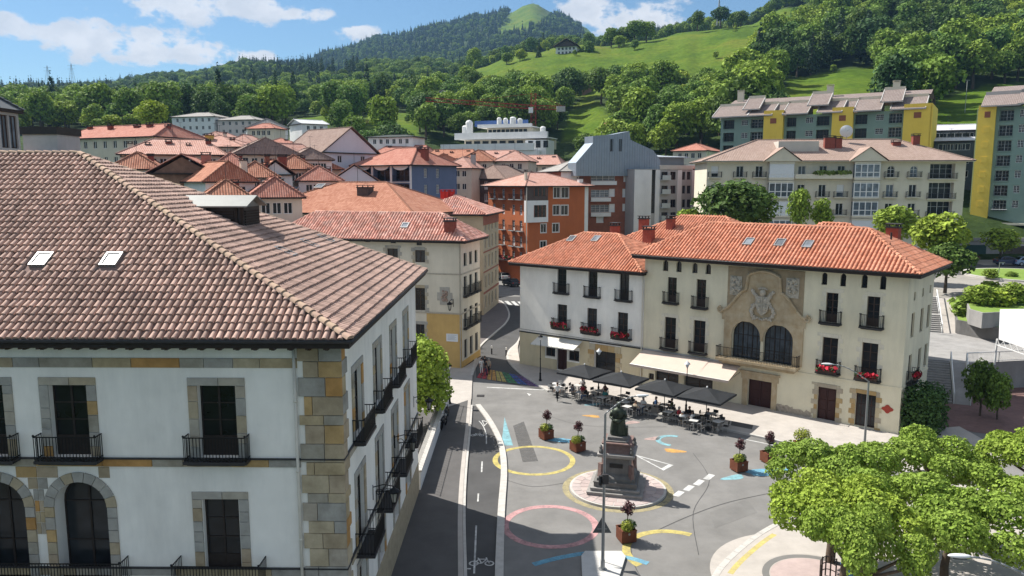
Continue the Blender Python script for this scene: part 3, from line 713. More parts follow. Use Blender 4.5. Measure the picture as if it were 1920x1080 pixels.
# per azimuth column (pixel column of the view): distance -> height (z) or -> sight line (p)
TCOL = [
 (-1200, [(105, 'z', 0), (200, 'z', 14), (300, 'p', 255), (700, 'p', 200), (1500, 'p', 150), (2600, 'p', 140)]),
 (0,    [(105, 'z', 0), (200, 'z', 14), (300, 'p', 258), (700, 'p', 217), (1500, 'p', 182), (2600, 'p', 200)]),
 (200,  [(105, 'z', 0), (200, 'z', 13), (300, 'p', 258), (700, 'p', 213), (1450, 'p', 170), (2600, 'p', 190)]),
 (330,  [(105, 'z', 0), (200, 'z', 12), (300, 'p', 258), (700, 'p', 207), (1400, 'p', 157), (2600, 'p', 177)]),
 (450,  [(110, 'z', 0), (200, 'z', 11), (300, 'p', 258), (650, 'p', 202), (1400, 'p', 138), (2600, 'p', 164)]),
 (560,  [(115, 'z', 0), (200, 'z', 9), (300, 'p', 260), (620, 'p', 200), (1350, 'p', 135), (1600, 'p', 141), (2600, 'p', 138)]),
 (620,  [(120, 'z', 0), (200, 'z', 8), (300, 'p', 262), (600, 'p', 194), (1250, 'p', 136), (1600, 'p', 142), (2600, 'p', 105), (3600, 'p', 127)]),
 (720,  [(130, 'z', 0), (200, 'z', 7), (300, 'p', 262), (600, 'p', 190), (1100, 'p', 138), (1600, 'p', 140), (2600, 'p', 77), (3600, 'p', 97)]),
 (850,  [(150, 'z', 0), (220, 'z', 7), (300, 'p', 268), (600, 'p', 184), (1000, 'p', 140), (1500, 'p', 136), (2600, 'p', 52), (3600, 'p', 77)]),
 (900,  [(160, 'z', 0), (230, 'z', 7), (300, 'p', 270), (450, 'p', 172), (600, 'p', 132), (1000, 'p', 140), (1500, 'p', 128), (2600, 'p', 40), (3600, 'p', 67)]),
 (950,  [(170, 'z', 0), (230, 'z', 7), (300, 'p', 272), (450, 'p', 165), (600, 'p', 112), (900, 'p', 118), (1500, 'p', 118), (2600, 'p', 27), (3600, 'p', 57)]),
 (1000, [(170, 'z', 0), (230, 'z', 8), (300, 'p', 272), (450, 'p', 162), (600, 'p', 100), (900, 'p', 110), (1500, 'p', 113), (2600, 'p', 7), (3600, 'p', 40)]),
 (1045, [(165, 'z', 0), (230, 'z', 9), (300, 'p', 272), (440, 'p', 165), (600, 'p', 90), (900, 'p', 100), (1500, 'p', 108), (2600, 'p', 33), (3600, 'p', 57)]),
 (1090, [(160, 'z', 1), (230, 'z', 11), (300, 'p', 270), (440, 'p', 166), (600, 'p', 88), (900, 'p', 100), (1500, 'p', 108), (2600, 'p', 53), (3600, 'p', 77)]),
 (1130, [(150, 'z', 1), (220, 'z', 12), (280, 'p', 272), (430, 'p', 168), (600, 'p', 88), (900, 'p', 100), (1500, 'p', 113), (2600, 'p', 77), (3600, 'p', 97)]),
 (1200, [(140, 'z', 1), (200, 'z', 12), (270, 'p', 272), (430, 'p', 160), (600, 'p', 80), (900, 'p', 92), (2600, 'p', 100)]),
 (1300, [(115, 'z', 1), (150, 'z', 8), (200, 'z', 14), (260, 'p', 270), (430, 'p', 145), (600, 'p', 64), (900, 'p', 78), (2600, 'p', 110)]),
 (1400, [(108, 'z', 3), (150, 'z', 9), (200, 'z', 18), (250, 'p', 262), (410, 'p', 135), (600, 'p', 50), (900, 'p', 60), (2600, 'p', 110)]),
 (1480, [(104, 'z', 5.6), (141, 'z', 5.6), (147, 'z', 8.9), (200, 'z', 22), (240, 'p', 250), (400, 'p', 128), (600, 'p', 22), (900, 'p', 30), (2600, 'p', 100)]),
 (1600, [(104, 'z', 5.6), (141, 'z', 5.6), (147, 'z', 8.9), (195, 'z', 26), (240, 'p', 225), (300, 'p', 175), (420, 'p', 100), (600, 'p', -20), (900, 'p', -30), (2600, 'p', 60)]),
 (1750, [(104, 'z', 5.6), (141, 'z', 5.6), (147, 'z', 8.9), (190, 'z', 26), (230, 'p', 226), (300, 'p', 172), (400, 'p', 95), (600, 'p', -50), (900, 'p', -70), (2600, 'p', 20)]),
 (1920, [(104, 'z', 5.6), (141, 'z', 5.6), (147, 'z', 8.9), (185, 'z', 26), (220, 'p', 222), (300, 'p', 160), (400, 'p', 80), (600, 'p', -80), (900, 'p', -110), (2600, 'p', 0)]),
 (3100, [(104, 'z', 5.6), (141, 'z', 5.6), (147, 'z', 8.9), (185, 'z', 24), (300, 'p', 150), (400, 'p', 90), (600, 'p', -40), (900, 'p', -80), (2600, 'p', 0)]),
]
def _prof(px, lst):
    pts = [(10, -.15), (lst[0][0] - 14 if lst[0][2] < 2 else 96, -.15)] + [(Y, (v if k == 'z' else zpy(px, v, Y)) - (.15 if k == 'z' else 0)) for Y, k, v in lst]
    pts.append((5000, pts[-1][1] * .6)); return pts
TPR = [(px, _prof(px, l)) for px, l in TCOL]
def _interp(pts, Y):
    if Y <= pts[0][0]: return pts[0][1]
    for k in range(len(pts) - 1):
        (a, za), (b, zb) = pts[k], pts[k + 1]
        if Y <= b:
            # monotone cubic between the control points
            h = b - a; d = (zb - za) / h
            dl = (za - pts[k - 1][1]) / max(1e-3, a - pts[k - 1][0]) if k > 0 else d
            dr = (pts[k + 2][1] - zb) / max(1e-3, pts[k + 2][0] - b) if k + 2 < len(pts) else d
            m0 = 0 if dl * d <= 0 else 2 * dl * d / (dl + d); m1 = 0 if dr * d <= 0 else 2 * dr * d / (dr + d)
            t = (Y - a) / h; t2 = t * t; t3 = t2 * t
            return (2 * t3 - 3 * t2 + 1) * za + (t3 - 2 * t2 + t) * h * m0 + (-2 * t3 + 3 * t2) * zb + (t3 - t2) * h * m1
    return pts[-1][1]
def terr(px, Y):
    px = min(max(px, TPR[0][0]), TPR[-1][0])
    for k in range(len(TPR) - 1):
        a, b = TPR[k], TPR[k + 1]
        if px <= b[0]:
            t = (px - a[0]) / (b[0] - a[0]); t = t * t * (3 - 2 * t)
            z = _interp(a[1], Y) * (1 - t) + _interp(b[1], Y) * t; break
    if Y > 260:
        q = min(1, (Y - 260) / 200)
        z += q * (noise.noise(Vector((px * .012, Y * .006, 1))) * Y * .006 + noise.noise(Vector((px * .04, Y * .02, 5))) * Y * .0025)
    return z
def tpos(px, Y):
    z = terr(px, Y); dep = Y * math.cos(PITCH) - (z - H) * math.sin(PITCH)
    return Vector(((px - 960) / FPX * dep, Y, z))
MEADOWS = [
 (360, 760, [(862, 148), (940, 104), (1000, 90), (1040, 80), (1130, 78), (1290, 54), (1440, 22), (1510, 8), (1525, 40), (1470, 80), (1420, 118), (1400, 150), (1330, 172), (1270, 178), (1180, 166), (1110, 185), (1050, 182), (960, 182), (880, 176)]),
 (210, 480, [(1425, 245), (1480, 150), (1560, 134), (1655, 122), (1660, 240)]),
 (170, 440, [(1735, 260), (1760, 190), (1850, 160), (1990, 150), (1990, 260)]),
 (2000, 3000, [(930, 68), (955, 25), (985, 0), (1010, -5), (1046, 22), (1015, 50), (960, 68)]),
 (2000, 3000, [(1085, 40), (1130, 60), (1160, 105), (1120, 95), (1095, 66)]),
 (900, 1700, [(550, 130), (640, 112), (680, 132), (640, 152), (590, 145)]), (900, 1700, [(80, 158), (220, 150), (230, 175), (90, 178)]),
 (240, 460, [(640, 270), (700, 205), (775, 215), (790, 270)]), (240, 500, [(1050, 262), (1075, 195), (1110, 182), (1150, 225), (1140, 265)]), (240, 440, [(515, 260), (560, 205), (610, 215), (620, 260)]),
 (500, 1000, [(1870, -20), (1960, -20), (1960, 40), (1880, 40)]),
]
def is_meadow(px, py, Y):
    return any(a <= Y <= b and in_poly(px, py, p) for a, b, p in MEADOWS)
def build_terrain():
    pxs = list(range(-1200, -39, 58)) + list(range(0, 1921, 10)) + list(range(1970, 3101, 58))
    Ys = [14, 40, 70, 90, 100, 106, 112, 120, 130, 140, 150, 160, 175, 190]
    y = 200
    while y < 3080: Ys.append(y); y *= 1.028
    V = []; md = []
    for Y in Ys:
        for px in pxs:
            p = tpos(px, Y); V.append(p); q = proj(p); md.append(1.0 if is_meadow(q[0], q[1], Y) else 0.0)
    n = len(pxs); F = [(j * n + i, j * n + i + 1, (j + 1) * n + i + 1, (j + 1) * n + i) for j in range(len(Ys) - 1) for i in range(n - 1)]
    i = len(V); V += [(-2500, -1500, -.8), (2500, -1500, -.8), (2500, 150, -.8), (-2500, 150, -.8)]; F.append((i, i + 1, i + 2, i + 3)); md += [0, 0, 0, 0]
    me = bpy.data.meshes.new('ground'); me.from_pydata(V, [], F); at = me.attributes.new('meadow', 'FLOAT', 'POINT'); at.data.foreach_set('value', md)
    me.polygons.foreach_set('use_smooth', [True] * len(F))
    m = bpy.data.materials.new('hill_ground'); m.use_nodes = True; nt = m.node_tree; N = nt.nodes.new; L = nt.links.new; b = nt.nodes['Principled BSDF']; b.inputs['Roughness'].default_value = 1; b.inputs['Specular IOR Level'].default_value = .1
    geo = N('ShaderNodeNewGeometry'); a = N('ShaderNodeAttribute'); a.attribute_name = 'meadow'
    def nz(sc, det, dist=0):
        q = N('ShaderNodeTexNoise'); q.inputs['Scale'].default_value = sc; q.inputs['Detail'].default_value = det; q.inputs['Roughness'].default_value = .65; q.inputs['Distortion'].default_value = dist; L(geo.outputs['Position'], q.inputs['Vector']); return q.outputs['Fac']
    def ramp(f, stops):
        r = N('ShaderNodeValToRGB'); L(f, r.inputs[0]); el = r.color_ramp.elements
        while len(el) < len(stops): el.new(.5)
        for k, (p, c) in enumerate(stops): el[k].position = p; el[k].color = (*c, 1)
        return r.outputs[0]
    g = ramp(nz(.022, 9, .4), [(.3, (.05, .10, .009)), (.45, (.078, .138, .011)), (.56, (.105, .158, .014)), (.68, (.15, .17, .024))])
    w = ramp(nz(.06, 8), [(.3, (.02, .035, .012)), (.5, (.035, .06, .018)), (.7, (.06, .09, .025))])
    mx = N('ShaderNodeMix'); mx.data_type = 'RGBA'; L(a.outputs['Fac'], mx.inputs['Factor']); L(w, mx.inputs['A']); L(g, mx.inputs['B'])
    ms = N('ShaderNodeMix'); ms.data_type = 'RGBA'; ms.blend_type = 'MULTIPLY'; ms.inputs['Factor'].default_value = 1; L(mx.outputs['Result'], ms.inputs['A']); L(ramp(nz(.35, 6), [(.3, (.55, .58, .5)), (.7, (1.2, 1.15, 1.1))]), ms.inputs['B'])
    L(ms.outputs['Result'], b.inputs['Base Color'])
    bp = N('ShaderNodeBump'); bp.inputs['Strength'].default_value = .8; bp.inputs['Distance'].default_value = 1.2; L(nz(.12, 7), bp.inputs['Height']); L(bp.outputs[0], b.inputs['Normal'])
    me.materials.append(m); o = bpy.data.objects.new('ground', me); link(o); tag(o, kind='structure')
build_terrain()
# ------------------------------------------------------------------ plaza, streets, kerbs, markings
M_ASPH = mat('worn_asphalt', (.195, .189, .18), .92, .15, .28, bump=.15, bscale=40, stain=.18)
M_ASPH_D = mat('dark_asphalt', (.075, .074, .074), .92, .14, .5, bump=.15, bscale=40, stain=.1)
M_ASPH2 = mat('patched_asphalt', (.175, .17, .162), .92, .12, .6, bump=.15, bscale=40, stain=.15)
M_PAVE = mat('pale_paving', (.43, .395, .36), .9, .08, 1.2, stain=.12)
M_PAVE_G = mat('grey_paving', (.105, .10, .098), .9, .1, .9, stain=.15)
M_KERB = mat('granite_kerb', (.46, .44, .41), .85, .12, 2.5)
M_PINKSTONE = mat('pink_paving', (.43, .34, .32), .9, .1, 1.5, stain=.15)
M_REDPAVE = mat('red_brick_paving', (.19, .115, .105), .9, .18, 2.0, stain=.2)
def paint(name, col):
    """thin worn road paint: breaks up to the asphalt where it has rubbed off"""
    if name in MATS: return MATS[name]
    m = mat(name, col, .8, .1, 2.0); nt = m.node_tree; N = nt.nodes.new; L = nt.links.new
    b = nt.nodes['Principled BSDF']; geo = N('ShaderNodeNewGeometry'); n = N('ShaderNodeTexNoise'); n.inputs['Scale'].default_value = 1.7; n.inputs['Detail'].default_value = 9; n.inputs['Roughness'].default_value = .75
    L(geo.outputs['Position'], n.inputs['Vector']); r = N('ShaderNodeMapRange'); r.inputs['From Min'].default_value = .34; r.inputs['From Max'].default_value = .62; r.inputs['To Min'].default_value = .92; r.inputs['To Max'].default_value = .42
    L(n.outputs['Fac'], r.inputs['Value']); L(r.outputs[0], b.inputs['Alpha']); return m
P_WHITE = paint('white_road_paint', (.72, .72, .70)); P_YEL = paint('yellow_paint', (.60, .50, .16)); P_PINK = paint('pink_paint', (.60, .33, .33)); P_BLUE = paint('blue_paint', (.16, .42, .58))
P_ORG = paint('orange_paint', (.66, .36, .10)); P_CYAN = paint('cyan_paint', (.25, .50, .56)); P_GRN = paint('green_paint', (.07, .26, .12)); P_RED = paint('red_paint', (.52, .07, .09)); P_PUR = paint('purple_paint', (.17, .09, .25)); P_DBLUE = paint('deep_blue_paint', (.07, .14, .42)); P_DARK = paint('dark_patch', (.11, .107, .104))
g2 = lambda px, py: (lambda p: (p.x, p.y))(at_z(px, py, 0.0))
def sheet(name, poly, z, m, kind='structure', parent=None):
    mb = MB(); mb.face([(x, y, z) for x, y in poly])
    a = sum(poly[i][0] * poly[(i + 1) % len(poly)][1] - poly[(i + 1) % len(poly)][0] * poly[i][1] for i in range(len(poly)))
    if a < 0: mb.f[0] = tuple(reversed(mb.f[0]))
    o = mb.build(name, m, parent)
    if kind: o['kind'] = kind
    return o
def slab(name, poly, z0, z1, m, parent=None):
    a = sum(poly[i][0] * poly[(i + 1) % len(poly)][1] - poly[(i + 1) % len(poly)][0] * poly[i][1] for i in range(len(poly)))
    if a < 0: poly = poly[::-1]
    mb = MB(); mb.prism(poly, z0, z1); o = mb.build(name, m, parent); o['kind'] = 'structure'; return o
def smooth(pts, n=6):
    out = []
    for i in range(len(pts) - 1):
        p0 = Vector(pts[max(i - 1, 0)]); p1 = Vector(pts[i]); p2 = Vector(pts[i + 1]); p3 = Vector(pts[min(i + 2, len(pts) - 1)])
        for k in range(n):
            t = k / n; out.append(tuple(.5 * ((2 * p1) + (p2 - p0) * t + (2 * p0 - 5 * p1 + 4 * p2 - p3) * t * t + (-p0 + 3 * p1 - 3 * p2 + p3) * t ** 3)))
    out.append(tuple(pts[-1])); return out
def ribbon(pts, w0, w1):
    """strip polygon quads along a path, offset w0..w1 to its left"""
    L_, R_ = [], []
    for i, p in enumerate(pts):
        a = Vector(pts[max(i - 1, 0)]); b = Vector(pts[min(i + 1, len(pts) - 1)]); d = (b - a).normalized(); n = Vector((-d.y, d.x)); q = Vector(p)
        L_.append(q + n * w0); R_.append(q + n * w1)
    return L_, R_
def strip(name, pts, w0, w1, z, m, h=0.0, parent=None, kind='structure'):
    L_, R_ = ribbon(pts, w0, w1); mb = MB()
    for i in range(len(pts) - 1):
        a, b, c, d = L_[i], L_[i + 1], R_[i + 1], R_[i]
        if h: mb.add([(*a, z), (*b, z), (*c, z), (*d, z), (*a, z + h), (*b, z + h), (*c, z + h), (*d, z + h)], [(4, 5, 6, 7)[::-1], (0, 1, 5, 4), (2, 3, 7, 6)] + ([(3, 0, 4, 7)] if i == 0 else []) + ([(1, 2, 6, 5)] if i == len(pts) - 2 else []))
        else: mb.face([(*d, z), (*c, z), (*b, z), (*a, z)])
    o = mb.build(name, m, parent)
    if kind: o['kind'] = kind
    return o
def kerb_stones(pts, w0, w1, z, h, Lk=1.0, m=None):
    """a kerb laid from single stones with open joints"""
    root = None; d = 0; out = []
    P = [Vector(p) for p in pts]; acc = [0]
    for a, b in zip(P[:-1], P[1:]): acc.append(acc[-1] + (b - a).length)
    def pos(t):
        t = min(max(t, 0), acc[-1])
        for i in range(len(P) - 1):
            if t <= acc[i + 1] + 1e-6: return P[i].lerp(P[i + 1], (t - acc[i]) / max(1e-6, acc[i + 1] - acc[i]))
        return P[-1]
    n = int(acc[-1] / Lk); root = MB()
    root = bpy.data.objects.new('kerb', None); link(root); root['kind'] = 'structure'; root.location = (P[0].x, P[0].y, 0)
    for k in range(n):
        a, b = pos(k * acc[-1] / n), pos((k + 1) * acc[-1] / n); dd = (b - a).normalized(); nn = Vector((-dd.y, dd.x)); a = a + dd * .008; b = b - dd * .008
        c = [a + nn * w0, b + nn * w0, b + nn * w1, a + nn * w1]; c = [q - P[0] for q in c]
        if w1 < w0: c.reverse()
        mb = MB(); mb.add([(*q, z) for q in c] + [(*q, z + h) for q in c], [(4, 5, 6, 7), (0, 1, 5, 4), (1, 2, 6, 5), (2, 3, 7, 6), (3, 0, 4, 7)])
        if (c[1] - c[0]).cross(c[2] - c[1]) < 0:
            for i in range(len(mb.f)): mb.f[i] = tuple(reversed(mb.f[i]))
        mb.build('kerb_stone', m or M_KERB, root)
    return root
def circle(c, r, n=64, a0=0, a1=2 * math.pi): return [(c[0] + r * math.cos(a0 + (a1 - a0) * k / n), c[1] + r * math.sin(a0 + (a1 - a0) * k / n)) for k in range(n + (0 if abs(a1 - a0) > 6.28 else 1))]
def ring(name, c, r0, r1, z, m, a0=0, a1=2 * math.pi, n=72):
    mb = MB()
    for k in range(n):
        t0 = a0 + (a1 - a0) * k / n; t1 = a0 + (a1 - a0) * (k + 1) / n
        mb.face([(c[0] + r0 * math.cos(t0), c[1] + r0 * math.sin(t0), z), (c[0] + r1 * math.cos(t0), c[1] + r1 * math.sin(t0), z), (c[0] + r1 * math.cos(t1), c[1] + r1 * math.sin(t1), z), (c[0] + r0 * math.cos(t1), c[1] + r0 * math.sin(t1), z)])
    o = mb.build(name, m); o['kind'] = 'structure'; return o

def plaza():
    sheet('road', [(-40, 8), (75, 8), (75, 100), (40, 112), (20, 150), (12, 205), (-30, 205), (-30, 100), (-40, 60)], -.02, M_ASPH)
    # ---- left: wide pavement beside the palace, cycle lane, pale dividing kerb
    edge = smooth([g2(872, 1200), g2(870, 1080), g2(868, 960), g2(872, 880), g2(880, 800), g2(884, 745)], 5)          # pavement / cycle lane
    div = smooth([g2(936, 1200), g2(936, 1080), g2(940, 960), g2(945, 880), g2(938, 830), g2(918, 790), g2(896, 760)], 6)
    wallx = PALACE.M @ Vector((PALACE.W, -16, 0)); wally = PALACE.M @ Vector((PALACE.W, 23, 0))
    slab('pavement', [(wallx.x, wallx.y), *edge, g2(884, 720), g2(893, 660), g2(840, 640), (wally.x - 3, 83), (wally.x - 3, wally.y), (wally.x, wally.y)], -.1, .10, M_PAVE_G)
    sheet('pavement', [g2(884, 750), g2(886, 705), g2(893, 690), g2(905, 668), g2(870, 690), g2(800, 692), g2(790, 770), g2(832, 768)], .106, M_PAVE)
    strip('pavement_border', edge, .02, .3, .105, M_PAVE)
    kerb_stones(edge[:-2], -.16, 0.0, -.05, .16, 1.0)
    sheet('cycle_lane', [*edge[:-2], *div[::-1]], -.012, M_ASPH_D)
    kerb_stones(div, -.22, .22, -.05, .16, 1.0)
    lw = [g2(889, 1075), g2(893, 985)]; strip('lane_line', lw, -.05, .05, -.006, P_WHITE); strip('lane_line', [g2(896, 940), g2(897, 925)], -.05, .05, -.006, P_WHITE); strip('lane_line', [g2(903, 885), g2(904, 865)], -.05, .05, -.006, P_WHITE)
    strip('lane_line', smooth([g2(912, 832), g2(911, 812), g2(905, 797), g2(898, 789)], 4), -.04, .04, -.006, P_WHITE)
    for px in (852, 872): strip('stop_line', [g2(px, 1066), g2(px + 11, 1066)], -.06, .06, -.006, P_WHITE)
    def outline(pts, w, name='give_way_mark'):
        mb = MB(); P = [Vector(g2(*p)) for p in pts]; c = sum(P, Vector((0, 0))) / len(P)
        for i in range(len(P)):
            a, b = P[i], P[(i + 1) % len(P)]; ai = a + (c - a) * w; bi = b + (c - b) * w; mb.face([(*a, -.005), (*b, -.005), (*bi, -.005), (*ai, -.005)])
        o = mb.build(name, P_WHITE); o['kind'] = 'structure'
    outline([(857, 1051), (874, 1051), (867, 1031)], .3); outline([(903, 788), (917, 790), (908, 799)], .35)
    def bike(px, py, s):
        c = Vector(g2(px, py)); mb = MB()
        for q in (-.55, .55):
            for k in range(14):
                t0, t1 = 2 * math.pi * k / 14, 2 * math.pi * (k + 1) / 14
                mb.face([(c.x + s * (q + r * math.cos(t)), c.y + s * r * math.sin(t), -.005) for r, t in ((.24, t0), (.36, t0), (.36, t1), (.24, t1))])
        for (x0, y0), (x1, y1) in (((-.55, 0), (-.2, .6)), ((-.2, .6), (.35, .6)), ((.35, .6), (.55, 0)), ((-.2, .6), (0, 0)), ((0, 0), (.35, .6)), ((-.55, 0), (0, 0)), ((.35, .6), (.3, .85)), ((-.2, .6), (-.3, .8))):
            a = Vector((x0, y0)) * s + c; b = Vector((x1, y1)) * s + c; n = (b - a).normalized().orthogonal() * .05 * s
            mb.face([(*(a - n), -.005), (*(b - n), -.005), (*(b + n), -.005), (*(a + n), -.005)])
        o = mb.build('cycle_symbol', P_WHITE); o['kind'] = 'structure'
    bike(903, 1056, .75); bike(895, 816, .6)
    # ---- centre: rings and patches of street art
    cy = g2(1001, 862); ring('painted_ring', cy, 2.62, 3.0, -.008, P_YEL)
    cp = g2(1032, 985); ring('painted_ring', cp, 2.45, 2.88, -.008, P_PINK)
    cm = g2(1158, 917); ring('painted_ring', cm, 3.2, 3.62, -.009, paint('faded_yellow_paint', (.42, .36, .2)))
    ca = g2(1262, 1035); ring('painted_arc', ca, 2.3, 2.75, -.008, P_YEL, R(55), R(215))
    strip('painted_band', smooth([g2(1000, 1058), g2(1060, 1043), g2(1120, 1036), g2(1180, 1046), g2(1215, 1056)], 6), -.2, .2, -.007, P_BLUE)
    sheet('painted_patch', [g2(*p) for p in ((940, 835), (946, 782), (962, 835))], -.008, P_CYAN)
    sheet('painted_patch', [g2(*p) for p in ((962, 798), (982, 790), (1009, 864), (980, 866))], -.011, P_DARK)
    def spot(px, py, r, m, sq=.6, rot=.4):
        c = Vector(g2(px, py)); pts = []
        for k in range(22):
            t = 2 * math.pi * k / 22; q = r * (1 + .18 * math.sin(3 * t + px)); v = Vector((q * math.cos(t), q * sq * math.sin(t))); v.rotate(Matrix.Rotation(rot, 2)); pts.append(tuple(c + v))
        sheet('painted_patch', pts, -.008, m)
    spot(1110, 780, .75, P_ORG, .45, -.3); spot(1264, 845, .8, P_ORG, .5, -.3); spot(1185, 792, .7, paint('pale_pink_paint', (.5, .36, .33)), .5); spot(1225, 822, .7, paint('pale_pink_paint', (.5, .33, .3)), .5)
    spot(1112, 758, .8, P_CYAN, .4); spot(1390, 1045, 1.0, P_YEL, .5, .9); spot(1440, 884, 1.7, P_BLUE, .35, .25); spot(1058, 826, 1.3, P_BLUE, .35, -.3); spot(1375, 895, .9, P_CYAN, .4)
    ring('painted_arc', g2(1262, 826), .95, 1.35, -.008, P_CYAN, R(60), R(250), 30)
    for k in range(4):
        px, py = 1273 + k * 19, 925 - k * 10.5; strip('lane_dash', [g2(px - 6, py + 5), g2(px + 5, py - 4)], -.22, .22, -.007, P_WHITE)
    outline([(1186, 851), (1263, 872), (1244, 882)], .28); strip('stop_line', [g2(913, 726), g2(1022, 731)], -.12, .12, -.007, P_WHITE)
    sheet('give_way_mark', [g2(*p) for p in ((988, 737), (997, 739), (992, 742))], -.007, P_WHITE)
    strip('asphalt_seam', smooth([g2(1215, 1002), g2(1290, 968), g2(1360, 943), g2(1440, 925), g2(1500, 915)], 6), -.03, .03, -.010, M_ASPH_D)
    for q in ([(1290, 760), (1330, 772), (1318, 786), (1275, 775)], [(1090, 815), (1150, 800), (1165, 812), (1105, 830)], [(1330, 960), (1400, 935), (1420, 960), (1340, 990)]): sheet('asphalt_patch', [g2(*p) for p in q], -.014, M_ASPH2)
    for q in ([(1010, 770), (1060, 790), (1130, 800), (1250, 800)], [(950, 900), (1000, 912), (1060, 905)], [(1300, 850), (1330, 900), (1300, 960), (1310, 1040)], [(1180, 1000), (1190, 1060), (1230, 1120)]): strip('asphalt_seam', smooth([g2(*p) for p in q], 6), -.02, .02, -.0105, M_ASPH_D)
    # ---- rainbow crossing
    left, right = g2(893, 708), g2(1022, 727); top_l, top_r = g2(905, 690), g2(985, 706)
    cols = [P_RED, P_ORG, P_YEL, P_GRN, P_DBLUE, P_PUR, P_RED]; nstr = 13
    for k in range(nstr):
        t0, t1 = k / nstr + .008, (k + 1) / nstr - .008; A, B, C_, D_ = (Vector(q) for q in (left, right, top_r, top_l))
        sheet('crossing_stripe', [tuple(A.lerp(B, t0)), tuple(A.lerp(B, t1)), tuple(D_.lerp(C_, t1)), tuple(D_.lerp(C_, t0))], -.007, cols[k * 7 // nstr])
    # ---- street between the tan house and the white house
    kl = smooth([g2(884, 745), g2(887, 705), g2(894, 672), g2(902, 650), g2(930, 624), g2(949, 607), g2(956, 590), g2(947, 571), g2(930, 562), g2(905, 556)], 6)
    kr = smooth([g2(985, 560), g2(985, 600), g2(975, 638), g2(957, 658), g2(954, 675), g2(972, 696), g2(999, 715), g2(1030, 734)], 6)
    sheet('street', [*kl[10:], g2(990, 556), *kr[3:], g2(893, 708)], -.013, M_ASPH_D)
    slab('pavement', [*kl, g2(890, 556), g2(870, 640), g2(850, 700)], -.1, .10, mat('brown_paving', (.16, .14, .135), .9, .12, 1.2, stain=.15))
    kerb_stones(kl[6:], -.02, .22, -.05, .165, 1.2)
    kerb_stones(kr, -.22, .02, -.05, .165, 1.2)
    for k in range(5):
        px = 925 + k * 12; strip('crossing_stripe', [g2(px, 563 + k * .6), g2(px + 9, 571 + k * .6)], -.3, .3, -.007, P_WHITE)
    # ---- terrace pavement along the two facades
    cr = Vector((CREAM.M @ Vector((CREAM.W, 0, 0))).xy); cl = Vector((CREAM.M @ Vector((0, 0, 0))).xy); wl = Vector((WHITEH.M @ Vector((0, 0, 0))).xy)
    front = [g2(1030, 734), g2(1180, 768), g2(1300, 794), g2(1401, 816), g2(1500, 838), g2(1600, 862), g2(1700, 888)]
    slab('pavement', [*kr[3:], *front[1:], (cr.x + 6, cr.y - 5.2), (cr.x + 6, cr.y + 2), (cr.x, cr.y + .5), (cl.x, cl.y + .5), (wl.x, wl.y + .5), (wl.x - .2, wl.y + 8)], -.1, .12, M_PAVE)
    kerb_stones(front, -.02, .22, -.05, .18, 1.1)
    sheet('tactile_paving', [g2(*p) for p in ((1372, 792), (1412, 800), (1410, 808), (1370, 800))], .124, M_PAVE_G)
    # pale edge line on the asphalt beside the kerb
    strip('edge_line', [g2(1392, 819), g2(1500, 841)], -.5, -.36, -.007, P_WHITE)
    # ---- monument roundel
    mb = MB(); mb.prism(circle(cm, 3.14), -.05, .13); o = mb.build('monument_roundel', M_KERB); o['kind'] = 'structure'
    rs = random.Random(5)
    for k, (r0, r1, n) in enumerate(((0, .7, 1), (.72, 1.28, 10), (1.3, 1.86, 16), (1.88, 2.44, 22), (2.46, 2.98, 28))):
        for j in range(n):
            t0, t1 = 2 * math.pi * j / n + .012, 2 * math.pi * (j + 1) / n - .012
            if n == 1: P = circle((0, 0), .7, 20)
            else: P = [(r * math.cos(t), r * math.sin(t)) for r, t in ((r0, t0), (r1, t0), (r1, (t0 + t1) / 2), (r1, t1), (r0, t1), (r0, (t0 + t1) / 2))]
            mb = MB(); mb.prism([(cm[0] + x, cm[1] + y) for x, y in P], .13, .145 + rs.uniform(0, .006)); mb.build('paving_stone', mat('roundel_stone', (.95, .95, .95), .9, .12, 1.5, objrand=[(.46, .37, .35), (.42, .34, .32), (.50, .41, .38), (.45, .38, .36)]), o)
    # ---- traffic island with the lamp post
    isl = [g2(*p) for p in ((1092, 1095), (1090, 1046), (1097, 1037), (1165, 1037), (1173, 1047), (1158, 1095))]
    slab('traffic_island', isl, -.05, .13, mat('island_concrete', (.50, .49, .47), .9, .1, 1.5))
    # ---- bottom right corner: sweeping kerb and paved promenade
    kc = smooth([g2(1330, 1120), g2(1352, 1075), g2(1385, 1040), g2(1430, 1005), g2(1480, 978), g2(1540, 955), g2(1620, 930), g2(1720, 905)], 6)
    promen = [*kc, (48, 44), (48, 12), (7, 12)]
    slab('pavement', promen, -.1, .11, M_PAVE); kerb_stones(kc, -.02, .3, -.05, .175, 1.0)
    strip('painted_band', kc[6:20], -.62, -.32, .116, P_YEL)
    c2 = g2(1530, 1090); o = ring('paving_ring', c2, 0.0, 2.2, .115, M_PINKSTONE, n=60); ring('paving_ring', c2, 2.25, 2.6, .116, M_ASPH2, n=60); ring('paving_ring', c2, 2.65, 5.2, .114, M_PAVE, n=60)
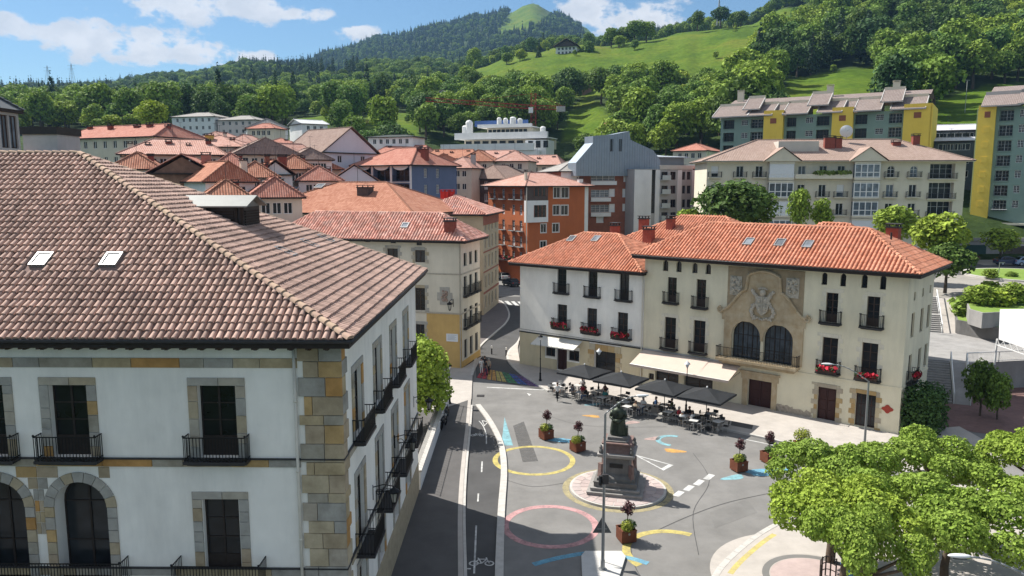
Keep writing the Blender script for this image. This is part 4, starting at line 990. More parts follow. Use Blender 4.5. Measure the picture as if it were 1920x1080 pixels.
    # drain covers
    for (px, py) in ((901, 742), (1445, 830), (880, 766), (1330, 805), (1205, 716)):
        mb = MB(); c = g2(px, py); mb.box(c[0] - .35, c[0] + .35, c[1] - .35, c[1] + .35, .13 if px > 1300 or px == 1205 else .0, .138 if px > 1300 or px == 1205 else .012)
        for k in range(5): mb.box(c[0] - .28 + k * .12, c[0] - .22 + k * .12, c[1] - .28, c[1] + .28, .14 if px > 1300 or px == 1205 else .013, .146 if px > 1300 or px == 1205 else .02)
        o = mb.build('drain_cover', M_GUT); tag(o, {901: 'square iron drain cover on the road near the rainbow crossing', 1445: 'iron drain cover at the pavement edge beside the brown doors', 880: 'iron drain cover at the tip of the cycle lane', 1330: 'iron drain cover on the pavement below the parasols', 1205: 'iron drain cover on the pavement between the parasols'}[px], 'drain cover', 'drain covers')
# ------------------------------------------------------------------ houses round the plaza
M_TILE_O = mat('orange_clay_tile', (.46, .17, .095), .9, .16, 1.0, island=.18, col2=(.58, .27, .175), stain=.1)
M_TILE_R = mat('aged_red_tile', (.50, .20, .145), .9, .16, 1.2, island=.28, col2=(.64, .41, .34), stain=.12)
M_CREAM = mat('cream_render', (.74, .68, .51), .93, .06, .6, stain=.17, bump=.05, bscale=20)
M_BEIGE = mat('beige_render', (.62, .54, .37), .93, .07, .7, stain=.16)
M_OCHRE_ST = mat('ochre_sandstone', (.42, .31, .18), .92, .2, 1.8, col2=(.54, .45, .31), bump=.35, bscale=9, stain=.28)
M_OCHRE_BL = mat('ochre_block', (.92, .92, .92), .92, .15, 2.5, objrand=[(.48, .35, .18), (.52, .42, .27), (.46, .31, .14), (.50, .44, .33), (.55, .46, .30), (.44, .38, .29)], bump=.2, bscale=12)
M_RED_DOOR = mat('dark_red_door', (.045, .016, .014), .55, .2, 4)
M_FLOWER = mat('red_geranium', (.45, .02, .04), .7, .3, 9, island=.5)
M_FLOWER_L = mat('geranium_leaf', (.03, .06, .015), .8, .3, 9, island=.4)
M_AWN = mat('cream_canvas', (.54, .44, .37), .85, .05, 1.0)
M_AWN_G = mat('grey_canvas', (.62, .60, .55), .85, .06, 1.0)
def hip_roof(b, over, ez, rise, rm, ridge=None, tiles=None, inset=None, gut=True, name='roof', box=None, pan=None, soff=None, fas=.22):
    """hipped (or gabled when inset = 0) roof over the house; tiles = (pitch, course, seg) makes real barrel tiles"""
    ox0, ox1, oy0, oy1 = over if isinstance(over, tuple) else (over,) * 4
    x0, x1, y0, y1 = (-ox0, b.W + ox1, -oy0, b.D + oy1) if box is None else box
    along_x = (x1 - x0) >= (y1 - y0) if ridge is None else ridge == 'x'
    half = ((y1 - y0) if along_x else (x1 - x0)) / 2
    i0, i1 = (inset if isinstance(inset, tuple) else (inset, inset)) if inset is not None else (half, half)
    zr = ez + rise
    if along_x:
        m = (y0 + y1) / 2; r0, r1 = (x0 + i0, m, zr), (x1 - i1, m, zr)
        S = [[(x0, y0, ez), (x1, y0, ez), r1, r0], [(x1, y0, ez), (x1, y1, ez), r1], [(x1, y1, ez), (x0, y1, ez), r0, r1], [(x0, y1, ez), (x0, y0, ez), r0]]
    else:
        m = (x0 + x1) / 2; r0, r1 = (m, y0 + i0, zr), (m, y1 - i1, zr)
        S = [[(x0, y0, ez), (x1, y0, ez), r0], [(x1, y0, ez), (x1, y1, ez), r1, r0], [(x1, y1, ez), (x0, y1, ez), r1], [(x0, y1, ez), (x0, y0, ez), r0, r1]]
    mb = MB()
    for k, p in enumerate(S):
        if along_x and ((k == 1 and i1 <= .01) or (k == 3 and i0 <= .01)): continue
        if not along_x and ((k == 0 and i0 <= .01) or (k == 2 and i1 <= .01)): continue
        uv_slope(mb, p)
    ro = mb.build(name, (pan or rm) if tiles else rm, b.o)
    if tiles:
        pt, co, sg = tiles; tm = MB()
        for k, p in enumerate(S):
            if k == 2 and along_x: continue
            if k == 3 and not along_x: continue
            pw = b.M @ (sum((Vector(q) for q in p), Vector()) / len(p)); a, e, s, n, _ = slope_frame(p)
            if (b.M.to_3x3() @ n).dot(CAM - pw) < 0: continue
            tiles_mesh(tm, tile_slope(p, pt, co, sg, .004), tile_proto(pt, co, sg, lift=.014, tap=.95), .015)
        o = tm.build('roof_tiles', rm, ro, True); o['kind'] = 'stuff'
    rt = MB(); big = .17 if tiles else .14
    ridge_tiles(rt, r0, r1, big, .45, .06)
    for c, r in (((x0, y0, ez), r0), ((x1, y0, ez), r1 if along_x else r0), ((x1, y1, ez), r1), ((x0, y1, ez), r0 if along_x else r1)):
        if (Vector(c) - Vector(r)).length > .1: ridge_tiles(rt, c, r, big, .45, .05)
    o = rt.build('ridge_tiles', rm, ro, True); o['kind'] = 'stuff'
    # eaves: soffit, fascia and gutter
    ev = MB(); t = .06
    ev.box(x0 + .02, x1 - .02, y0 + .02, y1 - .02, ez - fas, ez - fas + t); ev.box(x0, x1, y0, y0 + .06, ez - fas, ez - .01); ev.box(x0, x1, y1 - .06, y1, ez - fas, ez - .01)
    ev.box(x0, x0 + .06, y0 + .06, y1 - .06, ez - fas, ez - .01); ev.box(x1 - .06, x1, y0 + .06, y1 - .06, ez - fas, ez - .01)
    ev.build('eaves_boarding', soff or M_WOOD_D, b.o)
    if gut:
        g = MB(); q = ez - .05
        g.cyl((x0, y0 - .05, q), (x1, y0 - .05, q), .07, None, 6); g.cyl((x1 + .05, y0, q), (x1 + .05, y1, q), .07, None, 6); g.cyl((x0 - .05, y0, q), (x0 - .05, y1, q), .07, None, 6)
        g.build('gutter', M_GUT, b.o, True)
    return ro, (r0, r1)
def chimney(b, x, y, z0, w, d, h, m, cap=None, pots=0):
    mb = MB(); mb.box(x - w / 2, x + w / 2, y - d / 2, y + d / 2, z0, z0 + h); o = mb.build('chimney', m, b.o)
    c = MB(); c.box(x - w / 2 - .08, x + w / 2 + .08, y - d / 2 - .08, y + d / 2 + .08, z0 + h, z0 + h + .12)
    for s in range(pots): c.cyl((x - w / 2 + w * (s + .5) / pots, y, z0 + h + .12), (x - w / 2 + w * (s + .5) / pots, y, z0 + h + .5), .13, .1, 8)
    if not pots:
        for sx in (-1, 1):
            for sy in (-1, 1): c.box(x + sx * (w / 2 - .06) - .05, x + sx * (w / 2 - .06) + .05, y + sy * (d / 2 - .06) - .05, y + sy * (d / 2 - .06) + .05, z0 + h + .12, z0 + h + .32)
        c.box(x - w / 2 - .1, x + w / 2 + .1, y - d / 2 - .1, y + d / 2 + .1, z0 + h + .32, z0 + h + .4)
    c.build('chimney_cap', cap or M_GUT, o); return o
def roof_hit(b, S, px, py):
    """pixel -> local point on a roof slope"""
    a, e, s, n, _ = slope_frame(S); o = b.Mi @ CAM; d = b.Mi.to_3x3() @ ray(px, py); return o + d * ((a - o).dot(n) / d.dot(n)), e, s, n
def roof_window(b, S, px, py, w=.8, h=1.1, gm=None):
    p, e, s, n = roof_hit(b, S, px, py); t = .08; mb = MB()
    mb.box(0, w, 0, t, 0, .2); mb.box(0, w, h - t, h, 0, .2); mb.box(0, t, t, h - t, 0, .2); mb.box(w - t, w, t, h - t, 0, .2)
    o = mb.build('skylight', M_FRAME_G, b.o); p = p - e * w / 2 - s * h / 2
    o.matrix_local = Matrix(((e.x, s.x, n.x, p.x), (e.y, s.y, n.y, p.y), (e.z, s.z, n.z, p.z), (0, 0, 0, 1)))
    g = MB(); g.face([(t, t, .15), (w - t, t, .15), (w - t, h - t, .15), (t, h - t, .15)]); g.build('pane', gm or M_SKYL, o); return o
def pxwin(b, side, px0, px1, py0, py1, kind='french', fm=None, gm=None, arch=False, rev=.25, name='window', minw=None):
    """window whose opening is read off the photograph"""
    pc = (px0 + px1) / 2; xa = b.hit(px0, (py0 + py1) / 2, side)[0]; xb = b.hit(px1, (py0 + py1) / 2, side)[0]
    if xa > xb: xa, xb = xb, xa
    z1 = b.hit(pc, py0, side)[1]; z0 = b.hit(pc, py1, side)[1]
    if minw and xb - xa < minw: c = (xa + xb) / 2; xa, xb = c - minw / 2, c + minw / 2
    z0 = max(z0, .02)
    return add_window(b, side, xa, xb, z0, z1, kind, fm or M_WOOD_D, gm or M_GLASS, arch, rev, name), (xa, xb, z0, z1)
def flower_box(b, side, xc, z, w, dep=.3, y=-.55, n=90):
    rnd = random.Random(int(xc * 100)); mb = MB(); lf = MB()
    for k in range(n):
        p = Vector((rnd.uniform(-w / 2, w / 2), rnd.uniform(-dep / 2, dep / 2), rnd.uniform(-.12, .22))); q = .07 + rnd.random() * .05
        d = Vector((rnd.uniform(-1, 1), rnd.uniform(-1, .2), rnd.uniform(.1, 1))).normalized(); a = d.orthogonal() * q; c = d.cross(a)
        (mb if rnd.random() < .62 else lf).face([p - a - c, p + a - c, p + a + c, p - a + c])
    bx = MB(); bx.box(-w / 2, w / 2, -.12, .12, -.3, -.08)
    o = b.put(side, 'flower_box', bx.mesh('flower_box', M_WOOD_B), xc, z, y); lf.build('leaves', M_FLOWER_L, o); mb.build('flowers', M_FLOWER, o); return o
def quoin_stones(b, side, x0, x1, z0, z1, m=None, jamb=.28, proud=.035):
    """alternating long and short jamb stones round an opening"""
    rnd = random.Random(int(x0 * 77)); z = z0; k = 0
    while z < z1 + .3:
        h = .42 if z + .42 < z1 + .34 else z1 + .34 - z
        if h < .1: break
        for s in (-1, 1):
            w = jamb + (.2 if (k + (s > 0)) % 2 else 0) + rnd.uniform(-.04, .06)
            xa, xb = (x0 - w, x0) if s < 0 else (x1, x1 + w)
            mb = MB(); mb.box(-(xb - xa) / 2 + .01, (xb - xa) / 2 - .01, -proud, 0, .01, h - .01); b.put(side, 'stone', mb.mesh('stone', m or M_OCHRE_BL), (xa + xb) / 2, z, .002)
        z += h; k += 1
    mb = MB(); mb.box(-(x1 - x0) / 2, (x1 - x0) / 2, -proud, 0, 0, .33); b.put(side, 'stone', mb.mesh('stone', m or M_OCHRE_BL), (x0 + x1) / 2, z1 + .005, .002)

# ---- positions
_B = at_z(1684, 817, 0); CU = Vector((-.766, .643))
def along(P, u, px):
    """walk from P along u until the view column px is reached"""
    k = (px - 960) / FPX
    def f(t):
        x, y = P[0] + u.x * t, P[1] + u.y * t; return x - k * (y * math.cos(PITCH) + H * math.sin(PITCH))
    a, c = 0, 200
    for _ in range(60):
        m = (a + c) / 2
        if f(a) * f(m) <= 0: c = m
        else: a = m
    return (P[0] + u.x * a, P[1] + u.y * a)
_A = along((_B.x, _B.y), CU, 1204)
CREAM = Bld('cream_mansion', 'cream mansion with carved stone coat of arms, orange tiled roof and dark parasols in front', 'house', _A, (_B.x, _B.y), 8.8)
_WA = along(_A, Vector((-.80, .60)), 975)
WHITEH = Bld('white_house', 'three storey white house with orange tiled roof and red balcony flowers', 'house', _WA, (_A[0] - .01, _A[1] + .01), 10.0)
plaza()

def cream():
    b = CREAM; eh = b.hit(1700, 519)[1] + .1; W = b.W
    def bal(x, side='f', z=0, w=1.6, dep=.45): add_balcony(b, side, x, z, w, dep, 1.0, M_IRON, M_GUT, .12)
    # attic slots
    for px, y0, y1 in ((1248, 488, 508), (1273, 490, 510), (1303, 493, 512), (1328, 495, 514), (1546, 511, 534), (1581, 513, 537), (1621, 515, 540), (1656, 517, 543)):
        pxwin(b, 'f', px - 5, px + 5, y0, y1, 'none', M_WOOD_D, M_GLASS, True, .3, minw=.45)
    # upper french windows, plain stone trim
    for (p0, p1, y0, y1, bw, fl) in ((1253, 1267, 520, 567, 1.55, 0), (1307, 1322, 524, 576, 1.55, 0), (1549, 1570, 549, 605, 1.7, 0), (1626, 1648, 556, 613, 1.75, 0),
                                 (1246, 1267, 595, 653, 1.75, 0), (1300, 1322, 601, 661, 1.75, 0), (1541, 1570, 633, 698, 1.9, 1), (1615, 1645, 643, 711, 1.95, 1)):
        o, (xa, xb, z0, z1) = pxwin(b, 'f', p0, p1, y0, y1, 'french', M_WOOD_B, M_GLASS, name='balcony_door', minw=.95)
        bal((xa + xb) / 2, z=z0 - .02, w=bw)
        if y0 > 540: quoin_stones(b, 'f', xa, xb, z0 + .02, z1, mat('pale_trim_stone', (.66, .61, .49), .9, .12, 2), .2, .025)
        if fl: flower_box(b, 'f', (xa + xb) / 2, z0 + .35, 1.6, y=-.62)
    # street level
    o, (xa, xb, z0, z1) = pxwin(b, 'f', 1401, 1446, 713, 786, 'door', M_RED_DOOR, M_RED_DOOR, name='carriage_door', rev=.35); fr = (xa, xb, z1)
    for (x0, x1, zz0, zz1) in ((xa - .5, xa, .0, z1), (xb, xb + .45, 0, z1), (xa - .62, xb + .58, z1, z1 + .55)):
        mb = MB(); mb.box(x0, x1, -.08, 0, zz0, zz1); b.build_mb('f', 'door_surround', mb, M_OCHRE_ST)
    mb = MB(); mb.box(xa - .75, xb + .7, -.2, 0, z1 + .55, z1 + .72); b.build_mb('f', 'door_cornice', mb, M_OCHRE_ST)
    o, (xa, xb, z0, z1) = pxwin(b, 'f', 1531, 1566, 727, 818, 'door', M_RED_DOOR, M_RED_DOOR, name='front_door', rev=.3); quoin_stones(b, 'f', xa, xb, 0.1, z1)
    o, (xa, xb, z0, z1) = pxwin(b, 'f', 1603, 1641, 739, 801, 'bars', M_RED_DOOR, M_GLASS, rev=.3); quoin_stones(b, 'f', xa, xb, z0 - .3, z1)
    for p0, p1, y0, y1 in ((1228, 1272, 695, 735), (1282, 1336, 702, 745)):
        pxwin(b, 'f', p0, p1, y0, y1, 'french', M_WOOD_B, M_GLASS, name='shop_door', rev=.4)
    pxwin(b, 'f', 1216, 1226, 700, 712, 'two', M_WOOD_B, M_GLASS)
    # plaque
    xq, zq = b.hit(1664, 767); mb = MB(); P = [(xq + .38 * math.cos(t) * (1 + .18 * math.cos(4 * t)), zq + .3 * math.sin(t) * (1 + .18 * math.cos(4 * t))) for t in [2 * math.pi * k / 24 for k in range(24)]]
    mb.add([(x, -.05, z) for x, z in P] + [(x, 0, z) for x, z in P], [tuple(range(23, -1, -1))] + [(k, (k + 1) % 24, 24 + (k + 1) % 24, 24 + k) for k in range(24)]); b.build_mb('f', 'plaque', mb, mat('plaque_red', (.36, .05, .03), .6, .15, 8))
    # ---- great twin arched window with carved stone front
    (xl, zl), (xr, zr) = b.hit(1372, 640), b.hit(1488, 640); xm = (xl + xr) / 2; zf = b.hit(1430, 676)[1] - .05; zt = b.hit(1401, 602)[1]
    rA = (xr - xl) / 4 - .06; c1, c2 = xl + rA, xr - rA
    for k, c in enumerate((c1, c2)):
        b.opening('f', c - rA, c + rA, zf, zt, True, .42); fme, gme = window_meshes(2 * rA, zt - zf, 'three', M_WOOD_D, mat_glass('curtained_glass', (.05, .062, .075), .1), True); o = b.put('f', 'arched_window', fme, c, zf, .35); inst('pane', gme, o)
    xs0, xs1 = b.hit(1364, 560)[0], b.hit(1507, 560)[0]; ztop = eh - .28; zsp = zt - rA
    st = MB(); pr = .16
    def plate(poly, y0, y1):
        n = len(poly); st.add([(x, y0, z) for x, z in poly] + [(x, y1, z) for x, z in poly], [tuple(range(n))[::1]] + [(k, (k + 1) % n, n + (k + 1) % n, n + k) for k in range(n)])
    # spandrel field around the arches, then piers, as flat dressed stone standing proud of the render
    N = 12; top = zt + .35
    for c in (c1, c2):
        for k in range(N):
            t0, t1 = math.pi * k / N, math.pi * (k + 1) / N; x0, x1 = c - rA * math.cos(t0), c - rA * math.cos(t1)
            st.add([(x0, -pr, zsp + rA * math.sin(t0)), (x1, -pr, zsp + rA * math.sin(t1)), (x1, -pr, top), (x0, -pr, top), (x0, .0, zsp + rA * math.sin(t0)), (x1, .0, zsp + rA * math.sin(t1))], [(0, 1, 2, 3), (0, 4, 5, 1)])
    for x0, x1 in ((xs0 - .15, c1 - rA), (c1 + rA, c2 - rA), (c2 + rA, xs1 + .15)):
        st.box(x0, x1, -pr, 0, zf if x0 != c1 + rA else zsp - .3, top - .15)
    b.build_mb('f', 'window_surround', st, M_OCHRE_ST)
    gb = MB()                                                     # curved gable rising to the arms
    gp = []; hw = (xs1 - xs0) / 2
    for k in range(49):
        u = -1 + 2 * k / 48; x = xm + u * (hw + .35); q = abs(u); za_ = b.hit(1428, 546)[1]; zl_ = b.hit(1428, 588)[1]; z = (ztop - .22 - .5 * (q / .4) ** 2) if q < .4 else za_ + (zl_ - za_) * (.5 - .5 * math.cos(math.pi * (q - .4) / .6)); gp.append((x, z))
    for k in range(48): gb.add([(gp[k][0], -.13, top - .4), (gp[k + 1][0], -.13, top - .4), (gp[k + 1][0], -.13, gp[k + 1][1]), (gp[k][0], -.13, gp[k][1])], [(0, 1, 2, 3)])
    b.build_mb('f', 'gable_field', gb, M_OCHRE_ST)
    fld = MB(); fld.box(xs0, xs1, -.06, 0, top - .4, ztop); b.build_mb('f', 'stone_field', fld, mat('brown_sandstone', (.36, .28, .18), .92, .2, 1.6, bump=.3, bscale=9, stain=.2))
    md = MB()
    for k in range(48): md.cyl((gp[k][0], -.22, gp[k][1]), (gp[k + 1][0], -.22, gp[k + 1][1]), .13, None, 6)
    for s, i in ((-1, 0), (1, 48)):
        for k in range(14):
            r0, r1 = .32 - k * .02, .32 - (k + 1) * .02; t0, t1 = k * .6, (k + 1) * .6
            md.cyl((gp[i][0] + s * (.1 + r0 * math.sin(t0)), -.22, gp[i][1] + r0 * math.cos(t0)), (gp[i][0] + s * (.1 + r1 * math.sin(t1)), -.22, gp[i][1] + r1 * math.cos(t1)), .1, None, 6)
    b.build_mb('f', 'moulding', md, M_OCHRE_ST, smooth=False)
    # coat of arms: shield, helm, crown, flourishing supporters
    arms = MB(); M_ARM = mat('carved_stone', (.33, .30, .25), .92, .25, 4, bump=.4, bscale=16, col2=(.52, .47, .38)); za = b.hit(1428, 575)[1]; ym = -.2
    sh = [(-.55, .95), (.55, .95), (.58, .1), (.38, -.45), (0, -.75), (-.38, -.45), (-.58, .1)]; n = len(sh)
    arms.add([(xm + x, ym - .16, za + z) for x, z in sh] + [(xm + x * 1.05, ym + .12, za + z * 1.03) for x, z in sh], [tuple(range(n - 1, -1, -1))] + [(k, (k + 1) % n, n + (k + 1) % n, n + k) for k in range(n)])
    arms.box(xm - .03, xm + .03, ym - .24, ym - .1, za - .7, za + .95); arms.box(xm - .55, xm + .55, ym - .24, ym - .1, za + .2, za + .27)
    rs = random.Random(11)
    for (cx, cz) in ((-.28, .6), (.28, .6), (-.25, -.1), (.25, -.1)):
        arms.blob((xm + cx, ym - .18, za + cz), .17, 7, 5, .25, (1, .6, 1.3))
    arms.blob((xm, ym - .1, za + 1.25), .3, 8, 6, .08, (.9, .8, 1.1))
    for k in range(7): arms.blob((xm - .36 + .12 * k, ym - .1, za + 1.62 + .05 * math.cos((k - 3) * .8)), .09, 6, 4, .1)
    for s in (-1, 1):
        for k in range(20): t = k / 19; arms.blob((xm + s * (.68 + .26 * math.sin(t * 7) + .1 * rs.random()), ym - .05, za - .95 + 2.3 * t), .14 + .06 * rs.random(), 6, 4, .3, (1, .8, 1))
    for k in range(9): arms.blob((xm - .8 + .2 * k, ym - .05, za - 1.05 - .06 * math.cos(k * 1.6)), .12, 6, 4, .25)
    b.build_mb('f', 'coat_of_arms', arms, M_ARM)
    for s, px, py in ((-1, 1381, 535), (1, 1487, 540)):
        x, z = b.hit(px, py); mb = MB(); mb.box(x - .55, x + .55, -.14, -.06, z - .85, z + .85)
        for k in range(26): mb.blob((x + rs.uniform(-.42, .42), -.16, z + rs.uniform(-.6, .7)), .12 + .08 * rs.random(), 6, 4, .3)
        b.build_mb('f', 'carved_panel', mb, M_ARM)
    # long balcony
    zb = zf - .02; xb0, xb1 = b.hit(1351, 655)[0], b.hit(1502, 655)[0]
    sl = MB(); sl.box(xb0, xb1, -1.05, 0, zb - .22, zb); sl.box(xb0 + .2, xb1 - .2, -.75, 0, zb - .42, zb - .22); sl.box(xb0 + .4, xb1 - .4, -.45, 0, zb - .6, zb - .42)
    bo = b.build_mb('f', 'balcony', sl, M_OCHRE_ST); rl, _ = balcony_mesh(xb1 - xb0, 1.0, 1.0, M_IRON, M_GUT, .14); r = inst('railing', rl, bo, ((xb0 + xb1) / 2, 0, zb))
    # side wall
    for (a, z, h) in ((2.2, 7.6, 2.0), (5.2, 7.6, 2.0), (7.6, 7.6, 2.0), (2.2, 4.0, 2.2), (5.4, 4.0, 2.2), (7.6, 4.2, 2.0), (3.4, .8, 2)):
        add_window(b, 'r', a - .5, a + .5, z, z + h, 'two', M_WOOD_B, M_GLASS)
    for a in (2.2, 5.0, 7.6): add_window(b, 'r', a - .3, a + .3, 10.6, 11.3, 'none', M_WOOD_D, M_GLASS)
    bl = add_balcony(b, 'r', 2.2, 3.98, 1.9, .5, 1.0, M_IRON, M_GUT); flower_box(b, 'r', 2.2, 4.6, 1.7, y=-.6)
    b.make_wall(M_CREAM, eh)
    mb = MB(); z1 = b.hit(1320, 672)[1]; mb.box(0, W + .05, -.05, 0, z1, z1 + .14); mb.box(W, W + .05, 0, b.D, z1, z1 + .14); b.build_mb('f', 'string_course', mb, M_CREAM)
    # worn plinth: patches where the render has come away
    mb = MB(); rs = random.Random(2); x0 = b.hit(1450, 790)[0]; x1 = b.hit(1530, 800)[0]
    for (px, py, r) in ((1460, 780, .55), (1478, 785, .5), (1495, 790, .45), (1463, 764, .35), (1512, 800, .4), (1494, 776, .25), (1455, 795, .4)):
        x, z = b.hit(px, py)
        if z < .12: z = .35
        P = [(x + r * (1 + .35 * rs.uniform(-1, 1)) * math.cos(t), max(.13, z + r * .8 * (1 + .35 * rs.uniform(-1, 1)) * math.sin(t))) for t in [2 * math.pi * k / 14 for k in range(14)]]
        mb.face([(p[0], -.006 - .001 * (px % 5), p[1]) for p in P])
    b.build_mb('f', 'bare_patch', mb, mat('bare_masonry', (.40, .34, .27), .95, .3, 5))
    rise = 3.0; ro, (r0, r1) = hip_roof(b, (.9, 1.0, 1.0, .9), eh + .25, rise, M_TILE_O, tiles=(.33, .5, 4), fas=.34)
    S0 = [(-.9, -1.0, eh + .25), (W + 1.0, -1.0, eh + .25), r1]
    for px, py in ((1404, 455), (1463, 457), (1515, 460)): roof_window(b, S0, px, py)
    # awnings over the bar terrace
    for nm, p0, p1, ytop, ybot in (('a', 1207, 1332, 668, 694), ('b', 1324, 1390, 683, 700)):
        x0 = b.hit(p0, ytop)[0]; x1 = b.hit(p1, ytop)[0]; zt_ = 3.75 if nm == 'a' else 3.7; dp = 2.6; zo = 2.75; mb = MB(); n = 10
        for k in range(n):
            xa, xb = x0 + (x1 - x0) * k / n, x0 + (x1 - x0) * (k + 1) / n; dz = .03 * math.sin(k * 1.3)
            mb.face([(xa, -dp, zo + dz * 0), (xb, -dp, zo), (xb, -.05, zt_), (xa, -.05, zt_)]); mb.face([(xa, -dp, zo - .22), (xb, -dp, zo - .22), (xb, -dp, zo), (xa, -dp, zo)])
            mb.face([(xa, -dp, zo - .03), (xa, -.05, zt_ - .03), (xb, -.05, zt_ - .03), (xb, -dp, zo - .03)])
        o = thing('shop_awning', 'long cream canvas awning over the bar door of the cream mansion' if nm == 'a' else 'short cream canvas awning next to the stone carriage door', 'awning', b.M @ Vector(((x0 + x1) / 2, 0, 2.7)), b.rz, 'cream awnings')
        off = Vector(((x0 + x1) / 2, 0, 2.7)); mb.v = [tuple(Vector(v) - off) for v in mb.v]; mb.build('canvas', M_AWN, o)
        ar_ = MB()
        for x in (x0 + .1, x1 - .1): ar_.cyl((x, -.05, zt_ - .7), (x, -dp, zo - .05), .03, None, 6)
        ar_.cyl((x0, -.1, zt_ + .04), (x1, -.1, zt_ + .04), .08, None, 8); ar_.cyl((x0, -dp, zo), (x1, -dp, zo), .04, None, 6); ar_.v = [tuple(Vector(v) - off) for v in ar_.v]; ar_.build('arm', M_FRAME_G, o)
    # back wings of the same house
    w2 = Bld('rear_wing', 'low orange tiled rear wing behind the cream mansion, left part with four chimneys', 'house', tuple((b.M @ Vector((-9.5, b.D + .3, 0))).xy), tuple((b.M @ Vector((7.0, b.D + .3, 0))).xy), 11)
    w2.make_wall(M_CREAM, eh - .3); hip_roof(w2, .6, eh + .1, 3.2, M_TILE_O, tiles=(.33, .55, 3))
    o = w2.Mi @ CAM
    def onw(px, py, y): d = w2.Mi.to_3x3() @ ray(px, py); t = (y - o.y) / d.y; return o + d * t
    for px, py, w, h, y in ((1153, 440, .9, 1.0, 1.5), (1207, 432, .95, 1.3, 4.0), (1257, 446, .75, 2.1, 3.0), (1216, 458, 1.1, 1.6, 0.4)):
        p = onw(px, py, y); chimney(w2, p.x, y, p.z - .9, w, .8, h + .9, M_BRICK_R)
    w3 = Bld('rear_wing', 'low orange tiled rear wing behind the cream mansion, right part with a skylight', 'house', tuple((b.M @ Vector((7.6, b.D + .3, 0))).xy), tuple((b.M @ Vector((19.0, b.D + .3, 0))).xy), 9)
    w3.make_wall(M_CREAM, eh - .6); _, (q0, q1) = hip_roof(w3, .6, eh - .2, 3.3, M_TILE_O, tiles=(.33, .55, 3))
    roof_window(w3, [(-.6, -.6, eh - .2), (w3.W + .6, -.6, eh - .2), q1], 1530, 432, .9, 1.2)
    p = w3.Mi @ (b.M @ Vector((19, 8, 0))); mb = MB()
    chimney(b, W - 3.2, 7.6, eh + .8, 1.0, 1.0, 2.4, M_BRICK_R)
    ch = MB(); ch.cyl((W - 2.6, 4.5, eh + 1.2), (W - 2.6, 4.5, eh + 3.0), .08, None, 8); ch.build('vent_pipe', M_GUT, b.o)
cream()

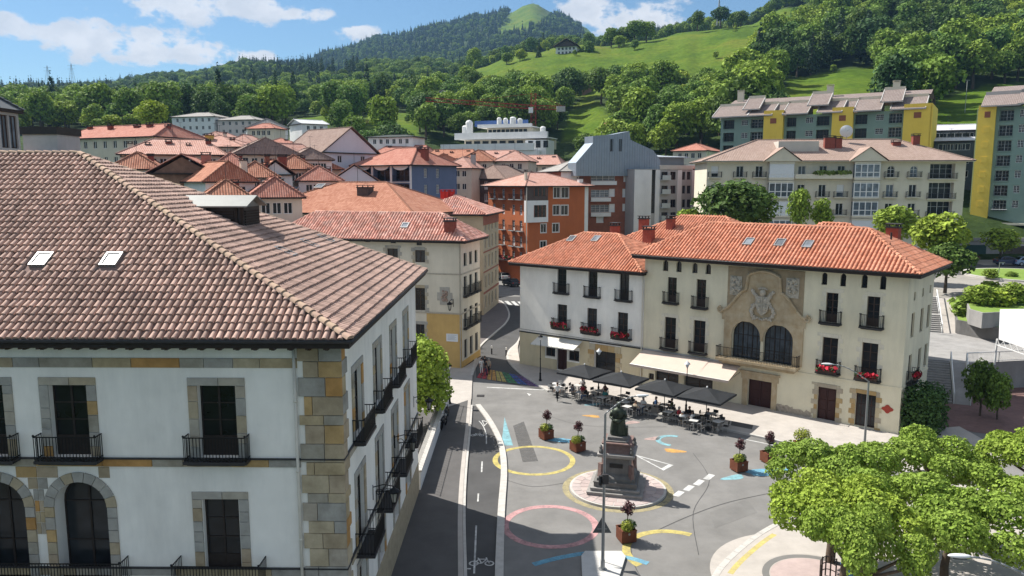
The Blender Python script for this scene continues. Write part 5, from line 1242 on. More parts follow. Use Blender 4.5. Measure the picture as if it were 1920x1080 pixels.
def white():
    b = WHITEH; eh = b.hit(1100, 505)[1]; W = b.W
    for k, (p0, p1, y0, y1) in enumerate(((1045, 1062, 503, 549), (1103, 1120, 508, 556), (1162, 1179, 513, 563))):
        _, (xa, xb, z0, z1) = pxwin(b, 'f', p0, p1, y0, y1, 'french', M_WOOD_D, M_GLASS, name='balcony_door', minw=1.05); add_balcony(b, 'f', (xa + xb) / 2, z0, 1.9, .3, 1.0, M_IRON, M_GUT)
    for k, (p0, p1, y0, y1) in enumerate(((1045, 1063, 571, 615), (1101, 1119, 578, 624), (1158, 1177, 586, 634))):
        _, (xa, xb, z0, z1) = pxwin(b, 'f', p0, p1, y0, y1, 'french', M_WOOD_B, M_GLASS, name='balcony_door', minw=1.15); add_balcony(b, 'f', (xa + xb) / 2, z0, 2.1, .5, 1.0, M_IRON, M_GUT); flower_box(b, 'f', (xa + xb) / 2, z0 + .4, 1.9, y=-.66, n=130)
    _, (xa, xb, z0, z1) = pxwin(b, 'f', 1114, 1154, 659, 706, 'french', M_WOOD_D, M_GLASS, name='portal_door', rev=.4)
    for k in range(6):
        for s in (-1, 1):
            z = .1 + k * (z1 - .1) / 6; w = .55 + (.2 if (k % 2) else 0); mb = MB(); mb.box(-w / 2 + .01, w / 2 - .01, -.06, 0, .01, (z1 - .1) / 6 - .01)
            b.put('f', 'stone', mb.mesh('stone', M_OCHRE_BL), xa - w / 2 if s < 0 else xb + w / 2, z, .002)
    for k in range(5):
        mb = MB(); w = (xb - xa + 1.2) / 5; mb.box(-w / 2 + .01, w / 2 - .01, -.06, 0, .01, .65); b.put('f', 'stone', mb.mesh('stone', M_OCHRE_BL), xa - .6 + w * (k + .5), z1, .002)
    pxwin(b, 'f', 1044, 1063, 648, 694, 'door', M_RED_DOOR, M_RED_DOOR, name='shop_door', rev=.3); pxwin(b, 'f', 1023, 1041, 650, 668, 'two', M_WOOD_B, M_GLASS, name='shop_window'); pxwin(b, 'f', 1066, 1086, 657, 677, 'two', M_WOOD_B, M_GLASS, name='shop_window')
    zs = b.hit(1090, 640)[1] + .1
    b.make_wall(M_WHITE, eh)
    gf = MB(); xo = sorted([(b.hit(1114, 690)[0] - .6, b.hit(1154, 690)[0] + .6), (b.hit(1044, 690)[0], b.hit(1063, 690)[0])])
    xs = [0.0] + [v for q in xo for v in q] + [W]
    def piece(*a): q = MB(); q.box(*a); b.build_mb('f', 'ground_floor_render', q, M_BEIGE)
    piece(-.03, xs[1], -.03, 0, 0, b.hit(1030, 672)[1]); piece(xs[2], xs[3], -.03, 0, 0, b.hit(1030, 672)[1]); piece(xs[4], W - .02, -.03, 0, 0, zs)
    piece(-.03, 0, 0, b.D, 0, zs); gf.box(-.03, b.hit(1022, 650)[0], -.031, -.001, b.hit(1030, 672)[1], zs); gf.box(b.hit(1087, 660)[0], xs[3], -.031, -.001, b.hit(1030, 672)[1], zs)
    gf.box(b.hit(1022, 650)[0], b.hit(1087, 660)[0], -.032, -.002, b.hit(1052, 647)[1], zs)
    b.build_mb('f', 'ground_floor_render', gf, M_BEIGE)
    mb = MB(); mb.box(-.06, W, -.08, 0, zs, zs + .12); mb.cyl((0, -.1, zs + .35), (W, -.1, zs + .2), .02, None, 5); b.build_mb('f', 'string_course', mb, M_GUT)
    mb = MB(); mb.cyl((W - .12, -.12, 0), (W - .12, -.12, eh - .1), .06, None, 8); b.build_mb('f', 'downpipe', mb, M_PIPE)
    rise = 3.1; ro, (r0, r1) = hip_roof(b, (.9, .2, .9, .8), eh + .22, rise, M_TILE_O, tiles=(.33, .5, 4), fas=.32)
    S0 = [(-.9, -.9, eh + .22), (W + .2, -.9, eh + .22), r1]
    for px, py in ((1072, 449), (1118, 449)): roof_window(b, S0, px, py)
    x0, x1 = b.hit(1012, 640)[0], b.hit(1092, 648)[0]; o = thing('shop_awning', 'small pale slanting awning over the shop front of the white house', 'awning', b.M @ Vector(((x0 + x1) / 2, 0, 3.0)), b.rz)
    mb = MB(); mb.add([(x - (x0 + x1) / 2, y, z) for (x, y, z) in ((x0, -1.7, 0), (x1, -1.7, 0), (x1, -.05, .62), (x0, -.05, .62), (x0, -1.7, -.1), (x1, -1.7, -.1), (x1, -.05, .56), (x0, -.05, .56))], [(0, 1, 2, 3), (4, 7, 6, 5), (0, 4, 5, 1), (1, 5, 6, 2), (3, 7, 4, 0)]); mb.build('canvas', M_AWN_G, o)
    mb = MB()
    for k in range(9): x = -(x1 - x0) / 2 + (x1 - x0) * k / 8; mb.box(x - .02, x + .02, -1.71, -1.66, -.14, .02)
    mb.build('frame', M_FRAME_G, o)
white()

def tan_house():
    P = at_z(866, 692, 0); u = Vector((-.965, .262)); A = (P.x + u.x * 22, P.y + u.y * 22)
    b = Bld('tan_house', 'cream house with ochre base and carved shield, behind the round green tree', 'house', A, (P.x, P.y), 6.6); W = b.W; eh = b.hit(872, 455)[1]
    M_T = mat('pale_plaster', (.66, .60, .49), .93, .06, .7, stain=.14)
    for p0, p1, y0, y1 in ((778, 797, 469, 492), (726, 746, 466, 492), (778, 797, 540, 582), (779, 796, 608, 635), (720, 740, 535, 578)):
        _, (xa, xb, z0, z1) = pxwin(b, 'f', p0, p1, y0, y1, 'two', M_WOOD_B, M_GLASS, minw=1.0); quoin_stones(b, 'f', xa, xb, z0 - .1, z1, M_STONE_G, .22)
    for px, py in ((689, 450), (737, 452), (786, 456)): pxwin(b, 'f', px - 5, px + 5, py - 4, py + 4, 'none', M_WOOD_D, M_GLASS)
    for a in (1.4, 3.3, 5.2):
        for z in (.9, 4.3, 7.8, 11.0):
            h = 2.1 if z < 10 else 1.4; add_window(b, 'r', a - .5, a + .5, z, z + h, 'two', M_WOOD_B, M_GLASS)
            if z in (4.3, 7.8): add_balcony(b, 'r', a, z, 1.5, .4, 1.0, M_IRON, M_GUT)
    b.make_wall(M_T, eh)
    mb = MB(); zo = b.hit(820, 588)[1]; zo2 = b.hit(800, 514)[1]; mb.box(b.hit(755, 600)[0], W + .02, -.02, 0, 0, b.hit(788, 640)[1] - .25); mb.box(b.hit(800, 600)[0], W + .02, -.021, 0, b.hit(788, 640)[1] - .25, zo); mb.box(W, W + .02, 0, 6.6, 0, .8); b.build_mb('f', 'ochre_base', mb, mat('ochre_render', (.56, .37, .14), .93, .07, .8, stain=.12))
    mb = MB(); mb.box(4, W + .06, -.08, 0, zo, zo + .16); mb.box(4, W + .05, -.05, 0, zo2, zo2 + .14); mb.box(W, W + .06, 0, 6.6, zo, zo + .16); mb.box(W, W + .05, 0, 6.6, zo2, zo2 + .14); mb.cyl((W - .1, -.1, 0), (W - .1, -.1, eh), .06, None, 8); b.build_mb('f', 'string_course', mb, M_STONE_G)
    x, z = b.hit(834, 555); mb = MB()
    for (a, c, e, f) in ((-.55, .55, -.95, .95), (-.85, -.55, -.5, .35), (.55, .85, -.5, .35)): mb.box(x + a, x + c, -.06, 0, z + e, z + f)
    b.build_mb('f', 'stone_panel', mb, M_STONE_G); mb = MB(); rs = random.Random(4)
    for k in range(22): mb.blob((x + rs.uniform(-.3, .3), -.1, z + rs.uniform(-.55, .6)), .13, 6, 4, .3)
    b.build_mb('f', 'carved_shield', mb, mat('shield_stone', (.36, .26, .21), .9, .2, 5))
    x, z = b.hit(848, 633); mb = MB(); mb.box(x - .66, x + .66, -.06, 0, z - .42, z + .42); b.build_mb('f', 'notice_board', mb, mat('white_board', (.7, .72, .74), .5, .05, 3))
    ln = MB()
    for k in range(5): ln.box(x - .5, x + .5 - .2 * (k % 2), -.064, -.06, z + .27 - k * .13, z + .31 - k * .13)
    b.build_mb('f', 'notice_print', ln, mat('grey_print', (.35, .38, .42), .6, .1, 3))
    lan = thing('wall_lantern', 'black iron lantern on the cream house with the carved shield', 'lantern', b.M @ Vector((b.hit(850, 570)[0], -.0, b.hit(850, 568)[1])), b.rz, 'lanterns'); wall_lantern_parts(lan, 1.2)
    _, (r0, r1) = hip_roof(b, .75, eh + .2, 2.7, M_TILE_R, tiles=(.33, .5, 4), fas=.26)
    S0 = [(-.75, -.75, eh + .2), (W + .75, -.75, eh + .2), r1]; roof_window(b, S0, 760, 424, .8, .9)
    p, _, _, _ = roof_hit(b, S0, 842, 437); chimney(b, p.x, p.y + .4, p.z - .8, 1.1, .9, 2.0, M_BRICK_R)
    # taller house behind
    P = at_z(907, 592, 0); A = (P.x - 11 * .985, P.y + 11 * .17); t = Bld('corner_house', 'narrow tan corner house with red stone side and low hipped roof', 'house', A, (P.x, P.y), 12); et = t.hit(907, 404)[1]
    for a in (1.6, 4.2, 6.8, 9.6):
        for z in (.9, 4.0, 7.0, 10.0, 12.6):
            if z + 1.9 < et: add_window(t, 'r', a - .55, a + .55, z, z + 1.9, 'two', mat('white_joinery', (.6, .58, .55), .6, .05, 3), M_GLASS)
    for a in (6.5, 9.0):
        for z in (4, 7, 10): add_window(t, 'f', a - .5, a + .5, z, z + 1.7, 'two', M_WOOD_B, M_GLASS)
    t.make_wall(mat('tan_render', (.56, .45, .31), .93, .08, .7, stain=.15), et)
    mb = MB(); mb.box(t.W, t.W + .04, -.04, t.D, et - 1.5, et); mb.box(t.W, t.W + .05, 0, t.D, 3.2, 3.5); mb.box(t.W, t.W + .05, 0, t.D, 6.4, 6.6); mb.box(t.W, t.W + .05, 0, t.D, 9.4, 9.6); t.build_mb('f', 'red_band', mb, mat('brick_red_band', (.36, .13, .09), .9, .1, 2))
    _, (r0, r1) = hip_roof(t, .8, et + .15, 2.6, M_TILE_R, tiles=(.36, .55, 3)); roof_window(t, [(-.8, -.8, et + .15), (t.W + .8, -.8, et + .15), r1], 857, 388, 1.1, 1.0, M_SKYL)
    for px in (831, 838, 848): p = t.Mi @ at_y(px, 385, P.y + 7); chimney(t, p.x, p.y, et + 1.4, .7, .7, 1.9, mat('bright_red_chimney', (.5, .03, .02), .7, .15, 3), mat('bright_red_chimney', (.5, .03, .02)))
tan_house()
# ------------------------------------------------------------------ the town behind
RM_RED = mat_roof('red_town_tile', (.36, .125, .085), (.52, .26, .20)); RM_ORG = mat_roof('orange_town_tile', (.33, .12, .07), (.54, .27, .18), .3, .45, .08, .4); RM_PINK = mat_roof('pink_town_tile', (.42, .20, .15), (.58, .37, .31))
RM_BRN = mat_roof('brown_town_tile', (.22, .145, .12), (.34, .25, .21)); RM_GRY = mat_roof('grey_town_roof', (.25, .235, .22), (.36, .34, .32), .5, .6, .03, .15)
W_WHITE = mat('town_white', (.74, .74, .73), .93, .05, .5, stain=.1); W_CREAM = mat('town_cream', (.62, .57, .47), .93, .06, .5, stain=.12); W_LILAC = mat('town_lilac_white', (.66, .65, .70), .93, .04, .5, stain=.08)
W_BRICK = mat('town_brick', (.27, .105, .065), .93, .14, 1.2, stain=.12); W_BROWN = mat('old_brick_gable', (.27, .16, .115), .95, .2, 1.5, stain=.25); W_BLUE = mat('slate_blue_render', (.13, .165, .26), .93, .06, .6, stain=.08)
W_ORANGE = mat('orange_render', (.46, .135, .05), .93, .05, .6, stain=.1); W_GREY = mat('grey_render_town', (.40, .40, .39), .93, .06, .6, stain=.1); W_DARK = mat('dark_brown_cladding', (.10, .075, .065), .9, .2, 1.5)
W_GREEN = mat('grey_green_panel', (.22, .31, .27), .9, .05, .6, stain=.06); W_YEL = mat('yellow_render', (.80, .58, .10), .9, .04, .6, stain=.06); W_APT = mat('apartment_cream', (.66, .61, .49), .93, .05, .5, stain=.1)
J_WHITE = mat('white_window_frame', (.70, .70, .69), .5, .04, 3); M_BLINDW = mat('white_blind', (.66, .68, .70), .7, .04, 3); M_ZSEAM = mat('standing_seam_zinc', (.25, .30, .35), .45, .07, .8, metal=.35); M_PALER = mat('pale_sheet_roof', (.52, .49, .43), .7, .08, .6)
TOWN = []
def tb(name, label, p0, Y0, p1, Y1, ye, depth, cat='house', group=None, base=None):
    """footprint from two view columns at given distances; ye = sight line of the eaves at the left end"""
    A = at_y(p0, ye, Y0); B_ = at_y(p1, ye, Y1); z0 = base if base is not None else min(terr(p0, Y0), terr(p1, Y1)) - .4
    b = Bld(name, label, cat, (A.x, A.y), (B_.x, B_.y), depth, z0, group); b.eh = A.z - z0; TOWN.append(b); return b
def win_grid(b, side, n, rows, w=1.0, h=1.35, kind='two', fm=None, gm=None, top=.5, st=2.9, m=1.0, bal=False, rev=.18, skip=()):
    Lw = b.W if side == 'f' else b.D; sp = (Lw - 2 * m) / n
    for r in range(rows):
        z1 = b.eh - top - st * r; z0 = z1 - h
        if z0 < .3: break
        for k in range(n):
            if (r, k) in skip: continue
            x = m + sp * (k + .5); add_window(b, side, x - w / 2, x + w / 2, z0, z1, kind, fm or J_WHITE, gm or M_GLASS, rev=rev)
            if bal: add_balcony(b, side, x, z0 - .05, w + .7, .6, .95, M_IRON, W_GREY, .2)
def house(name, label, p0, Y0, p1, Y1, ye, depth, rise, rm, wm, f=(0, 0), r=(0, 0), l=(0, 0), ridge=None, inset=None, over=.5, chim=(), kind='two', gm=None, sky=(), fm=None, base=None, win=(1.0, 1.35), gable_m=None):
    b = tb(name, label, p0, Y0, p1, Y1, ye, depth, base=base)
    for side, (n, rows) in (('f', f), ('r', r), ('l', l)):
        if n: win_grid(b, side, n, rows, win[0], win[1], kind, fm, gm)
    b.make_wall(wm, b.eh); _, (r0, r1) = hip_roof(b, over, b.eh + .12, rise, rm, ridge, None, inset, gut=False, fas=.2)
    if inset is not None:
        i = inset if isinstance(inset, tuple) else (inset, inset); g = MB(); zz = b.eh + .1
        if ridge == 'x':
            for k, x in ((0, 0), (1, b.W)):
                if i[k] <= .01: g.face([(x, 0, b.eh), (x, b.D, b.eh), (x, b.D / 2, zz + rise - rise * 2 * over / (b.D + 2 * over))])
        else:
            for k, y in ((0, 0), (1, b.D)):
                if i[k] <= .01: g.face([(0, y, b.eh), (b.W, y, b.eh), (b.W / 2, y, zz + rise - rise * 2 * over / (b.W + 2 * over))])
        for fc in g.f: q = MB(); q.face([g.v[i] for i in fc]); q.build('gable', gable_m or wm, b.o)
    for (u, v, w, hh, m) in chim:
        x, y = b.W * u, b.D * v; chimney(b, x, y, b.eh + .2, w, w * .8, hh, m)
    S0 = [(-over, -over, b.eh + .12), (b.W + over, -over, b.eh + .12), r1]; an = MB(); ax_, ay_ = r0[0] * .6 + r1[0] * .4, r0[1]; az_ = b.eh + rise; an.cyl((ax_, ay_, az_ - .2), (ax_, ay_, az_ + 2.2), .03, None, 4); an.cyl((ax_ - .5, ay_, az_ + 2.1), (ax_ + .5, ay_, az_ + 2.1), .02, None, 4)
    for k in range(5): an.cyl((ax_ - .4 + .2 * k, ay_ - .35, az_ + 2.1), (ax_ - .4 + .2 * k, ay_ + .35, az_ + 2.1), .015, None, 4)
    an.build('aerial', M_GUT, b.o)
    for (px, py, w, hh) in sky: roof_window(b, S0, px, py, w, hh)
    return b
CR = M_BRICK_R; CW = W_WHITE; CG = M_GUT
# ---- far left rows
house('terrace_house', 'long low house under a dull red roof with a row of brick chimneys, far left', 108, 150, 290, 140, 262, 12, 2.6, RM_RED, W_CREAM, f=(9, 2), inset=3, chim=((.12, .4, .8, 2.4, CR), (.37, .35, .9, 2.4, CR), (.62, .4, 1.0, 2.2, CR), (.75, .4, 1.0, 2.4, CR), (.93, .4, .9, 2.0, CR)))
house('apartment_house', 'white apartment house with projecting bays and flat grey roof below the wooded hill', 322, 300, 402, 296, 220, 13, 2.0, RM_GRY, W_WHITE, f=(6, 3), r=(2, 3))
house('apartment_house', 'pale pink apartment house with grey roof right of the white one', 408, 296, 478, 292, 226, 12, 2.0, RM_GRY, mat('pale_pink_render', (.62, .53, .50), .93, .05, .5), f=(5, 3), kind='two')
house('gabled_house', 'white house with grey roof, broad blank front and a small round red roof below', 462, 232, 540, 236, 240, 12, 3.0, RM_GRY, W_WHITE, f=(3, 2), inset=(3, 3), gm=M_GLASS)
house('villa', 'cream villa with low red hipped roof in front of the broad white house', 464, 222, 514, 220, 242, 6, 1.6, RM_RED, W_CREAM, f=(4, 2))
house('gabled_house', 'white house with flat pale metal roof at the foot of the wood', 566, 245, 614, 250, 232, 11, 1.6, mat('pale_metal_roof', (.5, .51, .52), .6, .06, .5), W_WHITE, f=(3, 2), inset=0, ridge='x')
house('pavilion', 'long low white pavilion with dark green flat roof among bright trees', 690, 222, 775, 218, 258, 8, .7, mat('dark_green_roof', (.04, .05, .045), .8, .1, 1), W_WHITE, f=(6, 1), kind='two', base=16)
# ---- red roofs in the middle distance
house('town_house', 'wide pink roof with four brick chimneys, second row at the left', 225, 118, 420, 122, 290, 14, 2.6, RM_PINK, W_CREAM, f=(9, 2), chim=((.05, .3, .7, 1.6, W_CREAM), (.22, .3, .7, 1.5, W_CREAM), (.42, .35, .9, 2.0, CR), (.62, .3, .6, 1.5, W_CREAM), (.82, .35, .8, 2.2, CR)), inset=4)
house('town_house', 'pink roofed house with a yellow chimney left of the tall gables', 330, 150, 455, 150, 276, 12, 2.4, RM_PINK, W_CREAM, f=(6, 1), chim=((.4, .3, 1.4, 2.2, mat('yellow_chimney', (.5, .36, .08), .8, .1, 2)), (.1, .4, .9, 1.8, CR), (.75, .3, .8, 1.5, CR)))
house('town_house', 'brown roofed low house in front of the cream villa', 440, 135, 562, 140, 290, 12, 3.0, RM_BRN, W_CREAM, f=(6, 2), inset=2, chim=((.3, .5, .7, 1.5, W_WHITE), (.7, .3, .8, 1.2, CR)))
house('town_house', 'dull red roofed house with a small white dormer behind the brown roof', 470, 165, 580, 168, 278, 12, 2.4, RM_RED, W_CREAM, f=(5, 1), chim=((.2, .4, .7, 1.6, CR), (.6, .4, .8, 1.6, W_CREAM)))
house('brick_barn', 'old brown brick gable with red roof behind the palace ridge', 284, 104, 400, 106, 326, 12, 2.5, RM_RED, W_BROWN, ridge='y', inset=0, over=.6, chim=((.86, .2, 1.2, 2.4, mat('rosy_chimney', (.4, .17, .13), .9, .1, 2)),))
b = house('town_house', 'orange roofed house with a big pale glazed roof panel', 385, 98, 478, 102, 342, 13, 2.6, RM_ORG, W_WHITE, f=(3, 1), inset=(1, 2), chim=((.85, .1, .8, 2.6, W_CREAM),))
house('town_house', 'small orange roofed house with white gable and red chimneys', 486, 118, 548, 120, 328, 10, 2.2, RM_ORG, W_WHITE, f=(2, 1), ridge='y', inset=0, chim=((.75, .15, 1.3, 2.6, CR), (.28, .1, .7, 2.6, W_BRICK)))
house('gabled_house', 'tall white gable end under a long brown roof', 606, 150, 708, 160, 286, 14, 5.0, RM_BRN, W_LILAC, f=(2, 1), ridge='y', inset=0, over=.4, chim=((.8, .4, .9, 2.0, W_WHITE),))
house('town_house', 'white house with small attic dormers under a brown gable', 548, 140, 622, 143, 300, 10, 2.2, RM_BRN, W_WHITE, f=(5, 2), inset=2)
house('town_house', 'orange roofed house with a flat skylight in front of the lilac gable', 548, 142, 640, 146, 318, 11, 2.4, RM_ORG, W_CREAM, f=(3, 1), inset=2)
house('gabled_house', 'lilac white blank gable in front of the blue building', 604, 136, 726, 138, 352, 12, 3.9, RM_ORG, W_LILAC, ridge='y', inset=0, over=.3)
b = house('hipped_house', 'broad orange hipped roof with black chimney and skylight above beige walls', 470, 114, 776, 104, 398, 18, 4.3, RM_ORG, W_CREAM, f=(11, 2), inset=10, chim=((.60, .3, 1.9, 3.4, W_DARK),), sky=((552, 356, 1.0, 1.5), (500, 352, 1.2, 1.4), (600, 350, 1.4, 1.4)), kind='two', win=(1.0, 1.7))
for k, (p0, p1, Y, ye, rm, lab) in enumerate(((205, 300, 108, 318, RM_ORG, 'small orange roof peeping over the palace ridge, leftmost'), (398, 470, 118, 316, RM_RED, 'small red roof between the brown gable and the orange roofs'), (440, 520, 112, 334, RM_ORG, 'orange hipped roof left of the red chimneys'), (515, 590, 126, 318, RM_ORG, 'bright orange roof below the white dormer house'), (560, 640, 122, 340, RM_RED, 'red hipped roof left of the lilac gable'), (330, 400, 128, 304, RM_PINK, 'pink roof right behind the brown gable'), (728, 800, 165, 300, RM_ORG, 'orange roof right of the tall white gable'))):
    house('town_house', lab, p0, Y, p1, Y + 2, ye, 11, 2.4, rm, W_CREAM if k % 2 else W_WHITE, f=(4, 2), inset=3, chim=((.2 + .1 * (k % 3), .35, .7, 1.6, CR if k % 2 else W_CREAM), (.75, .4, .8, 1.8, CR)), sky=(((p0 + p1) / 2, ye - 14, .9, 1.2),))
rs_ = random.Random(12)
house('town_house', 'low orange roof just above the louvred dormer of the palace', 380, 84, 474, 86, 378, 12, 2.3, RM_ORG, W_WHITE, f=(3, 1), inset=3, chim=((.7, .3, .8, 1.8, CR),), sky=((430, 366, 1.2, 1.2),)); house('town_house', 'low brownish red roof right of the louvred dormer', 470, 90, 566, 92, 372, 12, 2.4, RM_RED, W_CREAM, f=(3, 1), inset=2.5, chim=((.3, .3, .8, 1.6, W_CREAM),))
for row, (Y, ye, px, pe, nm) in enumerate(((168, 282, 196, 330, 'upper'), (132, 306, 236, 300, 'middle'), (150, 296, 420, 560, 'lower'), (190, 268, 300, 470, 'top'), (186, 304, 800, 950, 'street'))):
    k = 0
    while px < pe:
        w = rs_.uniform(44, 66); house('town_house', 'small low tiled house, %s from the left in the %s row of old roofs' % (('first', 'second', 'third', 'fourth')[k], nm), px, Y + rs_.uniform(-4, 4), px + w, Y + rs_.uniform(-4, 4), ye + rs_.uniform(-4, 4), 10, rs_.uniform(2, 2.8), rs_.choice((RM_RED, RM_PINK, RM_ORG, RM_PINK)), rs_.choice((W_CREAM, W_WHITE)), f=(3, 1), inset=rs_.choice((1, 3, 4)), chim=((rs_.uniform(.2, .8), .35, .7, 1.7, rs_.choice((CR, W_CREAM))),)); px += w + rs_.uniform(-6, 6); k += 1
# ---- blue building
def blue():
    b = tb('blue_building', 'slate blue corner building with white pilasters and red hipped roof', 664, 152, 770, 143, 312, 13, 'building')
    W = b.W; n = 3
    for r in range(3):
        z1 = b.eh - .35 - 3.0 * r
        for k in range(n):
            x = W * (k + .5) / n; w = W / n - .9
            add_window(b, 'f', x - w / 2, x + w / 2, z1 - 2.5, z1, 'two', W_BLUE, M_GLASS, rev=.9); add_balcony(b, 'f', x, z1 - 2.5, w + .1, .12, 1.0, M_IRON, W_BLUE, .25)
        for a in (4.0, 7.4): add_window(b, 'r', a - .45, a + .45, z1 - 1.9, z1 - .2, 'bars', J_WHITE, M_GLASS)
    b.make_wall(W_BLUE, b.eh); pl = MB()
    for k in range(n + 1):
        x = W * k / n; q = MB(); q.box(x - .22, x + .22, -.1, 0, 0, b.eh); q.build('pilaster', W_WHITE, b.o)
    for r in range(3): q = MB(); z = b.eh - 3.0 * (r + 1); q.box(.22, W - .22, -.06, 0, z - .15, z + .1); q.build('floor_band', W_WHITE, b.o)
    for k in range(n):
        q = MB(); x = W * (k + .5) / n; rr = W / n / 2 - .5; P = [(x - rr, -.12, b.eh), *[(x + rr * math.cos(math.pi + t), -.12, b.eh + .85 * math.sin(math.pi + t)) for t in [math.pi * j / 8 for j in range(9)]]]; q.face(P); q.build('valance', W_WHITE, b.o)
    hip_roof(b, .7, b.eh + .15, 3.4, RM_RED, 'x', None, (6, 5)); chimney(b, W * .93, 5, b.eh + .5, 1.2, 1.0, 2.6, CR); chimney(b, W * .8, 6, b.eh + 1.0, 1.2, 1.0, 2.2, CR)
blue()
house('town_house', 'cream house with dark windows squeezed between the blue and dark houses', 832, 178, 884, 176, 316, 10, 2.6, RM_PINK, W_CREAM, f=(3, 3), chim=((.85, .4, 1.0, 3.0, W_GREY),))
house('town_house', 'dark clad house under a brown roof with white balcony doors', 876, 184, 948, 176, 336, 14, 3.2, RM_BRN, W_DARK, f=(3, 3), l=(2, 2), win=(1.2, 1.9), kind='french', gm=M_GLASS_B, chim=((.4, .4, .6, 1.4, CR),), inset=3)
for k, (p0, p1, Y, ye, lab) in enumerate(((700, 800, 215, 290, 'red roof left of the white terraced block'), (790, 890, 212, 298, 'orange red roof with small chimneys below the white terraced block'), (880, 968, 208, 300, 'pink roof and brick gable right of the thin chimneys'), (960, 1050, 200, 310, 'pale pink roof behind the orange corner building'))):
    house('town_house', lab, p0, Y, p1, Y - 3, ye, 12, 2.6, (RM_RED, RM_ORG, RM_PINK, RM_PINK)[k], W_CREAM, f=(5, 2), inset=2.5, chim=((.2, .4, .8, 2, CR), (.5, .3, .7, 1.6, CR), (.8, .4, .8, 1.8, CR)), base=4)
# ---- orange corner building
def orange():
    b = tb('orange_building', 'orange corner building with glazed white bay and red tiled roof', 990, 150, 1103, 158, 350, 15, 'building', base=0); W = b.W
    gx = lambda px, py: b.hit(px, py)[0]; gz = lambda px, py: b.hit(px, py)[1]
    for (p0, p1, y0, y1) in ((1038, 1050, 351, 371), (1053, 1066, 351, 371), (1037, 1049, 385, 403), (1052, 1065, 385, 403), (1014, 1024, 420, 436), (1036, 1048, 419, 435), (1013, 1024, 452, 470)):
        o, (xa, xb, z0, z1) = pxwin(b, 'f', p0, p1, y0, y1, 'two', J_WHITE, M_GLASS, rev=.15)
        q = MB(); t = .14; q.box(xa - t, xb + t, -.04, 0, z1, z1 + t); q.box(xa - t, xb + t, -.06, 0, z0 - t, z0); q.box(xa - t, xa, -.04, 0, z0, z1); q.box(xb, xb + t, -.04, 0, z0, z1); b.build_mb('f', 'window_surround', q, J_WHITE)
    for a in (2.4, 6.0, 9.8, 12.5):
        for r in range(5):
            z1 = b.eh - .5 - 3.1 * r; add_window(b, 'l', a - .5, a + .5, z1 - 2.0, z1, 'french', J_WHITE, M_GLASS_B if (r + int(a)) % 3 == 0 else M_GLASS)
            if r in (0, 2, 3) : add_balcony(b, 'l', a, z1 - 2.0, 1.9, .7, 1.0, M_IRON, W_GREY, .2)
    b.make_wall(W_ORANGE, b.eh)
    # bay: dark glazed storey over a white storey
    x1 = gx(1023, 390); z = [gz(990, y) for y in (352, 376, 384, 417)]
    q = MB(); q.box(-.9, x1, -.9, 0, z[3], z[1]); by = b.build_mb('f', 'bay', q, W_WHITE)
    q = MB(); q.box(-.85, x1 - .05, -.85, 0, z[1], b.eh - .05); q.build('bay_storey', W_DARK, by)
    for (za, zb) in ((z[1] + .9, b.eh - .3), (z[3] + 1.0, z[1] - .9)):
        q = MB(); q.box(x1 * .2, x1 * .86, -.93, -.9, za, zb); q.build('bay_window', M_GLASS, by); q = MB()
        for u in (.2, .42, .64, .86): q.box(x1 * u - .05, x1 * u + .05, -.96, -.93, za, zb)
        q.build('bay_mullions', W_BRICK, by)
    q = MB(); q.cyl((-.95, -.95, 0), (-.95, -.95, b.eh), .09, None, 8); q.build('downpipe', M_PIPE, b.o); q = MB(); q.box(b.W - .9, b.W + .02, -.03, 0, 0, b.eh); q.build('corner_band', W_WHITE, b.o)
    q = MB(); q.box(-.03, 0, .0, b.D, b.eh - 6.6, b.eh - .1)
    hip_roof(b, (1.3, .7, 1.1, .7), b.eh + .15, 2.6, RM_PINK, 'x', None, (6.5, 6.5)); chimney(b, W * .1, 3, b.eh + .3, .5, .5, 2.6, W_CREAM); chimney(b, W * .92, 1.2, b.eh + .2, 1.0, .7, 1.3, W_WHITE)
    # flower-decked shop canopy at street level
    q = MB(); q.box(-1.6, -.05, -.5, 12, 4.2, 4.5); cn = q.build('canopy', W_DARK, b.o); rs = random.Random(9); fl = MB()
    for k in range(260):
        p = Vector((-1.5 + rs.uniform(-.2, .3), rs.uniform(-.4, 12), 4.6 + rs.random() * .5)); d = Vector((rs.uniform(-1, 1), rs.uniform(-1, 1), rs.uniform(0, 1))).normalized(); a = d.orthogonal() * .14; c = d.cross(a); fl.mi = 0 if rs.random() < .55 else 1; fl.face([p - a - c, p + a - c, p + a + c, p - a + c])
    fl.build('flowers', [M_FLOWER, M_FLOWER_L], cn)
orange()
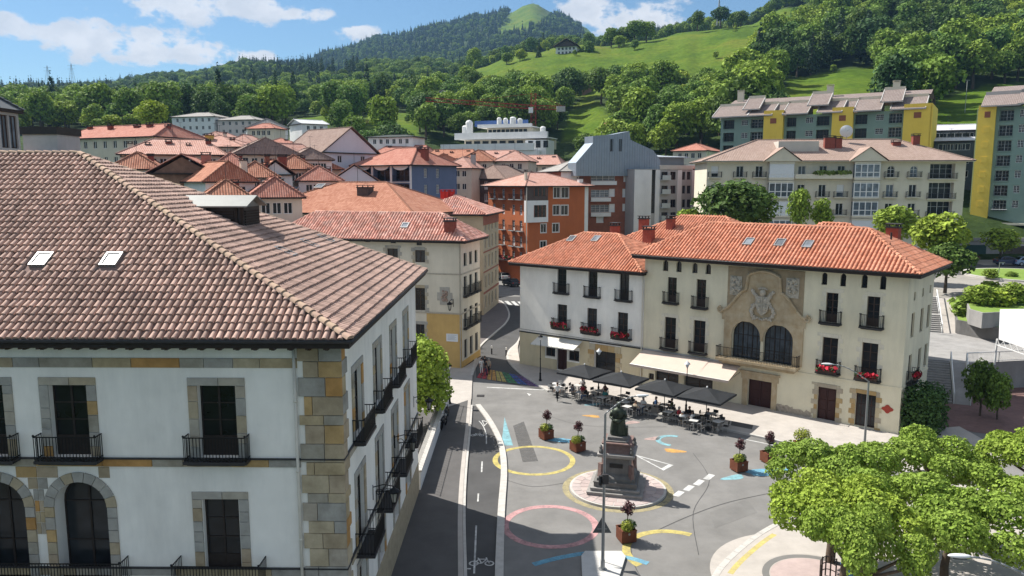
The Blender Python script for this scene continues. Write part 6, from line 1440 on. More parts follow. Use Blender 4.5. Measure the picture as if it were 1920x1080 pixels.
# ---- brick building and zinc roofed block
def brick():
    b = tb('brick_building', 'brown brick block with white framed windows and flat grey tiled roof', 1052, 166, 1190, 170, 322, 16, 'building', base=0)
    for (p0, p1, y0, y1, k) in ((1108, 1153, 325, 339, 'bars'), (1169, 1180, 326, 341, 'blind'), (1108, 1142, 356, 370, 'bars'), (1142, 1153, 354, 369, 'blind'), (1167, 1179, 354, 370, 'blind'), (1108, 1142, 384, 398, 'bars'), (1142, 1153, 382, 398, 'blind'), (1167, 1178, 382, 396, 'blind'), (1118, 1132, 406, 418, 'two')):
        _, (xa, xb, z0, z1) = pxwin(b, 'f', p0, p1, y0, y1, k, J_WHITE, M_GLASS_B if k == 'bars' else M_BLINDW, rev=.2)
        if k == 'bars': q = MB(); q.box(xa - .2, xb + .2, -.7, 0, z0 - .9, z0 - .75); q.box(xa - .2, xb + .2, -.72, -.66, z0 - .75, z0 - .05); b.build_mb('f', 'balcony', q, J_WHITE)
    b.make_wall(W_BRICK, b.eh); q = MB(); x = b.hit(1086, 340)[0]; q.box(0, x, -.08, 0, 0, b.eh - .05); q.build('party_wall', W_WHITE, b.o)
    hip_roof(b, .6, b.eh + .15, 2.6, RM_GRY, 'x', None, (6, 2)); q = MB(); p = b.Mi @ at_y(1120, 304, 175)
    q.box(p.x - 2.6, p.x + 2.6, p.y - 1.6, p.y + 1.6, b.eh + 1.6, b.eh + 2.9); q.build('roof_lantern', M_PALER, b.o)
    chimney(b, b.W * .33, 5, b.eh + 1.5, .9, .8, 1.8, W_DARK)
brick()
def zinc():
    b = tb('zinc_block', 'block with blue grey standing seam metal gable and white party wall', 1190, 166, 1312, 172, 318, 18, 'building', base=0); W = b.W; xs = b.hit(1237, 340)[0]
    for (y0, y1) in ((322, 337), (348, 363), (374, 389), (398, 412)):
        for (p0, p1, k) in ((1240, 1252, 'two'), (1257, 1267, 'two'), (1279, 1285, 'two'), (1288, 1295, 'two')):
            pxwin(b, 'f', p0, p1, y0, y1, k, W_DARK, M_GLASS, rev=.3)
        x0, x1 = b.hit(1238, 340)[0], b.hit(1254, 340)[0]; z = b.hit(1245, y1)[1]; q = MB(); q.box(x0, x1, -.9, 0, z - .1, z + .02); q.box(x0, x1, -.9, -.86, z + .02, z + .95); b.build_mb('f', 'balcony', q, mat('pale_glass_panel', (.45, .5, .5), .3, .05, 2))
    xc0, xc1 = b.hit(1221, 370)[0], b.hit(1228, 370)[0]
    add_window(b, 'f', xc0, xc1, b.hit(1225, 400)[1], b.hit(1225, 317)[1], 'none', W_DARK, M_GLASS, rev=.2)
    b.make_wall(W_GREY, b.eh); q = MB(); q.box(0, xc0, -.06, 0, 0, b.eh); q.build('party_wall', W_WHITE, b.o); q = MB(); q.box(xc1, xs, -.06, 0, 0, b.eh); q.build('party_wall', W_WHITE, b.o)
    for (p0, p1) in ((1270, 1278), (1297, 1303)):
        q = MB(); q.box(b.hit(p0, 350)[0], b.hit(p1, 350)[0], -.05, 0, 0, b.eh); q.build('white_band', W_WHITE, b.o)
    q = MB(); q.box(b.hit(1303, 350)[0], W + .05, -.15, 18, 0, b.eh + 1.2); q.build('end_wall', mat('dark_grey_render', (.2, .21, .22), .9, .06, 1), b.o)
    # zinc gable: tall seamed wall with sloping shoulders, seen left of the block
    yb = 3.0; o = b.Mi @ CAM
    def loc(px, py, y): d = b.Mi.to_3x3() @ ray(px, py); p = o + d * ((y - o.y) / d.y); return (p.x, p.z)
    P = [loc(px, py, yb) for px, py in ((1080, 330), (1080, 305), (1112, 268), (1112, 255), (1150, 252), (1180, 246), (1182, 262), (1225, 282), (1238, 300), (1238, 330))]; n = len(P)
    q = MB(); q.add([(x, yb, z) for x, z in P] + [(x, yb + 4, z) for x, z in P], [tuple(range(n - 1, -1, -1))[::-1]] + [(k + n, (k + 1) % n + n, (k + 1) % n, k) for k in range(n)]); zo = q.build('zinc_gable', M_ZSEAM, b.o)
    sm = MB(); x = P[0][0] + .5
    while x < P[-1][0] - .2:
        zt = None
        for (xa, za), (xb, zb) in zip(P[1:-2], P[2:-1]):
            if xa <= x <= xb and xb > xa: zt = za + (zb - za) * (x - xa) / (xb - xa)
        if zt: sm.box(x - .035, x + .035, yb - .07, yb, P[0][1], zt)
        x += .62
    so_ = sm.build('seams', M_ZSEAM, zo); so_['kind'] = 'stuff'
    for px in (1147, 1163): (x, z) = loc(px, 275, yb); q = MB(); q.box(x - .35, x + .35, yb - .05, yb - .01, z - 1.0, z + 1.6); q.build('slit_window', M_GLASS, zo)
    q = MB(); x0, z0 = loc(1205, 268, yb + 3); x1, z1 = loc(1290, 283, yb + 3); q.box(x0, x1 - 1, yb + 3, yb + 13, b.eh, b.eh + 3.0); att = q.build('attic_storey', mat('dark_grey_render', (.2, .21, .22)), b.o)
    q = MB(); q.add([(x0 - .5, yb + 2.2, b.eh + 3.0), (x1, yb + 2.2, b.eh + 3.0), (x1, yb + 13, b.eh + 3.6), (x0 - .5, yb + 13, b.eh + 4.6), (x0 - .5, yb + 2.2, b.eh + 2.85), (x1, yb + 2.2, b.eh + 2.85)], [(0, 1, 2, 3), (4, 5, 1, 0)]); q.build('attic_roof', mat('pale_blue_metal', (.42, .46, .51), .5, .05, .8, metal=.2), att)
    q = MB(); xa = b.hit(1237, 320)[0]; q.box(xa, W, -.1, .0, b.eh, b.eh + 1.0); q.build('parapet', M_PALER, b.o); q = MB(); q.box(-.1, W + .1, -.1, 18.1, b.eh, b.eh + .12); q.build('roof_deck', W_GREY, b.o)
zinc()
# ---- white terraced block
def terraced():
    b = tb('terraced_block', 'white terraced modern block with stepped balconies and roof tanks', 832, 262, 1022, 250, 268, 22, 'building', base=20); W = b.W
    o = b.Mi @ CAM
    def loc(px, py, y=0): d = b.Mi.to_3x3() @ ray(px, py); p = o + d * ((y - o.y) / d.y); return p.x, p.z
    lv = [((826, 1000), 284, 268, 0), ((852, 1026), 262, 246, 5), ((895, 996), 240, 231, 9)]
    for (p0, p1), yb, yt, dy in lv:
        x0, z0 = loc(p0, yb, dy); x1, z1 = loc(p1, yt, dy); q = MB(); q.box(x0, x1, dy, dy + 1.2, z0, z1); q.box(x0, x1, dy + 1.2, dy + 12, z0 + .1, z0 + .4); p = q.build('terrace', W_WHITE, b.o)
        q = MB(); q.box(x0 + 2, x1 - 1, dy + 4, dy + 14, z0 - 3.2, z0); q.build('storey', W_CREAM, p)
        nw = 9
        for k in range(nw):
            x = x0 + 2.5 + (x1 - x0 - 5) * k / nw; q = MB(); q.box(x, x + (x1 - x0) / nw * .6, dy + 3.95, dy + 4, z0 + .2 - 3, z0 - .4); q.build('window', M_GLASS, p)
    for (px, py, w, h) in ((872, 248, 2.0, 2.6), (880, 246, 2.6, 4.2), (936, 232, 1.6, 2.4), (948, 232, 1.6, 2.2), (962, 231, 2.2, 2.4), (975, 232, 1.8, 2.0), (1018, 249, 2.0, 2.4)):
        x, z = loc(px, py, 10); q = MB(); q.lathe([(w / 2, z - 1.0), (w / 2, z + h * .7), (w * .3, z + h * .85), (.05, z + h * .9)], 10, (x, 10)); q.build('roof_tank', W_WHITE, b.o)
    x0, z0 = loc(985, 283, 3); x1, z1 = loc(1024, 262, 3)
    for k in range(3): q = MB(); q.box(x0 + 1 + k * 2.6, x0 + 2.6 + k * 2.6, 2.9, 3.0, z0 + 1, z0 + 3.2); q.build('window', M_GLASS, b.o)
    q = MB(); q.box(x0, x1, 3, 12, z0 - 6, z1); q.build('stair_tower', W_WHITE, b.o); q = MB(); q.box(*[loc(890, 235, 14)[0], loc(990, 235, 14)[0]], 14, 14.3, loc(890, 238, 14)[1], loc(890, 227, 14)[1]); q.build('blue_screen', mat('blue_screen', (.06, .12, .3), .6, .1, 1), b.o)
    q = MB(); x0, z0 = loc(832, 290, .5); x1, _ = loc(1010, 290, .5); q.box(x0, x1, .5, 14, 0, z0 - 20 + 20 + 1); q.build('base_wall', W_WHITE, b.o)
terraced()
house('cottage', 'small white cottage with red roof on the slope above the zinc gable', 1158, 285, 1205, 292, 231, 9, 2.6, RM_RED, W_WHITE, f=(2, 1), ridge='y', inset=0)
house('town_house', 'red roofed house between the zinc block and the cream apartments', 1262, 205, 1325, 200, 284, 12, 2.0, RM_RED, W_CREAM, f=(4, 2)); house('town_house', 'dull red house tucked behind the grey block end wall', 1305, 165, 1338, 163, 318, 10, 2.0, RM_RED, W_BRICK, f=(3, 4))
# ---- cream apartment block
def apartments():
    b = tb('apartment_block', 'long cream apartment block with white glazed bays and brownish hipped roof', 1326, 138, 1812, 134, 303, 15, 'building', base=5.5); W = b.W
    gx = lambda px: b.hit(px, 330)[0]; gz = lambda py: b.hit(1560, py)[1]
    rows = [(310, 332), (345, 369), (380, 403), (415, 438)]
    for ri, (y0, y1) in enumerate(rows):
        z1, z0 = gz(y0), gz(y1)
        for px in (1340, 1387, 1423, 1503, 1543, 1577, 1670, 1713):
            w = 1.25; x = gx(px); f = M_GLASS if (px + ri) % 3 else M_GLASS_B
            ar = ri == 0 and px > 1650; add_window(b, 'f', x - w / 2, x + w / 2, z0, z1 - .1, 'two' if (px * 7 + ri) % 5 else 'blind', J_WHITE, f, arch=ar, rev=.25)
            if not (ri == 0 and 1490 < px < 1600): add_balcony(b, 'f', x, z0 - .05, 2.3, .7, .95, M_IRON, W_APT, .16)
        if ri == 0:
            x0, x1 = gx(1488), gx(1594); q = MB(); q.box(x0, x1, -1.3, 0, z0 - .3, z0 - .05); q.box(x0, x1, -1.3, -1.24, z0 - .05, z0 + .5); q.build('long_balcony', W_APT, b.o)
            q = MB(); rs = random.Random(3)
            for k in range(200): p = Vector((rs.uniform(x0 + 3, x1 - .3), -1.2 + rs.uniform(-.2, .2), z0 + .55 + rs.random() * .35)); d = Vector((rs.uniform(-1, 1), rs.uniform(-1, 1), rs.uniform(0, 1))).normalized(); a = d.orthogonal() * .2; c = d.cross(a); q.face([p - a - c, p + a - c, p + a + c, p - a + c])
            q.build('hedge_box', mat('light_hedge', (.16, .22, .05), .9, .2, 3, island=.3), b.o)
        # deep arched loggias at the right end and left end
        for (pa, pb) in ((1743, 1790), (1338, 1368)):
            if pa < 1400 and ri > 0: continue
            x0, x1 = gx(pa), gx(pb)
            if pa > 1400:
                add_window(b, 'f', x0, x1, z0 - .3, z1 + .25, 'bars', J_WHITE, M_GLASS, rev=1.2); add_balcony(b, 'f', (x0 + x1) / 2, z0 - .3, x1 - x0 + .6, .5, .95, M_IRON, W_APT, .16)
        for px in (1463, 1622):
            x = gx(px); w = 4.3; q = MB(); zb0 = z0 - .7; q.box(x - w / 2, x + w / 2, -1.1, 0, zb0, z0 - .1); by = q.build('bay', W_APT, b.o); q = MB(); q.box(x - w / 2, x + w / 2, -1.1, 0, z1 + .25, z1 + .75); q.build('bay_lintel', W_APT, by)
            blind = px == 1463 and ri in (0, 2) or (px == 1622 and ri == 3)
            q = MB(); q.box(x - w / 2 + .1, x + w / 2 - .1, -1.0, 0, z0 - .1, z1 + .25); q.build('bay_glazing', M_BLINDW if blind else M_GLASS_B, by)
            q = MB(); n = 5; zz = (z0 - .1, z0 + .5) if blind else (z0 - .1, z1 + .25)
            for k in range(n): xx = x - w / 2 + .1 + (w - .2) * k / (n - 1); q.box(xx - .08, xx + .08, -1.06, -1.0, *zz)
            for z in ((z0 - .05, z0 + .5) if blind else (z0, (z0 + z1) / 2 - .2, z1 + .15)): q.box(x - w / 2 + .1, x + w / 2 - .1, -1.055, -1.0, z - .07, z + .07)
            q.build('bay_frame', J_WHITE, by)
        for a in (3, 7, 11): add_window(b, 'r', a - .5, a + .5, z0, z1, 'two', J_WHITE, M_GLASS)
        if ri < 3: q = MB(); z = z0 - .55; q.box(-.02, W + .02, -.06, 0, z - .1, z + .1); q.build('floor_band', W_APT, b.o)
    b.make_wall(W_APT, b.eh)
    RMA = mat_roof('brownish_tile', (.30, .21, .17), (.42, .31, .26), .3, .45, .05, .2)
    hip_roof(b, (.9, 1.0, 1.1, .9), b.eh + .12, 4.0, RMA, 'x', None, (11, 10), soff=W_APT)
    for px in (1463, 1623):
        x = gx(px); w = 6.2; z0 = b.eh; h = 2.3; y0 = -1.4; q = MB(); q.face([(x - w / 2, y0, z0), (x + w / 2, y0, z0), (x, y0, z0 + h)]); pd = q.build('pediment', W_APT, b.o)
        q = MB()
        uv_slope(q, [(x - w / 2 - .3, y0 - .3, z0), (x - w / 2 - .3, 6.5, z0), (x, 6.5, z0 + h + .15), (x, y0 - .3, z0 + h + .15)]); uv_slope(q, [(x + w / 2 + .3, y0 - .3, z0), (x + w / 2 + .3, 6.5, z0), (x, 6.5, z0 + h + .15), (x, y0 - .3, z0 + h + .15)]); q.build('pediment_roof', RMA, pd)
    for px, py, w, h in ((1555, 258, 1.8, 1.6), (1571, 270, 1.1, 2.6), (1716, 265, 1.2, 2.6), (1680, 262, 1.4, 1.2)): p = b.Mi @ at_y(px, py + 8, 140); chimney(b, p.x, p.y, p.z - 1.5, w, .9, h + .6, CR)
    p = b.Mi @ at_y(1492, 270, 141); q = MB(); q.box(p.x - 3.5, p.x + 3.5, p.y - 2, p.y + 3, p.z - 1.5, p.z + .4); q.build('plant_room', M_PALER, b.o)
    # satellite dish
    c = at_y(1588, 246, 142); d = thing('satellite_dish', 'large white satellite dish on the roof of the cream apartment block', 'satellite dish', (c.x, c.y, c.z - 1.3)); q = MB()
    for k in range(5):
        r0, r1 = 1.15 * k / 5, 1.15 * (k + 1) / 5
        for j in range(20):
            t0, t1 = 2 * math.pi * j / 20, 2 * math.pi * (j + 1) / 20; f = lambda r, t: (r * math.cos(t) - .1, -.3 + .25 * r * r - .1 * r * math.cos(t), 1.3 + r * math.sin(t) * .95); q.face([f(r0, t0), f(r1, t0), f(r1, t1), f(r0, t1)])
    q.build('dish', J_WHITE, d, True); q = MB(); q.cyl((0, 0, 0), (0, 0, 1.3), .07, None, 8); q.cyl((-.1, -.3, 1.3), (-.1, -1.3, 1.5), .03, None, 5); q.build('mast', M_FRAME_G, d)
apartments()
# ---- green and yellow row on the slope
def green_row():
    b = tb('hillside_block', 'long stepped apartment row in grey green and yellow on the slope', 1352, 190, 1745, 166, 222, 13, 'building', base=14); W = b.W; eh = b.eh
    g = lambda px: b.hit(px, 240)[0]; Y = [(1434, 1470), (1561, 1600), (1694, 1746)]
    bays = [(1355, 1378), (1406, 1432), (1473, 1494), (1529, 1556), (1601, 1627), (1664, 1692)]; flats = [(1390, 1402), (1510, 1524), (1641, 1656)]
    for r in range(5):
        z1 = eh - .5 - 3.0 * r; z0 = z1 - 2.1
        for (p0, p1) in bays:
            x0, x1 = g(p0) + .2, g(p1) - .2; add_window(b, 'f', x0, x1, z0, z1, 'bars', W_DARK if p0 % 2 else J_WHITE, M_GLASS, rev=1.0); add_balcony(b, 'f', (x0 + x1) / 2, z0, x1 - x0, .15, .95, M_IRON, W_GREEN, .3)
        for (p0, p1) in flats: x0, x1 = g(p0), g(p1); add_window(b, 'f', x0, x1, z0 + .7, z1 - .1, 'bars', J_WHITE, M_GLASS)
        for a in (3.5, 9): add_window(b, 'r', a - .6, a + .6, z0 + .5, z1, 'two', J_WHITE, M_GLASS)
    b.make_wall(W_GREEN, eh)
    for (p0, p1) in Y:
        x0, x1 = g(p0), min(g(p1), W + .3); q = MB(); q.box(x0, x1, -1.3, 0, 0, eh + 1.2); yb = q.build('yellow_block', W_YEL, b.o)
        for r in range(4): z = eh - .6 - 3.0 * r; xm = (x0 + x1) / 2; q = MB(); q.box(xm - .7, xm + .7, -1.36, -1.3, z - 1.2, z); q.build('shutter', W_BRICK if r < 1 else W_YEL, yb)
    q = MB(); q.box(W + .01, W + .4, -1.3, 13, 0, eh + 1.0); q.build('end_wall', W_YEL, b.o)
    # stepped roof modules
    mods = [(1338, 1404, 0), (1392, 1424, 1.6), (1404, 1450, 0), (1448, 1474, -.2), (1468, 1516, 0), (1512, 1552, 1.8), (1532, 1580, 0), (1576, 1606, -.2), (1600, 1652, 0), (1648, 1690, 1.8), (1668, 1735, 0)]
    RMG = mat_roof('grey_brown_tile', (.20, .155, .14), (.29, .24, .22), .3, .45, .05, .2)
    for (p0, p1, dz) in mods:
        x0, x1 = g(p0), g(p1); z0 = eh + .25 + dz; y0 = -1.7 if dz == 0 else -.6 + (.6 if dz < 0 else 0); q = MB(); uv_slope(q, [(x0, y0, z0), (x1, y0, z0), (x1, 4.5, z0 + 3.0), (x0, 4.5, z0 + 3.0)])
        md = q.build('roof_module', RMG, b.o); q = MB()
        for x in (x0, x1 - .18): q.add([(x, y0, z0 - .3), (x + .18, y0, z0 - .3), (x + .18, 4.5, z0 + 2.7), (x, 4.5, z0 + 2.7), (x, y0, z0 + .12), (x + .18, y0, z0 + .12), (x + .18, 4.5, z0 + 3.12), (x, 4.5, z0 + 3.12)], [(4, 5, 6, 7), (0, 1, 5, 4), (1, 2, 6, 5), (3, 7, 4, 0)][:4])
        q.box(x0, x1, y0 - .02, y0 + .12, z0 - .25, z0 - .02); q.build('verge', mat('pale_verge', (.42, .40, .38), .8, .05, 1), md)
        q = MB(); q.box(x0 + .1, x1 - .1, 4.3, 4.6, z0 - .5, z0 + 3.5); q.build('clerestory', W_APT, md)
    q = MB(); uv_slope(q, [(g(1356), 4.4, eh + 3.6), (g(1738), 4.4, eh + 3.6), (g(1738), 9, eh + 5.0), (g(1356), 9, eh + 5.0)]); uv_slope(q, [(g(1738), 13.6, eh + 3.4), (g(1356), 13.6, eh + 3.4), (g(1356), 9, eh + 5.0), (g(1738), 9, eh + 5.0)]); q.build('roof', RMG, b.o)
    for px in (1370, 1541, 1668): x = g(px); chimney(b, x, 7.5, eh + 3.8, 1.4, 1.0, 3.0, W_APT, W_APT)
green_row()
def right_tower():
    b = tb('hillside_tower', 'tall yellow and green apartment tower cut by the right picture edge', 1833, 158, 1985, 150, 203, 14, 'building', base=8.2); W = b.W; eh = b.eh
    g = lambda px: b.hit(px, 240)[0]
    for r in range(8):
        z1 = eh - .6 - 2.95 * r; z0 = z1 - 2.1
        if z0 < 3.5: continue
        for (p0, p1) in ((1873, 1899), (1935, 1960)): x0, x1 = g(p0), g(p1); add_window(b, 'f', x0, x1, z0, z1, 'bars', J_WHITE, M_GLASS, rev=1.0); add_balcony(b, 'f', (x0 + x1) / 2, z0, x1 - x0, .15, .95, M_IRON, W_GREEN, .3)
        for (p0, p1) in ((1910, 1922),): x0, x1 = g(p0), g(p1); add_window(b, 'f', x0, x1, z0 + .6, z1, 'bars', J_WHITE, M_GLASS)
    for k, x in enumerate((g(1880), g(1900), g(1920))): add_window(b, 'f', x - 1.1, x + 1.1, .2 if k == 0 else .9, 2.9, 'bars', J_WHITE, M_GLASS)
    b.make_wall(W_GREEN, eh); q = MB(); q.box(.3, g(1866), -1.0, 0, 3.6, eh + .4); yb = q.build('yellow_block', W_YEL, b.o)
    for r in range(7): z = eh - .8 - 2.95 * r; q = MB(); q.box(1.4, 2.4, -1.06, -1.0, z - 1.2, z); q.build('shutter', W_YEL if r else W_BRICK, yb)
    q = MB(); q.box(-.5, W, -1.5, 0, 3.2, 3.6); q.build('slab_edge', W_APT, b.o); q = MB(); x0 = g(1867); q.box(g(1872), g(1902), -1.4, -.1, 6.2, 6.3); q.build('sunblind', J_WHITE, b.o)
    RMG = MATS['grey_brown_tile']
    for (p0, p1, dz) in ((1838, 1912, 0), (1905, 1990, .2)):
        x0, x1 = g(p0), g(p1); z0 = eh + .3 + dz; q = MB(); uv_slope(q, [(x0, -1.8, z0), (x1, -1.8, z0), (x1, 4.2, z0 + 2.6), (x0, 4.2, z0 + 2.6)]); md = q.build('roof_module', RMG, b.o); q = MB(); q.box(x0, x1, -1.82, -1.7, z0 - .25, z0 - .02); q.box(x0 + .1, x1 - .1, 4.0, 4.3, z0, z0 + 3.2); q.build('verge', MATS['pale_verge'], md)
    q = MB(); uv_slope(q, [(g(1848), 4.1, eh + 3.3), (W, 4.1, eh + 3.3), (W, 10, eh + 5), (g(1848), 10, eh + 5)]); q.build('roof', RMG, b.o)
right_tower()
house('slate_house', 'dark grey house with pale flat metal roof between the yellow blocks', 1746, 182, 1836, 178, 246, 12, 1.6, mat('pale_lilac_metal', (.5, .5, .54), .6, .05, .6), mat('dark_slate_wall', (.08, .095, .11), .8, .1, 1), f=(5, 4), inset=0, ridge='x', win=(1.6, 1.3))
house('slate_house', 'low dark house with pale terrace roof below the slate one', 1752, 172, 1828, 168, 266, 9, .9, mat('pale_lilac_metal', (.5, .5, .54)), mat('dark_slate_wall', (.08, .095, .11)), f=(4, 3), inset=0, ridge='x', win=(1.8, 1.4))
house('farmhouse', 'brown roofed farmhouse with white walls on the green hilltop', 1042, 560, 1082, 556, 88, 16, 5.2, RM_BRN, W_WHITE, f=(5, 2), ridge='y', inset=0, over=1.6, win=(1.4, 1.8), gable_m=W_DARK, base=terr(1060, 558) - 1)
house('barn', 'small stone barn half hidden by trees below the meadow', 1062, 425, 1096, 420, 158, 10, 3, RM_BRN, W_BROWN, f=(2, 1), ridge='y', inset=0, base=terr(1080, 422) - 1)
house('hill_chapel', 'pale narrow house rising among trees on the middle slope', 818, 372, 838, 370, 178, 8, 2.0, RM_GRY, W_WHITE, f=(2, 3), ridge='y', inset=0, base=terr(828, 371) - 2)
# ---- roof lantern at the left picture edge
p = at_y(-20, 285, 52); b = Bld('glazed_turret', 'small glazed timber turret at the left picture edge', 'turret', (p.x - 1.0, p.y), (p.x + .75, p.y), 2.2, p.z - 4); q = MB(); b.eh = 6.8
for sd in 'fr': win_grid(b, sd, 2, 1, .8, 2.2, 'two', M_WOOD_B, M_GLASS_B, top=.3, m=.15)
b.make_wall(W_GREY, 6.8); hip_roof(b, .25, 6.9, .9, mat('slate_roof', (.12, .13, .14), .7, .1, 2), gut=False)
# ------------------------------------------------------------------ right: steps, terraces, upper street
M_TCONC = mat('terrace_concrete', (.30, .29, .28), .9, .12, .7, stain=.2); M_STEP = mat('step_stone', (.30, .29, .28), .9, .12, 2, stain=.15); M_WRAIL = mat('white_railing', (.72, .72, .71), .5, .04, 3)
M_GRASS = mat('lawn_grass', (.13, .22, .035), .95, .25, .8, col2=(.20, .28, .055), bump=.5, bscale=6)
def xy(px, py, z): p = at_z(px, py, z); return (p.x, p.y)
def right_side():
    sheet('red_paving', [(34, 62), (44, 55), (62, 62), (62, 76), (47, 77), (38, 72)], .004, M_REDPAVE)
    ST = Vector(xy(1786, 757, 0)); d = Vector((.42, .907)); w = Vector((-.907, .42)); n = 16; rise = 2.72 / n; run = .34
    # lower flight: each step a block
    stp = tag(empty('stairway', (ST.x, ST.y, 0)), 'lower flight of grey stone steps beside the cream mansion', 'steps')
    for k in range(n):
        a = d * (run * k); b_ = d * (run * n + .3); P = [a, a + w * 5.5, b_ + w * 5.5, b_]; mb = MB(); q = [(p.x, p.y) for p in P]
        if (P[1] - P[0]).cross(P[2] - P[1]) < 0: q.reverse()
        mb.prism(q, rise * k, rise * (k + 1)); mb.build('step', M_STEP, stp)
    top = ST + d * (run * n)
    # ramp on the right of it with white railings
    mb = MB(); r0 = ST - w * .15; r1 = top - w * .15; wr = -w * 1.25
    V = [(*r0, .0), (*(r0 + wr), 0), (*(r1 + wr), 0), (*r1, 0), (*r0, .02), (*(r0 + wr), .02), (*(r1 + wr), 2.72), (*r1, 2.72)]
    mb.add(V, [(4, 5, 6, 7), (0, 1, 5, 4), (1, 2, 6, 5), (3, 0, 4, 7)]); o = mb.build('ramp', M_TCONC); o['kind'] = 'structure'
    def railing(name, label, pts, h=1.0, sp=.14, solid=True, grp='white railings'):
        P = [Vector(p) for p in pts]; root = thing(name, label, 'railing', P[0], 0, grp); mb = MB(); br = MB()
        for a, b_ in zip(P[:-1], P[1:]):
            a, b_ = a - P[0], b_ - P[0]; up = Vector((0, 0, h)); mb.cyl(a + up, b_ + up, .06, None, 6); mb.cyl(a + up * .12, b_ + up * .12, .03, None, 5)
            for q in (a, b_): mb.cyl(q, q + up, .05, None, 6)
            m = max(1, int((b_ - a).length / sp))
            for k in range(1, m): q = a.lerp(b_, k / m); br.cyl(q + up * .12, q + up, .014, None, 4, False)
        mb.build('rail', M_WRAIL, root); br.build('bars', M_WRAIL, root)
    t3 = lambda v, z: (v.x, v.y, z)
    railing('railing', 'white railing between the lower steps and the ramp', [t3(ST - w * .08, 0.02), t3(top - w * .08, 2.72)]); railing('railing', 'white railing on the outer side of the ramp', [t3(ST - w * 1.4, .02), t3(top - w * 1.4, 2.72)])
    # middle terrace
    far = Vector(xy(1772, 622, 2.72)); E = top - w * 1.45; rt = Vector(xy(1990, 672, 2.72))
    slab('terrace', [tuple(top + w * 5.5), tuple(top), tuple(top - w * 1.45), tuple(rt), (rt.x + 6, far.y + 14), (far.x - 14, far.y + 14), tuple(top + w * 9)], -.1, 2.72, M_TCONC)
    railing('railing', 'long white railing along the edge of the middle terrace', [t3(E, 2.72), t3(E.lerp(rt, .33), 2.72), t3(E.lerp(rt, .66), 2.72), t3(rt, 2.72)], 1.0)
    # upper flight
    S2 = Vector(xy(1766, 624, 2.72)); n2 = 18; r2 = (5.74 - 2.72) / n2; d2 = Vector((.40, .916)); w2 = Vector((-.916, .40)); run2 = .42
    stp = tag(empty('stairway', (S2.x, S2.y, 2.72)), 'upper flight of steps leading to the street behind the cream mansion', 'steps')
    for k in range(n2):
        off = .9 if k >= 9 else 0; a = d2 * (run2 * k + off); b_ = d2 * (run2 * n2 + .9 + .4); P = [a, a + w2 * 5, b_ + w2 * 5, b_]; q = [(p.x, p.y) for p in P]
        if (P[1] - P[0]).cross(P[2] - P[1]) < 0: q.reverse()
        mb = MB(); mb.prism(q, r2 * k, r2 * (k + 1)); mb.build('step', M_STEP, stp)
    top2 = S2 + d2 * (run2 * n2 + .9); mid = S2 + d2 * (run2 * 9 + .4)
    railing('railing', 'white handrail along the upper flight of steps', [t3(S2, 2.75), t3(mid, 2.72 + r2 * 9), t3(top2, 5.74)], .95, 1.2)
    mb = MB(); V = [(*(S2 - w2 * .1), 2.7), (*(S2 - w2 * 2.2), 2.7), (*(top2 - w2 * 2.2), 5.7), (*(top2 - w2 * .1), 5.7)]; mb.face(V); o = mb.build('ramp', M_PAVE); o['kind'] = 'structure'
    # upper terrace and street
    slab('upper_terrace', [tuple(top2 + w2 * 12), tuple(top2), tuple(top2 - w2 * 2.3), tuple(top2 - w2 * 6 + d2 * 1), (120, top2.y + 2), (120, 143), (45, 143), (36, 120)], -.1, 5.72, mat('upper_paving', (.30, .28, .25), .9, .12, .6, stain=.2))
    sheet('street', [xy(1740, 538, 5.73), xy(1760, 515, 5.73), xy(2050, 520, 5.73), xy(2050, 500, 5.73), xy(1845, 497, 5.73), xy(1800, 486, 5.73), xy(1780, 484, 5.73), xy(1700, 500, 5.73)], 5.726, M_ASPH_D)
    # garden beds behind dark retaining walls
    def bed(poly, z0, z1, name, wall):
        slab(name, poly, z0, z1, wall); c = Vector((sum(p[0] for p in poly) / len(poly), sum(p[1] for p in poly) / len(poly))); sheet('lawn', [tuple(c + (Vector(p) - c) * .96) for p in poly], z1 + .005, M_GRASS)
    M_RET = mat('dark_retaining_wall', (.16, .155, .15), .95, .2, .8, stain=.3)
    b0 = [xy(1791, 625, 2.72), xy(1872, 642, 2.72), xy(1960, 650, 2.72), xy(1960, 560, 4.5), xy(1790, 585, 4.5)]; bed(b0, 2.7, 4.3, 'garden_bed', M_RET)
    b1 = [xy(1815, 606, 4.3), xy(1840, 614, 4.3), xy(1875, 612, 4.3), xy(1960, 606, 4.3), xy(1960, 545, 6), xy(1810, 560, 5.9)]; bed(b1, 4.2, 5.9, 'garden_bed', M_TCONC)
    ov = at_z(1905, 518, 5.74); mb = MB(); mb.prism(circle((ov.x + 2, ov.y), 9.0, 40), 5.72, 6.0); o = mb.build('garden_island', M_KERB); o['kind'] = 'structure'; sheet('lawn', circle((ov.x + 2, ov.y), 8.5, 40), 6.005, M_GRASS)
    # white tilted canopy roof at the picture edge
    A, B_, C_, D_ = at_z(1873, 633, 5.4), at_z(1990, 672, 5.4), at_z(1990, 578, 7.3), at_z(1875, 580, 7.3); root = thing('canopy', 'white tilted canopy roof on a thin white post at the right picture edge', 'canopy', (A.x, A.y, 2.72))
    O = Vector((A.x, A.y, 2.72)); mb = MB(); V = [p - O for p in (A, B_, C_, D_)]; V2 = [v - Vector((0, 0, .18)) for v in V]; mb.add(V + V2, [(0, 1, 2, 3), (7, 6, 5, 4), (0, 4, 5, 1), (3, 7, 4, 0), (2, 6, 7, 3)]); mb.build('roof', mat('white_sheet', (.74, .74, .75), .6, .03, 1), root)
